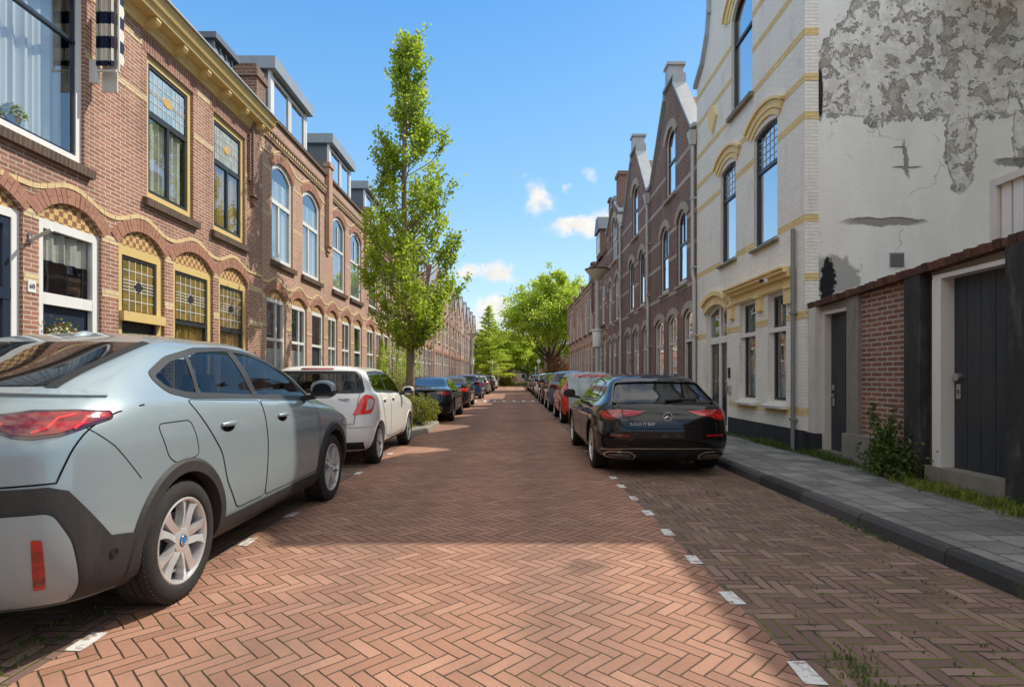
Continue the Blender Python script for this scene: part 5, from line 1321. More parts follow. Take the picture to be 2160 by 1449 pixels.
        if s.hi:   # tread blocks: sipes as thin raised ribs across the shoulder
            for q in range(64):
                a = 2*PI*q/64; c, s_ = math.cos(a), math.sin(a); 
                for (za, zb) in ((-.052, -.014), (-width+.014, -width+.052)):
                    pts = []
                    for dz in (za, zb):
                        for da in (-.016, .016):
                            for r in (wr-.004, wr+.0022): pts.append(Mx @ Vector((r*math.cos(a+da), r*math.sin(a+da), dz)))
                    mb.add(pts, [(1, 3, 7, 5), (0, 1, 5, 4), (2, 6, 7, 3), (0, 2, 3, 1), (4, 5, 7, 6)])
        mb.build('tyre', M['rubber'], root, smooth=32)
        rm = MB()
        rm.lathe([(rr, -.010), (rr+.002, -.002), (rr-.006, .002), (rr-.016, -.004), (rr-.026, -.05), (rr-.03, -width+.03)], 60 if s.hi else 24, Mx)
        ns = {'five': 5, 'ten': 10, 'seven': 7}[style]; hr = .062*k
        for q in range(ns):
            a = 2*PI*q/ns+.31
            def pt(r, t, z): 
                # t: sideways offset in metres
                c, s_ = math.cos(a), math.sin(a); return Mx @ Vector((r*c-t*s_, r*s_+t*c, z))
            if style == 'five':
                for e in (-1, 1):
                    ro = rr-.012
                    sp = [(hr*.7, .001*e, .040*e, -.014), (.10*k, .002*e, .042*e, -.008), (.15*k, .008*e, .046*e, -.008), (.19*k, .016*e, .060*e, -.008), (ro, .024*e, .092*e, -.006)]
                    for (r0, ta, tb, z0), (r1, tc, td, z1) in zip(sp, sp[1:]):
                        rm.hexa([pt(r0, ta, z0-.035), pt(r0, tb, z0-.045), pt(r1, td, z1-.045), pt(r1, tc, z1-.035), pt(r0, ta, z0-.010), pt(r0, tb, z0+.004), pt(r1, td, z1+.004), pt(r1, tc, z1-.010)])
            else:
                w0, w1 = (.014, .011) if style == 'ten' else (.02, .016)
                rm.hexa([pt(hr*.7, -w0, -.05), pt(hr*.7, w0, -.05), pt(rr-.01, w1, -.05), pt(rr-.01, -w1, -.05), pt(hr*.7, -w0, -.008), pt(hr*.7, w0, -.008), pt(rr-.01, w1, -.012), pt(rr-.01, -w1, -.012)])
        rm.lathe([(hr+.012, -.05), (hr+.010, -.014), (hr-.008, -.006), (.034*k, -.008), (.032*k, -.014), (0, -.014)], 30, Mx)
        rm.build('rim', M[rimmat], root, smooth=35)
        if detail:
            hb = MB(); hb.lathe([(.031*k, -.014), (.030*k, -.003), (.026*k, 0), (0, .0008)], 24, Mx); hb.build('hub_cap', M[hub or 'black_plastic'], root, smooth=40)
            if hub:
                h2 = MB(); h2.lathe([(.0305*k, -.002), (.0295*k, .0018), (.0245*k, .0022), (.0235*k, -.001)], 24, Mx); h2.build('hub_ring', M['chrome'], root, smooth=40)
            lb = MB()
            for q in range(5):
                a = 2*PI*q/5+.31+PI/5; c, s_ = math.cos(a), math.sin(a); lb.lathe([(.0, -.013), (.010, -.013), (.010, -.03)], 8, Mx @ Matrix.Translation((.052*k*c, .052*k*s_, 0)))
            lb.build('wheel_bolts', M['disc'], root)
        dk = MB(); dk.lathe([(0, -.075), (.165*k, -.075), (.165*k, -.10), (0, -.10)], 40, Mx); dk.build('brake_disc', M['disc'], root, smooth=30)
        bk = MB(); bk.lathe([(0, -.15), (rr+.02, -.15)], 32, Mx); bk.build('wheel_back', M['gap'], root)
    def mirror(s, sg, y, z, x0, cap, sc=1.0):
        root = MB(); n, m_ = 20, 12; c = Vector((sg*(x0+.14*sc), y, z)); base = len(root.v); rings = []
        for i in range(m_+1):
            th = PI*i/m_; rg = []
            for j in range(n):
                ph = 2*PI*j/n; p = Vector((math.copysign(abs(math.cos(ph))**.75, math.cos(ph))*math.sin(th)**.8*.115, -math.cos(th)*.10, math.copysign(abs(math.sin(ph))**.75, math.sin(ph))*math.sin(th)**.8*.082))
                if p.y < -.045: p.y = -.045-(p.y+.045)*0
                p.x -= .02*max(0, p.y/.1); rg.append(c+Vector((sg*p.x, p.y, p.z))*sc)
            rings.append(rg)
        for rg in rings: root.v += [tuple(p) for p in rg]
        for i in range(m_):
            for j in range(n): root.f.append([i*n+j, i*n+(j+1) % n, (i+1)*n+(j+1) % n, (i+1)*n+j]); root.mi.append(0)
        o = root.build('mirror', M[cap], s.root, smooth=45)
        ft = MB(); ft.hexa([(sg*(x0-.06), y-.03, z-.11*sc), (sg*(x0+.10*sc), y-.03, z-.075*sc), (sg*(x0+.10*sc), y+.05, z-.075*sc), (sg*(x0-.06), y+.08, z-.11*sc), (sg*(x0-.06), y-.03, z-.06*sc), (sg*(x0+.10*sc), y-.03, z-.03*sc), (sg*(x0+.10*sc), y+.05, z-.03*sc), (sg*(x0-.06), y+.08, z-.06*sc)])
        ft.build('mirror_foot', M['black_plastic'], o, smooth=40)
        lo = MB(); lo.hexa([c+Vector((sg*a, b, d))*sc for a, b, d in ((-.098, -.047, -.06), (.098, -.047, -.06), (.10, .04, -.05), (-.10, .04, -.05), (-.112, -.049, -.012), (.113, -.049, -.012), (.117, .05, -.012), (-.117, .05, -.012))]); lo.build('mirror_trim', M['black_plastic'], o, smooth=40)
        gl = MB(); gl.poly([c+Vector((sg*.085*math.cos(q*PI/8), -.052, .058*math.sin(q*PI/8)))*sc for q in range(16)]); gl.build('mirror_glass', M['car_glass'], o, recalc=False)
        return o
    def handle(s, sg, y, z, mat, parent=None, ln=.20, recess=True):
        view = 'side+' if sg > 0 else 'side-'
        if recess: s.patch([(view, [(y-ln*.40+ln*.40*math.cos(t*PI/8)*1.0+ln*.4, z-.005+.033*math.sin(t*PI/8)) for t in range(16)])], 'handle_cup', 'gap', parent, .0052, .02)
        pts = []
        for q in range(7):
            yy = y-ln*.45+ln*.9*q/6+ln*.0; h = s.hit(view, yy+ln*.40*0, z+.010); pts.append(h[0]+h[1]*(.012+.018*math.sin(PI*q/6)))
        mb = MB(); mb.tube([p+Vector((0, ln*.0, 0)) for p in pts], [.010, .013, .0145, .015, .0145, .013, .010], 10)
        mb.v = [(x, y_, z+(zz-z)*1.25) for x, y_, zz in mb.v]
        return mb.build('handle', M[mat], parent or s.root, smooth=60)
    def open_windows(s, cuts):
        """take the sheet metal out behind the glass so that one sees into the cabin"""
        me = s.body.data; bm = bmesh.new(); bm.from_mesh(me); kill = []
        for f in bm.faces:
            c = f.calc_center_median(); n = f.normal
            for view, poly in cuts:
                if view[:4] == 'side':
                    sg = 1 if view[4] == '+' else -1
                    if c.x*sg < .3 or n.x*sg < .3: continue
                    x, y = c.y, c.z
                elif view == 'rear':
                    if n.y > -.12 or c.y > s.L*.5: continue
                    x, y = c.x, c.z
                else:
                    if n.y < .12 or c.y < s.L*.5: continue
                    x, y = c.x, c.z
                ins = False
                for i in range(len(poly)):
                    (x1, y1), (x2, y2) = poly[i], poly[i-1]
                    if (y1 > y) != (y2 > y) and x < (x2-x1)*(y-y1)/(y2-y1)+x1: ins = not ins
                if ins: kill.append(f); break
        bmesh.ops.delete(bm, geom=kill, context='FACES'); bm.to_mesh(me); bm.free()
    def seats(s, y_f, y_r, x=.36, zb=.55, zt=1.05):
        mb = MB()
        for y in (y_f, y_r):
            for sx in (-x, x):
                mb.hexa([(sx-.23, y, zb), (sx+.23, y, zb), (sx+.23, y+.14, zb), (sx-.23, y+.14, zb), (sx-.19, y-.16, zt), (sx+.19, y-.16, zt), (sx+.19, y-.06, zt), (sx-.19, y-.06, zt)])
                mb.hexa([(sx-.12, y-.20, zt+.04), (sx+.12, y-.20, zt+.04), (sx+.12, y-.10, zt+.04), (sx-.12, y-.10, zt+.04), (sx-.10, y-.20, zt+.20), (sx+.10, y-.20, zt+.20), (sx+.10, y-.12, zt+.20), (sx-.10, y-.12, zt+.20)])
        return mb.build('seats', M['seat'], s.root, smooth=30)

def rnd(poly, r=.03, n=4):
    """round the corners of an outline"""
    out = []; m_ = len(poly)
    for i in range(m_):
        p, a, b = Vector(poly[i]), Vector(poly[i-1]), Vector(poly[(i+1) % m_])
        da, db = a-p, b-p; ra = min(r, da.length*.45, db.length*.45)
        A, B = p+da.normalized()*ra, p+db.normalized()*ra
        for q in range(n+1):
            t = q/n; out.append(tuple(A*(1-t)**2+p*2*t*(1-t)+B*t*t))
    return out
def mirx(poly): return [(-a, b) for a, b in poly]
def star_emblem(parent, x, y, z, r):
    mb = MB(); T = Matrix.Translation((x, y, z)) @ Matrix.Rotation(PI/2, 4, 'X')
    mb.lathe([(r, -.004), (r, .006), (r*.90, .006), (r*.90, -.004)], 36, T)
    for q in range(3):
        a = PI/2+q*2*PI/3; tip = (r*.93*math.cos(a), r*.93*math.sin(a)); b1 = (r*.17*math.cos(a+PI/3), r*.17*math.sin(a+PI/3)); b2 = (r*.17*math.cos(a-PI/3), r*.17*math.sin(a-PI/3))
        mb.add([T @ Vector((*tip, .004)), T @ Vector((*b1, .003)), T @ Vector((*b2, .003)), T @ Vector((0, 0, .009))], [(0, 1, 3), (0, 3, 2), (0, 2, 1)])
    return mb.build('emblem', M['chrome'], parent, recalc=True)

# ---- the near grey-blue coupe-like SUV
def near_suv():
    rows = [(.40, 4.25, 0, .20), (.30, 4.36, .74, .20), (.12, 4.52, .865, .24), (.03, 4.60, .912, .38), (.0, 4.62, .925, .54), (.005, 4.62, .926, .70), (.02, 4.61, .922, .84), (.04, 4.58, .916, [(0, .97), (3.4, .92), (4.5, .82)]), (.045, 4.57, .912, [(0, 1.0), (3.4, .95), (4.5, .84)]),
            (.075, 4.46, .896, [(0, 1.10), (2, 1.08), (3.5, 1.0), (4.5, .88)]), (.13, 4.20, .865, [(0, 1.19), (2, 1.145), (3.5, 1.05), (4.2, .96)], 1.3), (.20, 3.62, [(0, .80), (1, .835), (3.6, .80)], [(0, 1.255), (1.2, 1.21), (3.5, 1.10)], 1.4),
            (.42, 3.30, [(0, .70), (1.2, .775), (3.3, .74)], 1.33), (.85, 2.85, [(0, .62), (1.4, .69), (2.8, .66)], 1.46), (1.15, 2.55, [(0, .55), (1.5, .62), (2.5, .60)], 1.555), (1.40, 2.40, .44, 1.61), (1.6, 2.2, 0, 1.632)]
    W = [(.912, .98, .352, .352), (.912, 3.74, .352, .352)]
    c = Car('parked_car', 'blue grey coupe style suv parked nearest on the left', rows, W, .415, 'paint_bluegrey', (-2.87, 2.40, 0), hi=True, su=6, sv=5)
    cuts = []
    for sg, v in ((1, 'side+'), (-1, 'side-')):
        wv = 'wrap'+v[4]
        A = rnd([(.90, 1.33), (.96, 1.245), (1.15, 1.205), (2.05, 1.165), (3.22, 1.115), (3.26, 1.135), (2.86, 1.36), (2.62, 1.46), (2.35, 1.515), (2.0, 1.53), (1.55, 1.505), (1.15, 1.43)], .05)
        G3 = [rnd(q, .03) for q in ([(2.12, 1.165), (3.20, 1.125), (2.84, 1.36), (2.60, 1.455), (2.34, 1.505), (2.09, 1.515)], [(1.29, 1.195), (2.06, 1.17), (2.03, 1.515), (1.58, 1.495), (1.40, 1.45)], [(.92, 1.325), (.98, 1.25), (1.25, 1.205), (1.36, 1.44), (1.15, 1.42)])]
        for q in G3: c.patch([(v, q)], 'window', 'car_glass_clear', off=.001); cuts.append((v, q))
        tr = c.line(v, A, 'window_trim', 'black_plastic', w=.045, off=.004, close=True)
        c.line(v, [(2.09, 1.17), (2.06, 1.51)], 'pillar', 'black_plastic', w=.10, off=.0045); c.line(v, [(1.26, 1.20), (1.38, 1.46)], 'pillar', 'black_plastic', w=.04, off=.0045)
        d1 = [(1.46, .62), (1.40, .82), (1.16, 1.10), (1.10, 1.18), (2.07, 1.135), (2.10, .80), (2.06, .40), (1.62, .40)]
        d2 = [(2.08, 1.135), (3.20, 1.09), (3.28, .85), (3.26, .40), (2.07, .40), (2.11, .80)]
        for dpoly, hy in ((d1, 1.50), (d2, 2.42)):
            do = c.patch([(v, rnd(dpoly, .05))], 'door', 'paint_bluegrey', off=.0028)
            c.line(v, rnd(dpoly, .05), close=True, parent=do, w=.0055, off=.0036)
            c.handle(sg, hy, .985, 'paint_bluegrey', do, .21)
        fl = rnd([(.74, 1.06), (1.06, 1.06), (1.10, .98), (1.13, .84), (.90, .82), (.82, .86)], .05)
        if sg > 0: c.line(v, fl, 'fuel_flap', close=True, w=.005)
        c.line(v, [(.30, 1.085), (.42, .98), (.58, .79)], w=.004)
        c.line(v, [(3.30, 1.05), (3.34, .8), (3.30, .55)], w=.006)
        for w in W: c.arch_lip(sg, w, .405, .487, 'cladding', out=.016)
        c.patch([(v, [(1.36, .22), (3.36, .22), (3.30, .375), (1.42, .375)])], 'sill_cladding', 'cladding', off=.012)
        c.patch([(wv, [(.0, .27), (1.37, .27), (1.33, .50), (1.25, .53), (1.13, .55), (.93, .80), (.85, .825), (.0, .825)])], 'bumper_cladding', 'cladding', off=.008)
        c.patch([(v, [(4.05, .25), (4.6, .25), (4.6, .52), (4.2, .5)])], 'bumper_cladding', 'cladding', off=.006)
        # light: side and rear faces of one lamp
        lt = c.patch([(wv, rnd([(.36, 1.09), (.36, 1.135), (.78, 1.165), (1.04, 1.163), (1.21, 1.150), (1.20, 1.112), (1.06, 1.082), (.92, 1.048), (.78, 1.035), (.68, 1.045), (.56, 1.08)], .015))], 'tail_light', 'light_smoke', off=.006, step=.025)
        c.patch([(wv, rnd([(.44, 1.10), (.44, 1.122), (.78, 1.15), (1.04, 1.151), (1.193, 1.140), (1.183, 1.118), (1.04, 1.092), (.91, 1.060), (.78, 1.05), (.69, 1.06), (.58, 1.09)], .015))], 'light_lens', 'light_red', lt, off=.010, step=.02)
        for q in ([(.78, 1.065), (.86, 1.085), (.92, 1.125), (1.02, 1.14)], [(.98, 1.075), (1.03, 1.10), (1.07, 1.125), (1.16, 1.128)], [(.45, 1.108), (.62, 1.105)]): c.line(wv, q, 'light_guide', 'light_bright', w=.012, off=.0115, parent=lt)
        c.patch([(v, [(3.98, .80), (4.5, .72), (4.5, .80), (4.15, .86)])], 'headlight', 'light_clear', off=.006)
        c.mirror(sg, 3.05, 1.20, .90, 'paint_bluegrey' if True else '', 1.05)
        ins = rnd([(.03, .44), (.34, .44), (.42, .30), (.97, .295), (.985, .36), (.93, .58), (.86, .71), (.03, .71)], .04)
        bk = c.patch([(wv, ins)], 'bumper_insert', 'paint_bluegrey', off=.022)
        c.patch([(wv, rnd([(.795, .38), (.845, .38), (.825, .60), (.785, .605)], .01))], 'reflector', 'light_red', bk, off=.027)
        c.line(wv, ins, 'bumper_trim', 'black_plastic', w=.018, off=.010, raised=.011, parent=bk, close=True)
        h = c.hit(v, .40, .46); k = MB(); k.lathe([(.022, 0), (.022, .004), (.016, .004), (.016, .001), (0, .001)], 18, Matrix.Translation(h[0]+h[1]*.009) @ h[1].to_track_quat('Z', 'Y').to_matrix().to_4x4()); k.build('parking_sensor', M['black_plastic'], c.root)
        for w in W: c.wheel(sg, w, 'five', 'alloy', hub='blue_roundel')
    c.patch([('rear', [(-.60, 1.275), (.60, 1.275), (.54, 1.53), (-.54, 1.53)])], 'rear_window', 'car_glass', off=.006)
    for sg in (1, -1): c.line('rear', [(sg*.625, 1.265), (sg*.56, 1.535)], 'window_trim', 'black_plastic', w=.05, off=.005)
    fw_ = [(-.66, 1.15), (.66, 1.15), (.54, 1.52), (-.54, 1.52)]
    c.patch([('front', fw_)], 'windscreen', 'car_glass_clear', off=.001); cuts.append(('front', fw_)); c.line('front', fw_, 'window_trim', 'black_plastic', w=.05, off=.003, close=True)
    c.open_windows(cuts); c.seats(2.25, 1.35, .38, .62, 1.14)
    k = MB(); k.tube([(-.38+.19*math.cos(q*PI/10), 2.75, 1.0+.19*math.sin(q*PI/10)) for q in range(21)], .016, 8, cap=False); k.build('steering_wheel', M['black_plastic'], c.root, smooth=180)
    k = MB(); k.box(-.75, .75, 2.9, 3.3, .7, 1.08); k.build('dashboard', M['black_plastic'], c.root)
    c.line('rear', [(-.86, 1.17), (-.80, .84), (0, .82), (.80, .84), (.86, 1.17)], w=.008)
    c.line('rear', [(-.78, 1.235), (-.4, 1.25), (0, 1.252), (.4, 1.25), (.78, 1.235)], 'spoiler', 'paint_bluegrey', w=.05, off=.0, raised=.014)
    h = c.hit('rear', 0, 1.10); k = MB(); k.lathe([(.036, 0), (.034, .008), (0, .009)], 24, Matrix.Translation(h[0]) @ h[1].to_track_quat('Z', 'Y').to_matrix().to_4x4()); k.build('emblem', M['blue_roundel'], c.root, smooth=40)
    k = MB(); k.lathe([(.075, 0), (.07, .012), (.045, .04), (.015, .052), (0, .054)], 20, Matrix.Translation((0, 1.42, 1.575)) @ Matrix.Diagonal((.6, 1.7, 1, 1))); k.build('roof_antenna', M['paint_bluegrey'], c.root, smooth=180)
    return c
near_suv()

def hatch_rows(h=1.485, w=.85, L_=3.85):
    k = L_/3.85; a = h/1.485; b = w/.85
    rows = [(.35, 3.6, 0, .2), (.28, 3.65, .66, .2), (.06, 3.78, .80, .25), (.0, 3.84, .84, .40), (.0, 3.85, .85, .58), (.015, 3.85, .852, .74), (.04, 3.82, .845, [(0, .92), (2.5, .88), (3.7, .74)]), (.06, 3.66, .828, [(0, 1.02), (2.6, .96), (3.6, .82)]),
            (.09, 3.25, .80, [(0, 1.085), (2, 1.03), (3.1, .92)]), (.13, 2.9, .76, [(0, 1.13), (2.7, 1.02)]), (.21, 2.5, .70, [(0, 1.27), (2, 1.25)]), (.27, 2.1, .635, 1.40), (.31, 1.9, .56, 1.455), (.45, 1.75, .40, 1.49), (.7, 1.5, 0, 1.50)]
    sc = lambda t, f: [(y*k, v*f) for y, v in t] if isinstance(t, list) else t*f
    return [(r[0]*k, r[1]*k, sc(r[2], b), sc(r[3], a)) for r in rows], k, a, b

def small_hatch(label, mat, loc, h=1.485, w=.85, L_=3.85, hi=True, group=None, lights='wrap', badge=None, glass='car_glass', rz=0, cat='car'):
    rows, k, a, b = hatch_rows(h, w, L_); wr = .305*max(1, a*.98)
    W = [(w-.015, .66*k, wr, wr), (w-.015, 3.09*k, wr, wr)]
    c = Car('parked_car', label, rows, W, wr+.05, mat, loc, rz, hi=hi, group=group, cat=cat)
    S = lambda poly: [(y*k, z*a) for y, z in poly]; Rr = lambda poly, sg=1: [(sg*x*b, z*a) for x, z in poly]; cuts = []
    for sg, v in ((1, 'side+'), (-1, 'side-')):
        wv = 'wrap'+v[4]; off_ = 'car_glass_clear' if glass == 'car_glass_clear' else None
        A = rnd(S([(.55, 1.22), (.64, 1.10), (2.62, 1.02), (2.66, 1.04), (2.28, 1.25), (1.98, 1.385), (1.3, 1.405), (.66, 1.385)]), .04)
        if not off_: c.patch([(v, A)], 'window_trim', 'black_plastic', off=.003)
        for poly in ([(1.42, 1.085), (2.58, 1.035), (2.25, 1.25), (1.97, 1.375), (1.42, 1.39)], [(.60, 1.20), (.66, 1.115), (1.36, 1.085), (1.36, 1.39), (.70, 1.372)]):
            q = rnd(S(poly), .02); c.patch([(v, q)], 'window', glass, off=.001 if off_ else .007); cuts.append((v, q))
        if off_: c.line(v, A, 'window_trim', 'black_plastic', w=.042, off=.004, close=True); c.line(v, S([(1.39, 1.08), (1.39, 1.39)]), 'pillar', 'black_plastic', w=.085, off=.0045)
        for dp, hy in (([(1.0, .60), (1.08, .40), (1.40, .34), (1.41, 1.07), (.84, 1.095), (.80, .98)], .98), ([(1.42, 1.07), (2.60, 1.015), (2.66, .80), (2.62, .36), (1.41, .34)], 1.62)):
            do = c.patch([(v, rnd(S(dp), .05))], 'door', mat, off=.0026); c.line(v, rnd(S(dp), .05), close=True, parent=do, w=.0055, off=.0036); c.handle(sg, hy*k, .95*a, mat, do, .17, hi)
        for w_ in W: c.arch_lip(sg, w_, wr+.045, wr+.075, mat, 'arch_lip', out=.008, inward=.05)
        c.line(v, S([(.9, .285), (2.7, .285)]), 'sill_shadow', w=.03, off=.003)
        if lights == 'wrap':
            lt = c.patch([(wv, rnd(Rr([(.60, .77), (.92, .795), (1.0, .87), (1.075, .985), (.98, 1.045), (.86, 1.06), (.76, 1.02), (.69, .92)]), .02))], 'tail_light', 'light_bright', off=.010, step=.02)
            c.patch([(wv, rnd(Rr([(.80, .83), (.90, .84), (.95, .88), (1.02, .97), (.95, 1.0), (.87, .99)]), .015))], 'reversing_lens', 'light_clear', lt, off=.015, step=.02)
        else:
            lt = c.patch([(wv, Rr([(.62, .84), (.88, .82), (.96, .90), (.95, 1.08), (.72, 1.12)]))], 'tail_light', 'light_red', off=.008, step=.03)
        c.mirror(sg, 2.42*k, 1.075*a, w*.96, mat, .92)
        c.patch([(v, S([(3.3, .72), (3.75, .62), (3.78, .72), (3.45, .84)]))], 'headlight', 'light_clear', off=.006)
        for w_ in W: c.wheel(sg, w_, 'ten' if hi else 'seven', 'alloy', .19, detail=hi)
    rq = rnd(Rr([(-.70, 1.10), (.70, 1.10), (.60, 1.385), (-.60, 1.385)]), .05); fq = Rr([(-.68, 1.04), (.68, 1.04), (.58, 1.38), (-.58, 1.38)])
    op = glass == 'car_glass_clear'
    c.patch([('rear', rq)], 'rear_window', glass, off=.001 if op else .006); c.patch([('front', fq)], 'windscreen', glass, off=.001 if op else .006)
    if op:
        cuts += [('rear', rq), ('front', fq)]; c.open_windows(cuts)
        c.line('rear', rq, 'window_trim', 'black_plastic', w=.05, off=.003, close=True); c.line('front', fq, 'window_trim', 'black_plastic', w=.05, off=.003, close=True)
    c.patch([('rear', Rr([(-.24, 1.425), (.24, 1.425), (.24, 1.447), (-.24, 1.447)]))], 'brake_light', 'light_red', off=.007, step=.02)
    c.line('rear', Rr([(-.66, 1.07), (-.60, .64), (.60, .64), (.66, 1.07)]), w=.008)
    c.patch([('rear', Rr([(-.72, .27), (.72, .27), (.72, .38), (-.72, .38)]))], 'bumper_grille', 'black_plastic', off=.004)
    c.line('rear', Rr([(-.84, .585), (-.4, .60), (.4, .60), (.84, .585)]), w=.006)
    if hi:
        p = c.hit('rear', -.1*b, 1.12*a); q = c.hit('rear', .22*b, 1.145*a)
        k_ = MB(); k_.tube([p[0]+p[1]*.02, q[0]+q[1]*.02], [.014, .007], 8); k_.build('wiper', M['black_plastic'], c.root, smooth=40)
        k_ = MB(); k_.tube([(0, .62, 1.48*a), (0, .42, 1.66*a)], [.006, .003], 6); k_.build('antenna', M['black_plastic'], c.root)
    if badge:
        h_ = c.hit('rear', .46*b, .985*a); T = Matrix.Translation(h_[0]+Vector((0, -.008, 0))) @ Matrix.Rotation(PI/2, 4, 'X')
        text_mesh('badge', badge, .06, M['pipe_dark'], c.root, T, .002, .001)
    return c
cw = small_hatch('white hatchback with large red and clear tail lights, second in the left parked row', 'paint_white', (-2.90, 8.10, 0), badge='SWIFT', glass='car_glass_clear')
cw.seats(1.75, .95)

# ---- the black shooting-brake estate on the right
def estate_rows():
    return [(.42, 4.25, 0, .17), (.32, 4.36, .72, .18), (.12, 4.54, .85, .215), (.03, 4.62, .893, .34), (.0, 4.65, .905, .48), (.012, 4.65, .908, .60), (.035, 4.63, .905, .72), (.06, 4.60, .895, [(0, .81), (3.5, .79), (4.5, .66)]),
            (.11, 4.48, .872, [(0, .89), (2, .89), (3.4, .84), (4.4, .69)]), (.17, 4.15, .83, [(0, .945), (2, .945), (3.4, .89), (4.1, .78)]), (.25, 3.45, .775, [(0, 1.0), (2, .985), (3.4, .93)]), (.43, 3.05, .715, [(0, 1.09), (3, 1.05)]), (.64, 2.6, .655, [(0, 1.20), (2, 1.21)]),
            (.78, 2.25, .585, [(0, 1.275), (1.8, 1.31)]), (.92, 2.05, .44, [(0, 1.315), (1.7, 1.365)]), (1.15, 1.9, 0, [(0, 1.335), (1.6, 1.385)])]
def black_estate():
    W = [(.885, .93, .335, .335), (.885, 3.66, .335, .335)]
    c = Car('parked_car', 'glossy black low roofed estate car with star emblem, nearest on the right', estate_rows(), W, .385, 'paint_black', (2.02, 7.42, 0), hi=True, su=6, sv=5)
    for sg, v in ((1, 'side+'), (-1, 'side-')):
        A = [(.82, 1.05), (.90, .985), (2.0, .965), (3.02, .935), (3.06, .95), (2.62, 1.16), (2.25, 1.28), (1.7, 1.30), (1.15, 1.25), (.9, 1.14)]
        tr = c.patch([(v, rnd(A, .05))], 'window_trim', 'black_plastic', off=.003); c.line(v, rnd(A, .05), 'window_chrome', 'chrome', w=.016, off=.007, close=True, parent=tr)
        for poly in ([(2.05, .985), (2.95, .955), (2.58, 1.145), (2.24, 1.26), (2.02, 1.275)], [(1.22, .998), (1.97, .985), (1.95, 1.275), (1.62, 1.272), (1.25, 1.235)], [(.88, 1.045), (.94, 1.005), (1.15, .998), (1.18, 1.225), (.97, 1.14)]):
            c.patch([(v, rnd(poly, .02))], 'window', 'car_glass', off=.008)
        for dp, hy in (([(1.34, .55), (1.42, .34), (2.02, .30), (2.03, .955), (1.12, .97), (1.10, .88)], 1.42), ([(2.04, .955), (3.02, .92), (3.10, .7), (3.06, .32), (2.03, .30)], 2.34)):
            do = c.patch([(v, rnd(dp, .05))], 'door', 'paint_black', off=.0026); c.line(v, rnd(dp, .05), close=True, parent=do, w=.0055, off=.0036); c.handle(sg, hy, .82, 'paint_black', do, .2, False)
        for w in W: c.arch_lip(sg, w, .378, .408, 'paint_black', 'arch_lip', out=.008, inward=.05)
        c.line(v, [(1.35, .205), (3.25, .205)], 'sill_trim', 'chrome', w=.02, off=.006)
        wv = 'wrap'+v[4]
        lt = c.patch([(wv, rnd([(.27, .868), (.60, .885), (.85, .88), (.98, .868), (1.13, .85), (1.05, .81), (.90, .755), (.78, .745), (.66, .775), (.58, .795), (.42, .81)], .012))], 'tail_light', 'light_red', off=.006, step=.02)
        c.line(wv, [(.60, .79), (.61, .885)], w=.007, off=.0075, parent=lt)
        c.line(wv, [(.34, .855), (.57, .83)], 'light_guide', 'light_bright', w=.014, off=.0075, parent=lt); c.line(wv, [(.66, .86), (.80, .79), (1.0, .84)], 'light_guide', 'light_bright', w=.012, off=.0075, parent=lt)
        c.patch([(wv, [(.50, .535), (.80, .535), (.80, .566), (.50, .560)])], 'reflector', 'light_red', off=.006, step=.02)
        c.line(wv, [(.86, .54), (.93, .52), (.95, .46), (.90, .38)], 'bumper_blade', 'gap', w=.035, off=.004)
        ex = c.patch([('rear', rnd([(sg*.42, .235), (sg*.76, .25), (sg*.82, .29), (sg*.76, .345), (sg*.50, .345), (sg*.40, .29)], .02))], 'exhaust', 'chrome', off=.014, step=.02)
        c.patch([('rear', rnd([(sg*.455, .255), (sg*.745, .265), (sg*.79, .29), (sg*.745, .326), (sg*.51, .326), (sg*.435, .29)], .015))], 'exhaust_pipe', 'gap', ex, off=.018, step=.02)
        c.patch([('rear', rnd([(sg*.475, .268), (sg*.735, .276), (sg*.765, .29), (sg*.735, .314), (sg*.52, .314), (sg*.46, .29)], .012))], 'exhaust_rim', 'alloy_dark', ex, off=.0195, step=.02)
        c.mirror(sg, 2.86, 1.03, .885, 'paint_black', .95)
        c.patch([(v, [(4.1, .60), (4.5, .56), (4.5, .64), (4.25, .70)])], 'headlight', 'light_clear', off=.006)
        for w in W: c.wheel(sg, w, 'ten', 'alloy', .225)
    rw = c.patch([('rear', rnd([(-.66, .965), (.66, .965), (.56, 1.215), (-.56, 1.215)], .06))], 'rear_window', 'car_glass', off=.006)
    c.patch([('rear', [(-.30, 1.245), (.30, 1.245), (.30, 1.262), (-.30, 1.262)])], 'brake_light', 'light_smoke', off=.008, step=.02)
    c.line('rear', rnd([(-.69, .96), (-.58, 1.225), (-.2, 1.24), (.2, 1.24), (.58, 1.225), (.69, .96)], .05), 'roof_spoiler', 'paint_black', w=.03, off=.003, raised=.02)
    c.line('rear', rnd([(-.70, .96), (-.60, .68), (-.52, .64), (.52, .64), (.60, .68), (.70, .96)], .05), w=.008)
    p = c.hit('rear', .02, .985); q = c.hit('rear', .46, 1.005); k = MB(); k.tube([p[0]+p[1]*.025, (p[0]*.45+q[0]*.55)+p[1]*.03], [.022, .016], 8); k.tube([(p[0]*.45+q[0]*.55)+p[1]*.03, q[0]+q[1]*.02], [.009, .006], 8); k.build('wiper', M['black_plastic'], rw, smooth=40)
    c.line('rear', [(-.84, .36), (-.5, .385), (0, .385), (.5, .385), (.84, .36)], 'bumper_trim', 'chrome', w=.014, off=.008, raised=.008)
    c.patch([('rear', [(-.80, .20), (.80, .20), (.82, .365), (-.82, .365)])], 'diffuser', 'black_plastic', off=.005, step=.05)
    for x in (-.3, -.1, .1, .3): c.line('rear', [(x, .20), (x, .33)], 'diffuser_fin', 'black_plastic', w=.012, off=.005, raised=.03)
    h = c.hit('rear', 0, .80); star_emblem(c.root, 0, h[0].y-.012, .80, .058)
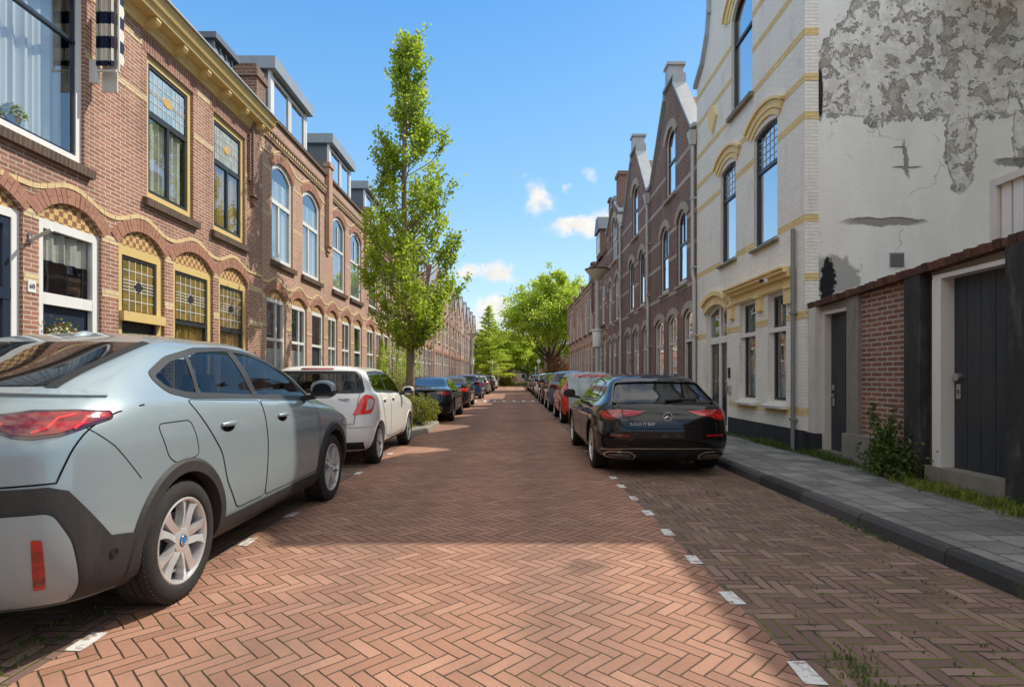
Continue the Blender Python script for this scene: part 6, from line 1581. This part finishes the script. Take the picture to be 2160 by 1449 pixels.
    h = c.hit('rear', -.33, .70); text_mesh('badge', 'B.AUA IT BAK', .055, M['chrome'], c.root, Matrix.Translation(h[0]+Vector((0, -.008, 0))) @ Matrix.Rotation(PI/2, 4, 'X'), .002, .0015)
    c.patch([('front', [(-.62, .99), (.62, .99), (.54, 1.26), (-.54, 1.26)])], 'windscreen', 'car_glass', off=.006)
    return c
black_estate()

# ---- generic farther cars
def far_car(kind, label, mat, loc, group, h=None, lights='light_red', hi=False):
    if kind == 'fast': rows = [(.42, 4.3, 0, .17), (.32, 4.4, .72, .18), (.10, 4.56, .87, .22), (.02, 4.66, .91, .36), (.0, 4.69, .92, .52), (.015, 4.68, .92, .66), (.05, 4.64, .905, [(0, .80), (3.5, .78), (4.6, .62)]), (.08, 4.5, .875, [(0, .95), (2, .90), (3.4, .84), (4.4, .68)]), (.14, 4.15, .82, [(0, 1.0), (2, .96), (3.4, .9), (4.1, .78)]), (.55, 3.5, .74, [(0, 1.05), (3.4, .96)]), (1.0, 3.0, .68, 1.17), (1.45, 2.6, .60, 1.30), (1.7, 2.4, .42, 1.345), (1.9, 2.2, 0, 1.36)]; LL = 4.69; dlo = [(.95, 1.03), (2.0, 1.0), (3.2, .95), (2.7, 1.18), (2.3, 1.29), (1.8, 1.29), (1.35, 1.2)]; rg = [(-.64, 1.06), (.64, 1.06), (.52, 1.27), (-.52, 1.27)]; tl = [(.50, .84), (.88, .80), (.88, .92), (.52, .90)]
    elif kind == 'sedan': rows = [(.42, 4.1, 0, .17), (.32, 4.2, .68, .18), (.10, 4.36, .84, .22), (.02, 4.46, .87, .36), (.0, 4.5, .88, .52), (.01, 4.49, .88, .68), (.04, 4.45, .87, [(0, .84), (3.3, .80), (4.4, .66)]), (.08, 4.3, .845, [(0, .93), (2, .92), (3.2, .86), (4.2, .72)]), (.22, 3.95, .80, [(0, .97), (2, .96), (3.2, .9), (3.9, .8)]), (.80, 3.25, .735, [(0, 1.0), (3.2, .95)]), (1.05, 2.8, .67, 1.17), (1.28, 2.45, .59, 1.31), (1.45, 2.25, .42, 1.365), (1.6, 2.1, 0, 1.38)]; LL = 4.5; dlo = [(.95, 1.02), (1.9, .99), (3.0, .95), (2.6, 1.16), (2.25, 1.29), (1.6, 1.30), (1.2, 1.22)]; rg = [(-.63, 1.02), (.63, 1.02), (.54, 1.28), (-.54, 1.28)]; tl = [(.46, .74), (.86, .72), (.86, .90), (.48, .88)]
    else: rows = [(.35, 4.0, 0, .22), (.28, 4.1, .72, .22), (.08, 4.26, .86, .28), (.0, 4.37, .90, .44), (.0, 4.4, .91, .62), (.01, 4.4, .91, .80), (.03, 4.36, .90, [(0, .98), (3.2, .94), (4.3, .82)]), (.06, 4.24, .88, [(0, 1.08), (2, 1.05), (3.2, 1.0), (4.2, .88)]), (.10, 3.9, .85, [(0, 1.14), (2, 1.10), (3.2, 1.04), (3.9, .95)]), (.15, 3.35, .80, [(0, 1.20), (3.2, 1.10)]), (.25, 2.9, .74, 1.36), (.36, 2.45, .67, 1.52), (.5, 2.2, .50, 1.58), (.7, 2.0, 0, 1.60)]; LL = 4.4; dlo = [(.5, 1.22), (2.0, 1.15), (3.1, 1.10), (2.6, 1.36), (2.2, 1.49), (1.2, 1.51), (.6, 1.48)]; rg = [(-.68, 1.17), (.68, 1.17), (.6, 1.47), (-.6, 1.47)]; tl = [(.52, .92), (.88, .88), (.88, 1.08), (.56, 1.06)]
    a = 1.0 if h is None else h/rows[-1][3]
    S = lambda t: [(p, q*a) for p, q in t]
    rows = [(r[0], r[1], r[2], S(r[3]) if isinstance(r[3], list) else r[3]*a) for r in rows]
    wr = .335 if kind != 'suv' else .355; mw = max(r[2] if not isinstance(r[2], list) else 0 for r in rows)-.02
    W = [(mw, .88, wr, wr), (mw, LL-.95, wr, wr)]
    c = Car('parked_car', label, rows, W, wr+.05, mat, loc, hi=hi, group=group)
    for sg, v in ((1, 'side+'), (-1, 'side-')):
        c.patch([(v, S(dlo))], 'window', 'car_glass', off=.006)
        yb = (dlo[1][0]+.1); c.line(v, S([(yb, dlo[1][1]), (yb+.02, dlo[4][1]*.985)]), 'pillar', mat, w=.07, off=.009)
        yd = [(1.15, .4), (yb-.02, .36), (yb, dlo[1][1]-.03), (.98, dlo[0][1]-.03), (1.0, .8)]; yd2 = [(yb+.02, .36), (3.0, .36), (3.05, .8), (3.0, dlo[2][1]-.03), (yb+.02, dlo[1][1]-.03)]
        for pd in (yd, yd2): do = c.patch([(v, S(pd))], 'door', mat, off=.003); c.line(v, S(pd), close=True, w=.012, parent=do)
        for w in W: c.arch_lip(sg, w, wr+.045, wr+.08, 'cladding' if kind == 'suv' else mat, 'arch_lip', out=.008, inward=.05)
        z0, z1 = tl[1][1], tl[2][1]
        c.patch([('wrap'+v[4], S([tl[0], (tl[1][0], tl[1][1]), (.98, z0+.03), (1.06, z1-.02), (tl[2][0], z1), tl[3]]))], 'tail_light', lights, off=.008, step=.03)
        c.mirror(sg, dlo[2][0]-.12, dlo[2][1]*a+.08, mw, mat, .95)
        for w in W: c.wheel(sg, w, 'seven', 'alloy_dark' if 'black' in mat or 'graphite' in mat else 'alloy', .21, detail=False)
    c.patch([('rear', S(rg))], 'rear_window', 'car_glass', off=.006)
    c.patch([('front', S(rg))], 'windscreen', 'car_glass', off=.006)
    c.patch([('rear', S([(-.72, .24), (.72, .24), (.72, .40), (-.72, .40)]))], 'bumper_grille', 'black_plastic', off=.005)
    zt = tl[1][1]
    c.line('rear', S([(-.66, rg[0][1]-.04), (-.60, zt-.12), (.60, zt-.12), (.66, rg[0][1]-.04)]), w=.010)
    return c
GL, GR = 'cars parked along the left side', 'cars parked along the right side'
far_car('fast', 'black fastback car with closed glass tailgate parked beyond the bush, third in the left row', 'paint_black', (-2.72, 16.3, 0), GL, 1.34, 'light_red', hi=True)
far_car('sedan', 'dark graphite sedan with bright red tail lights, fourth in the left row', 'paint_graphite', (-2.75, 23.5, 0), GL, 1.36, 'light_bright')
small_hatch('dark blue hatchback, fifth in the left row', 'paint_blue', (-2.7, 32.5, 0), 1.45, .84, 3.95, False, GL, 'plain')
far_car('sedan', 'silver car beyond the blue hatchback on the left', 'paint_silver', (-2.75, 42.5, 0), GL, 1.42)
far_car('suv', 'small dark red car beyond the silver car on the left', 'paint_darkred', (-2.75, 52.0, 0), GL, 1.5)
far_car('sedan', 'white car, last visible in the left row', 'paint_white', (-2.75, 62.0, 0), GL, 1.45)
small_hatch('bright red hatchback half covered by a grey tarpaulin on the right', 'paint_red', (2.18, 15.75, 0), 1.42, .85, 4.0, True, GR, 'wrap')
far_car('suv', 'blue suv parked directly beyond the red hatchback on the right', 'paint_steelblue', (2.22, 21.2, 0), GR, 1.56, hi=True)
far_car('suv', 'dark brown suv parked beyond the blue suv on the right', 'paint_brown', (2.2, 26.8, 0), GR, 1.55)
small_hatch('white hatchback, fourth in the right row', 'paint_white', (2.2, 34.0, 0), 1.55, .86, 4.0, False, GR, 'plain')
far_car('sedan', 'black sedan just beyond the white hatchback on the right', 'paint_black', (2.2, 40.0, 0), GR, 1.42)
far_car('sedan', 'grey sedan, sixth in the right row', 'paint_graphite', (2.2, 46.5, 0), GR, 1.42)
far_car('suv', 'silver blue suv, last visible in the right row', 'paint_silver', (2.2, 53.0, 0), GR, 1.55)

# grey tarpaulin draped over the red hatchback's rear
def car_cover():
    rows, k, a, b = hatch_rows(1.42, .85, 4.0)
    g_ = car_grid(rows, 4, 3); nr, nc = g_.shape[:2]; cx, cy_ = 2.18, 15.75
    n = 60; m_ = 34; mb = MB(); g0 = {}
    c = [o for o in bpy.data.objects if o.get('label', '').startswith('bright red')][0]
    V = [tuple(p) for p in g_.reshape(-1, 3)]; F = [(i*nc+j, i*nc+(j+1) % nc, (i+1)*nc+(j+1) % nc, (i+1)*nc+j) for i in range(nr-1) for j in range(nc)]
    bvh = BVHTree.FromPolygons([Vector(v) for v in V], F)
    # path from the ground behind the car, up the tail and forward over the roof
    rw = []
    for i in range(m_+1):
        t = i/m_; r = []
        for j in range(n+1):
            x = -.66+1.62*j/n; f1 = .018*math.sin(x*19+2*t)+.012*math.sin(x*41+5*t); 
            if t < .55:
                z = .30+(1.30-.30)*t/.55; p = bvh.ray_cast(Vector((max(-.8, min(.78, x)), -2, max(z, .45))), Vector((0, 1, 0)))[0]
                y = (p.y if p else .1)-.03-(.55-t)*.14+f1*(1.2-t); 
                if x > .8: y += (x-.8)*1.4
                r.append((x, y, z-.05*math.sin(x*3+1)*(.55-t)))
            else:
                y = .35+2.3*(t-.55)/.45; xx = max(-.62, min(.62, x)); p = bvh.ray_cast(Vector((xx, y, 3)), Vector((0, 0, -1)))[0]; z = (p.z if p else 1.4)+.03+f1*.6
                if abs(x) > .62: z -= (abs(x)-.62)**1.0*1.9
                r.append((x if abs(x) < .62 else math.copysign(.62+(abs(x)-.62)*.75, x), y, z))
        rw.append(r)
    for r in rw: mb.v += r
    for i in range(m_):
        for j in range(n): mb.f.append([i*(n+1)+j, i*(n+1)+j+1, (i+1)*(n+1)+j+1, (i+1)*(n+1)+j]); mb.mi.append(0)
    M['tarp'] = (lambda g: g.out(g.bsdf(g.mix(g.ss(g.noise(g.pos(), 3, 4), .35, .7), L(.42, .47, .49), L(.30, .35, .38)), .55, .4, normal=g.bump(g.noise(g.vm('MULTIPLY', g.pos(), (9, 3, 3)), 2.5, 4, .6), .6, .02))))(G('tarpaulin'))
    o = mb.build('car_cover', M['tarp'], None, smooth=180, loc=(cx, cy_, 0), recalc=False)
    tag(o, 'pale grey tarpaulin draped over the tail of the red hatchback', 'car cover')
car_cover()
# ------------------------------------------------------------------ vegetation
def leaf_mesh(name, pts, nrm, size, mat, parent, seed=1, var=.45, aspect=.62):
    """one mesh of rhombic leaves at pts (n x 3)"""
    r = np.random.default_rng(seed); n = len(pts)
    d = r.normal(size=(n, 3)); d += nrm*.9; d /= np.linalg.norm(d, axis=1, keepdims=True)
    a = r.normal(size=(n, 3)); a -= d*(a*d).sum(1, keepdims=True); a /= np.linalg.norm(a, axis=1, keepdims=True); b = np.cross(d, a)
    s = (size*(1-var/2+var*r.random((n, 1))))
    fold = d*s*.18
    V = np.stack([pts-a*s*.5, pts+b*s*.5*aspect+fold, pts+a*s*.5, pts-b*s*.5*aspect+fold], 1).reshape(-1, 3).astype(np.float32)
    me = bpy.data.meshes.new(name); me.vertices.add(4*n); me.vertices.foreach_set('co', V.ravel())
    me.loops.add(4*n); me.loops.foreach_set('vertex_index', np.arange(4*n, dtype=np.int32)); me.polygons.add(n)
    me.polygons.foreach_set('loop_start', np.arange(0, 4*n, 4, dtype=np.int32)); me.polygons.foreach_set('loop_total', np.full(n, 4, np.int32))
    me.materials.append(M[mat]); me.update(calc_edges=True)
    o = bpy.data.objects.new(name, me); COL.objects.link(o); o.parent = parent; return o

def slim_tree():
    root = empty('slim_tree', (-2.72, 14.75, .1), 'tall slim street tree with sparse lime green leaves beside the white hatchback', 'tree')
    r = np.random.default_rng(11); prof_z = [2.0, 2.3, 2.7, 3.6, 4.3, 5.1, 6.0, 6.8, 7.2, 7.9, 8.7, 9.1, 9.8, 10.3, 10.55]
    lft = [.15, .5, .95, 1.10, 1.12, 1.10, 1.02, .88, .68, .55, .48, .45, .30, .16, .03]; rgt = [.2, .45, .70, 1.45, 1.32, 1.22, 1.12, 1.02, .85, .75, .50, .50, .34, .18, .03]
    R_l = lambda z: np.interp(z, prof_z, lft); R_r = lambda z: np.interp(z, prof_z, rgt)
    tk = MB(); H_ = 10.2
    ax = lambda z: Vector((.05*math.sin(z*.8)-.012*z, .04*math.sin(z*.6+1), z))
    tk.tube([ax(z) for z in np.linspace(0, 9.95, 22)], [.115*(1-z/11.5)**.8+.006 for z in np.linspace(0, 9.95, 22)], 9)
    P = []
    nb = 150
    for i in range(nb):
        zt = 2.1+7.85*((i+.5)/nb)**1.15; az = r.uniform(0, 2*PI); c, s_ = math.cos(az), math.sin(az)
        lim = (R_r(zt) if c > 0 else R_l(zt))*(.75+.25*abs(s_)); rad = lim*(1.40 if zt < 7.6 else 1.12)*r.uniform(.25, 1.0)**.6
        if r.random() < .1: rad *= 1.12
        z0 = max(1.9, zt-rad*r.uniform(.9, 1.7)); a = ax(z0); e = Vector((c*rad, s_*rad*.95, zt))
        mid = a.lerp(e, .5)+Vector((c*rad*.13, s_*rad*.13, -.08*rad)); br = [a, mid, e]
        tk.tube(br, [.020*(1-z0/12)+.004, .011, .003], 5, cap=False)
        nl = int(r.integers(50, 170)*(.4+.55*rad)); cl = r.uniform(.05, .12)
        for q in range(nl):
            t = r.uniform(.42, 1.06)**.55; p = (a*(1-t)**2+mid*2*t*(1-t)+e*t*t) if t < 1 else e
            P.append((p.x+r.normal()*cl, p.y+r.normal()*cl, p.z+r.normal()*cl*1.25))
        for q in range(2):   # side twigs ending in tufts
            t = r.uniform(.4, .95); p = a*(1-t)**2+mid*2*t*(1-t)+e*t*t; dd = Vector((r.normal()*.16, r.normal()*.16, abs(r.normal())*.26+.06)); tk.tube([p, p+dd], [.005, .002], 4, cap=False)
            for w in range(int(r.integers(18, 48))): P.append(tuple(p+dd*r.uniform(.5, 1.1)+Vector(r.normal(size=3)*.07)))
    P += [(ax(z).x+r.normal()*.06, r.normal()*.06, z+r.normal()*.1) for z in r.uniform(8.8, 10.1, 200)]
    P = np.array(P); rr = np.hypot(P[:, 0], P[:, 1])[:, None]; nrm = np.concatenate([P[:, :2]/np.maximum(rr, .1)*.6, np.full((len(P), 1), .5)], 1)
    tk.build('trunk', M['bark_pale'], root, smooth=60)
    leaf_mesh('crown', P, nrm, .088, 'leaf_lime', root, 3, aspect=.8)
slim_tree()

def crown_tree(name, label, loc, h, rx, z0, mat, nclump, leaf, seed, per=120, trunk_r=.2, group=None, fork=2.6, lumps=9, squash=1.0, top=0, limbs=9, bark='bark', cl=.55):
    root = empty(name, loc, label, 'tree', group); r = np.random.default_rng(seed); tk = MB(); P = []; N = []
    zc = (z0+h)/2; rz = (h-z0)/2
    # boughs: lobes of foliage spread over the crown
    lob = []
    for i in range(lumps):
        a = 2*PI*i*.618+r.uniform(-.3, .3); u = -0.65+1.5*(i+.5)/lumps; q = math.sqrt(max(.05, 1-min(.99, u*u)))
        lob.append((Vector((math.cos(a)*q*rx*.62, math.sin(a)*q*rx*.62*squash, zc+u*rz*.66)), rx*r.uniform(.34, .52)))
    lob.append((Vector((0, 0, zc+rz*.55)), rx*.42))
    base = Vector((0, 0, fork)); tk.tube([Vector((0, 0, 0)), Vector((.05, 0, fork*.5)), base, Vector((-.03, .02, zc+rz*.3))], [trunk_r*1.15, trunk_r*.9, trunk_r*.8, trunk_r*.15], 10)
    for c, lr in lob[:limbs]:
        b0 = base+Vector((0, 0, r.uniform(-.2, max(.1, (c.z-fork)*.35)))); mid = b0.lerp(c, .5)+Vector((0, 0, -.12*(c-b0).length)); tk.tube([b0, mid, c], [trunk_r*.5, trunk_r*.28, trunk_r*.08], 7, cap=False)
        for q in range(5): dd = Vector(r.normal(size=3)); dd.normalize(); tk.tube([c.lerp(mid, r.uniform(0, .6)), c+dd*lr*.85], [trunk_r*.1, trunk_r*.02], 5, cap=False)
    for i in range(nclump):
        c, lr = lob[i % len(lob)]; d = Vector(r.normal(size=3)); d.normalize()
        if d.z < -.3 and r.random() < .5: d.z *= -1
        p = c+Vector((d.x, d.y, d.z*.75))*lr*r.uniform(.55, 1.08); k = int(per*r.uniform(.5, 1.3)); w = lr*r.uniform(.10, .22)*cl/.55
        Q = r.normal(size=(k, 3))*np.array([w*1.25, w*1.25, w*.62])+np.array(p); P.append(Q); N.append(np.tile(np.array([d.x*.6, d.y*.6, d.z*.5+.5]), (k, 1)))
    for i in range(top):   # loose sprays above the crown
        a = r.uniform(0, 2*PI); c = Vector((math.cos(a)*rx*r.uniform(.1, .75), math.sin(a)*rx*.5, h-rz*.25)); e = c+Vector((r.normal()*.4, r.normal()*.4, r.uniform(.6, 1.5))); tk.tube([Vector((c.x*.5, c.y*.5, zc)), c, e], [.05, .03, .008], 5, cap=False)
        for q in range(5): p = c.lerp(e, r.uniform(.2, 1.05))+Vector(r.normal(size=3)*.22); Q = r.normal(size=(int(per*.45), 3))*.17+np.array(p); P.append(Q); N.append(np.tile(np.array([0, 0, .7]), (len(Q), 1)))
    tk.build('trunk', M[bark], root, smooth=60); leaf_mesh('crown', np.concatenate(P), np.concatenate(N), leaf, mat, root, seed)
crown_tree('spreading_tree', 'big spreading bright green tree over the parked cars on the right', (3.35, 54.0, .1), 10.6, 4.7, 2.2, 'leaf_green', 300, .22, 5, 130, .22, fork=2.2, lumps=15, top=9, limbs=15)
crown_tree('round_tree', 'round light green tree at the end of the street beside the conifer', (-1.7, 84.0, 0), 8.6, 4.8, .6, 'leaf_green', 230, .30, 8, 120, .22, fork=1.6, lumps=11)
crown_tree('dark_tree', 'dark leafy tree standing at the far end of the street between the lighter trees', (2.4, 100.0, 0), 9.0, 5.0, .6, 'leaf_dark', 190, .34, 9, 100, .25, fork=1.6, lumps=10)
crown_tree('light_tree', 'light green tree far behind the spreading tree', (5.6, 92.0, 0), 9.5, 4.4, 1.0, 'leaf_green', 180, .32, 10, 100, .22, fork=1.6, lumps=10)
crown_tree('distant_tree', 'dark distant tree rising behind the low red brick row', (-9.0, 112.0, 0), 11.5, 5.0, 1.0, 'leaf_dark', 90, .4, 12, 90, .3, fork=2, lumps=10)

def tiered_tree():
    root = empty('tiered_conifer', (-3.3, 75.0, .1), 'slender light green conifer with drooping tiers at the left end of the street', 'tree'); r = np.random.default_rng(4); tk = MB(); P = []; Hh = 10.8
    tk.tube([Vector((0, 0, z)) for z in (0, 3, 6, 9, Hh)], [.2, .16, .11, .06, .012], 9)
    for i in range(64):
        z = 1.4+(Hh-1.7)*(i/63)**.95; ln = np.interp(z, [1.2, 2.6, 4.5, 6.5, 8.2, Hh], [2.9, 3.4, 2.7, 2.0, 1.2, .12])*r.uniform(.75, 1.12); a = i*2.4+r.uniform(-.4, .4); d = Vector((math.cos(a), math.sin(a), 0))
        p0 = Vector((0, 0, z)); p1 = p0+d*ln*.6+Vector((0, 0, ln*.16)); p2 = p0+d*ln+Vector((0, 0, ln*.28 if z > 5 else ln*.05)); tk.tube([p0, p1, p2], [.035, .02, .006], 5, cap=False)
        for q in range(int(60+120*ln)): t = r.uniform(.08, 1.0); p = p0*(1-t)**2+p1*2*t*(1-t)+p2*t*t; w = .10+.26*ln*.3*(1-abs(t-.55)); P.append((p.x+r.normal()*w, p.y+r.normal()*w, p.z-abs(r.normal())*w*.7+.04))
    tk.build('trunk', M['bark'], root, smooth=60); P = np.array(P); leaf_mesh('crown', P, np.tile(np.array([0, 0, .6]), (len(P), 1)), .19, 'leaf_green', root, 5, aspect=.4)
tiered_tree()

def bush(name, label, loc, rx, h, mat, n, leaf, seed, cat='bush', shape='round', stems=14):
    root = empty(name, loc, label, cat); r = np.random.default_rng(seed); st = MB(); P = []
    for i in range(stems):
        a = r.uniform(0, 2*PI); e = Vector((math.cos(a)*rx*r.uniform(.3, .95), math.sin(a)*rx*r.uniform(.3, .95), h*r.uniform(.55, 1.0))); st.tube([Vector((e.x*.15, e.y*.15, -.02)), e*.5+Vector((0, 0, h*.12)), e], [.012, .008, .002], 4, cap=False)
    for i in range(n):
        if shape == 'cone': z = r.random()**1.4; q = (1-z)**.75*r.random()**.4*(.8+.4*r.random()); a = r.uniform(0, 2*PI); P.append((math.cos(a)*q*rx, math.sin(a)*q*rx, .05+z*h))
        else:
            d = r.normal(size=3); d /= np.linalg.norm(d); q = r.uniform(.55, 1.0)*(1+.22*math.sin(d[0]*7+seed)*math.sin(d[2]*6+d[1]*5)); P.append((d[0]*rx*q, d[1]*rx*q, h*.5+d[2]*h*.5*q))
    st.build('stems', M['bark'], root); P = np.array(P); P[:, 2] = np.maximum(P[:, 2], .01)
    nn = P-np.array([0, 0, h*.3]); nn /= np.maximum(np.linalg.norm(nn, axis=1, keepdims=True), .05); leaf_mesh('leaves', P, nn*.8, leaf, mat, root, seed, aspect=.45)
bush('flowering_bush', 'low yellow green bush in the planting bed behind the white hatchback', (-2.42, 14.55, .1), .52, .78, 'leaf_bush', 3200, .055, 21)
bush('flowering_bush', 'loose green shrub growing round the foot of the slim tree', (-3.2, 14.9, .1), .6, 1.3, 'leaf_bush', 2200, .06, 22)
bush('conical_shrub', 'small cone shaped green shrub against the brick houses behind the white hatchback', (-5.15, 22.2, .1), .42, 2.7, 'leaf_green', 2600, .075, 23, shape='cone')
bush('climbing_shrub', 'loose yellowish climbing shrub against the brick houses left of the slim tree trunk', (-5.05, 24.0, .1), .75, 2.9, 'leaf_lime', 1500, .085, 24)
bush('climbing_shrub', 'loose yellowish shrub right of the slim tree trunk by the house fronts', (-5.0, 27.0, .1), .8, 2.6, 'leaf_lime', 1400, .09, 25)
bush('hedge', 'dark green hedge behind the black fastback on the left', (-4.8, 20.0, .1), .8, 1.35, 'leaf_weed', 2600, .08, 26, 'hedge')
bush('red_leaved_bush', 'large bush with red and green leaves by the right hand houses', (4.1, 50.0, .1), 1.35, 3.1, 'leaf_red', 4200, .13, 27)
bush('garden_bush', 'green bush under the spreading tree by the parked cars', (3.3, 51.6, .1), 1.1, 1.9, 'leaf_weed', 2600, .13, 28)
bush('tall_grass_bush', 'pale feathery bush where the street ends', (-1.2, 80.0, 0), 1.5, 2.3, 'leaf_bush', 4200, .17, 29)
bush('street_end_bush', 'broad light green bush at the left end of the street', (-3.6, 84.0, 0), 1.9, 2.4, 'leaf_weed', 3600, .2, 30)
bush('street_end_bush', 'broad green bush at the right end of the street', (3.6, 90.0, 0), 2.0, 1.9, 'leaf_bush', 3600, .2, 31)
bush('sunlit_shrub', 'sunny light shrub in front of the pale house', (5.2, 58.0, .1), 1.0, 2.2, 'leaf_lime', 2200, .14, 32)
# weed growing against the garden wall
def tall_weed():
    root = empty('tall_weed', (4.58, 6.98, .11), 'tall green weed growing against the brick panel of the garden wall', 'plant'); r = np.random.default_rng(40); st = MB(); P = []
    for i in range(26):
        a = r.uniform(0, 2*PI); hh = r.uniform(.35, 1.08) if i < 12 else r.uniform(.2, .5); sp = r.uniform(.05, .30); e = Vector((math.cos(a)*sp*.45-.05, math.sin(a)*sp*1.2+.12*(hh > .7), hh)); m_ = Vector((e.x*.35, e.y*.35, hh*.6)); st.tube([(0, 0, 0), m_, e], [.008, .006, .002], 5, cap=False)
        for q in range(int(55*hh)+12): t = r.uniform(.12, 1.0); p = m_*2*t*(1-t)+e*t*t; w = .075*(1.15-t); P.append((p.x+r.normal()*w, p.y+r.normal()*w, p.z+r.normal()*w*.6))
    for i in range(900): P.append((r.normal()*.10-.05, r.normal()*.20-.12, abs(r.normal())*.20+.03))
    st.build('stems', M['leaf_weed'], root); P = np.array(P); leaf_mesh('leaves', P, np.tile(np.array([-.3, 0, .5]), (len(P), 1)), .062, 'leaf_weed', root, 41, aspect=.5)
tall_weed()
# grass and moss along the foot of the right-hand walls and along the kerb
def tufts(name, spots, n, hh, mat, seed, spread=.05, w=.006):
    r = np.random.default_rng(seed); mb = MB()
    for i in range(n):
        x, y, z, dens = spots[int(r.integers(len(spots)))]
        if r.random() > dens: continue
        x += r.normal()*spread; y += r.uniform(-.25, .25); h = hh*r.uniform(.3, 1.1)*dens; a = r.uniform(0, 2*PI); d = Vector((math.cos(a), math.sin(a), 0)); s_ = Vector((-d.y, d.x, 0))*w*r.uniform(.6, 1.4); b = Vector((x, y, z)); m_ = b+d*h*.25+Vector((0, 0, h*.65)); e = b+d*h*.75+Vector((0, 0, h*.9))
        mb.add([b-s_, b+s_, m_+s_*.7, m_-s_*.7, e], [(0, 1, 2, 3), (3, 2, 4)])
    return tag(mb.build(name, M[mat], recalc=False), kind='stuff')
r_ = np.random.default_rng(50)
tufts('wall_grass', [(4.62 if y < 9.1 else 4.55, float(y), .108, float(.25+.75*abs(math.sin(y*1.7)*math.cos(y*.63+.4)))) for y in np.arange(4.2, 14.2, .22)], 6500, .17, 'leaf_weed', 51, .06)
tufts('wall_grass', [(4.50, float(y), .108, .9) for y in np.arange(4.6, 6.6, .2)], 1800, .12, 'leaf_bush', 52, .09)
tufts('kerb_moss', [(2.985, float(y), .0, float(max(.1, math.sin(y*2.3)*math.sin(y*.9)))) for y in np.arange(2.2, 12.5, .2)], 2600, .05, 'leaf_weed', 53, .018, .004)
tufts('joint_weeds', [(float(r_.uniform(1.4, 2.95)), float(r_.uniform(2.2, 9)), .0, float(r_.uniform(.2, 1))) for i in range(150)], 1500, .03, 'leaf_weed', 54, .012, .004)
tufts('joint_weeds', [(float(r_.uniform(1.42, 1.6)), 2.44, .0, .9) for i in range(4)]+[(float(r_.uniform(-3.2, -2.2)), float(r_.uniform(2.4, 3.2)), .0, .8) for i in range(12)], 700, .05, 'leaf_weed', 55, .03, .004)
tufts('bed_grass', [(float(r_.uniform(-3.9, -2.3)), float(r_.uniform(12.9, 15.6)), .105, .7) for i in range(60)], 1800, .13, 'leaf_bush', 56, .05)
sheet('lawn', [(-4.6, 90.0, -.012), (6.5, 90.0, -.012), (6.5, 116, -.012), (-4.6, 116, -.012)], plain('lawn', L(.10, .17, .03), .9, .1, .4, .9, .4))
tufts('lawn_grass', [(float(r_.uniform(-4, 5)), float(r_.uniform(88, 100)), -.01, .9) for i in range(200)], 5000, .5, 'leaf_bush', 57, .3, .04)

# ------------------------------------------------------------------ street furniture
def street_lamp(x, y, label):
    root = empty('street_lamp', (x, y, .1), label, 'street lamp', 'tall bowl headed street lamps')
    k = MB(); k.lathe([(.13, 0), (.13, 1.1), (.10, 1.2), (.095, 5.35)], 18); k.build('pole', M['pipe'], root, smooth=40)
    k = MB(); k.lathe([(.10, 2.45), (.19, 2.5), (.21, 3.15), (.17, 3.22), (.10, 3.25)], 18); k.lathe([(.24, 3.16), (.25, 3.2), (.24, 3.24), (.1, 3.24)], 18); k.build('sleeve', M['white_paint'], root, smooth=40)
    k = MB(); k.lathe([(.10, 5.3), (.14, 5.33), (.46, 5.68), (.50, 5.76)], 32); k.build('bowl', M['lamp_bowl'], root, smooth=40)
    k = MB(); k.lathe([(.50, 5.755), (.535, 5.765), (.535, 5.80), (.49, 5.805), (0, 5.81)], 32); k.build('rim', M['black_plastic'], root, smooth=40)
    k = MB(); k.lathe([(.30, 5.808), (.26, 5.84), (0, 5.86)], 24); k.build('lid', M['lead'], root, smooth=40)
M['lamp_bowl'] = plain('lamp_bowl', L(.62, .55, .42), .4, .4, .1, 3)
street_lamp(3.55, 24.2, 'tall white street lamp with bowl shaped head on the right pavement')
street_lamp(-4.4, 60.0, 'tall white street lamp with bowl shaped head far along the left pavement')
def sign_post(x, y, h, kind, label):
    root = empty('sign_post', (x, y, 0), label, 'sign'); k = MB(); k.tube([(0, 0, 0), (0, 0, h)], .045, 10); k.build('post', M['pipe'], root, smooth=40)
    k = MB()
    if kind == 'round': k.lathe([(0, -.015), (.24, -.015), (.24, .015), (0, .015)], 24, Matrix.Translation((0, -.06, h-.35)) @ Matrix.Rotation(PI/2, 4, 'X'))
    else: k.box(-.07, .07, -.075, -.05, h-.5, h-.1)
    k.build('plate', M['white_paint'], root)
sign_post(-2.5, 66.0, 3.3, 'plate', 'thin grey sign post left of the street end')
sign_post(-2.0, 71.0, 2.9, 'plate', 'shorter thin sign post beside the feathery bush')
sign_post(3.05, 70.0, 3.6, 'round', 'sign post with round white plate beyond the right parked cars')
sign_post(2.9, 76.0, 2.8, 'plate', 'thin sign post with narrow white plate near the street end on the right')

def bouquet():
    root = empty('flower_bouquet', (XL-.02, 7.06, 1.82), 'small bunch of yellow and white flowers on the navy front door', 'flowers'); r = np.random.default_rng(60)
    for nm, mt, n, sz in (('leaves', 'leaf_weed', 260, .04), ('yellow_flowers', 'cream_block', 130, .032), ('white_flowers', 'curtain', 130, .032)):
        P = r.normal(size=(n, 3))*np.array([.05, .11, .07])*(1.1 if nm == 'leaves' else .9)+np.array([.03 if nm == 'leaves' else .06, 0, 0]); leaf_mesh(nm, P, np.tile(np.array([.8, 0, .3]), (n, 1)), sz, mt, root, 61, aspect=.9)
bouquet()
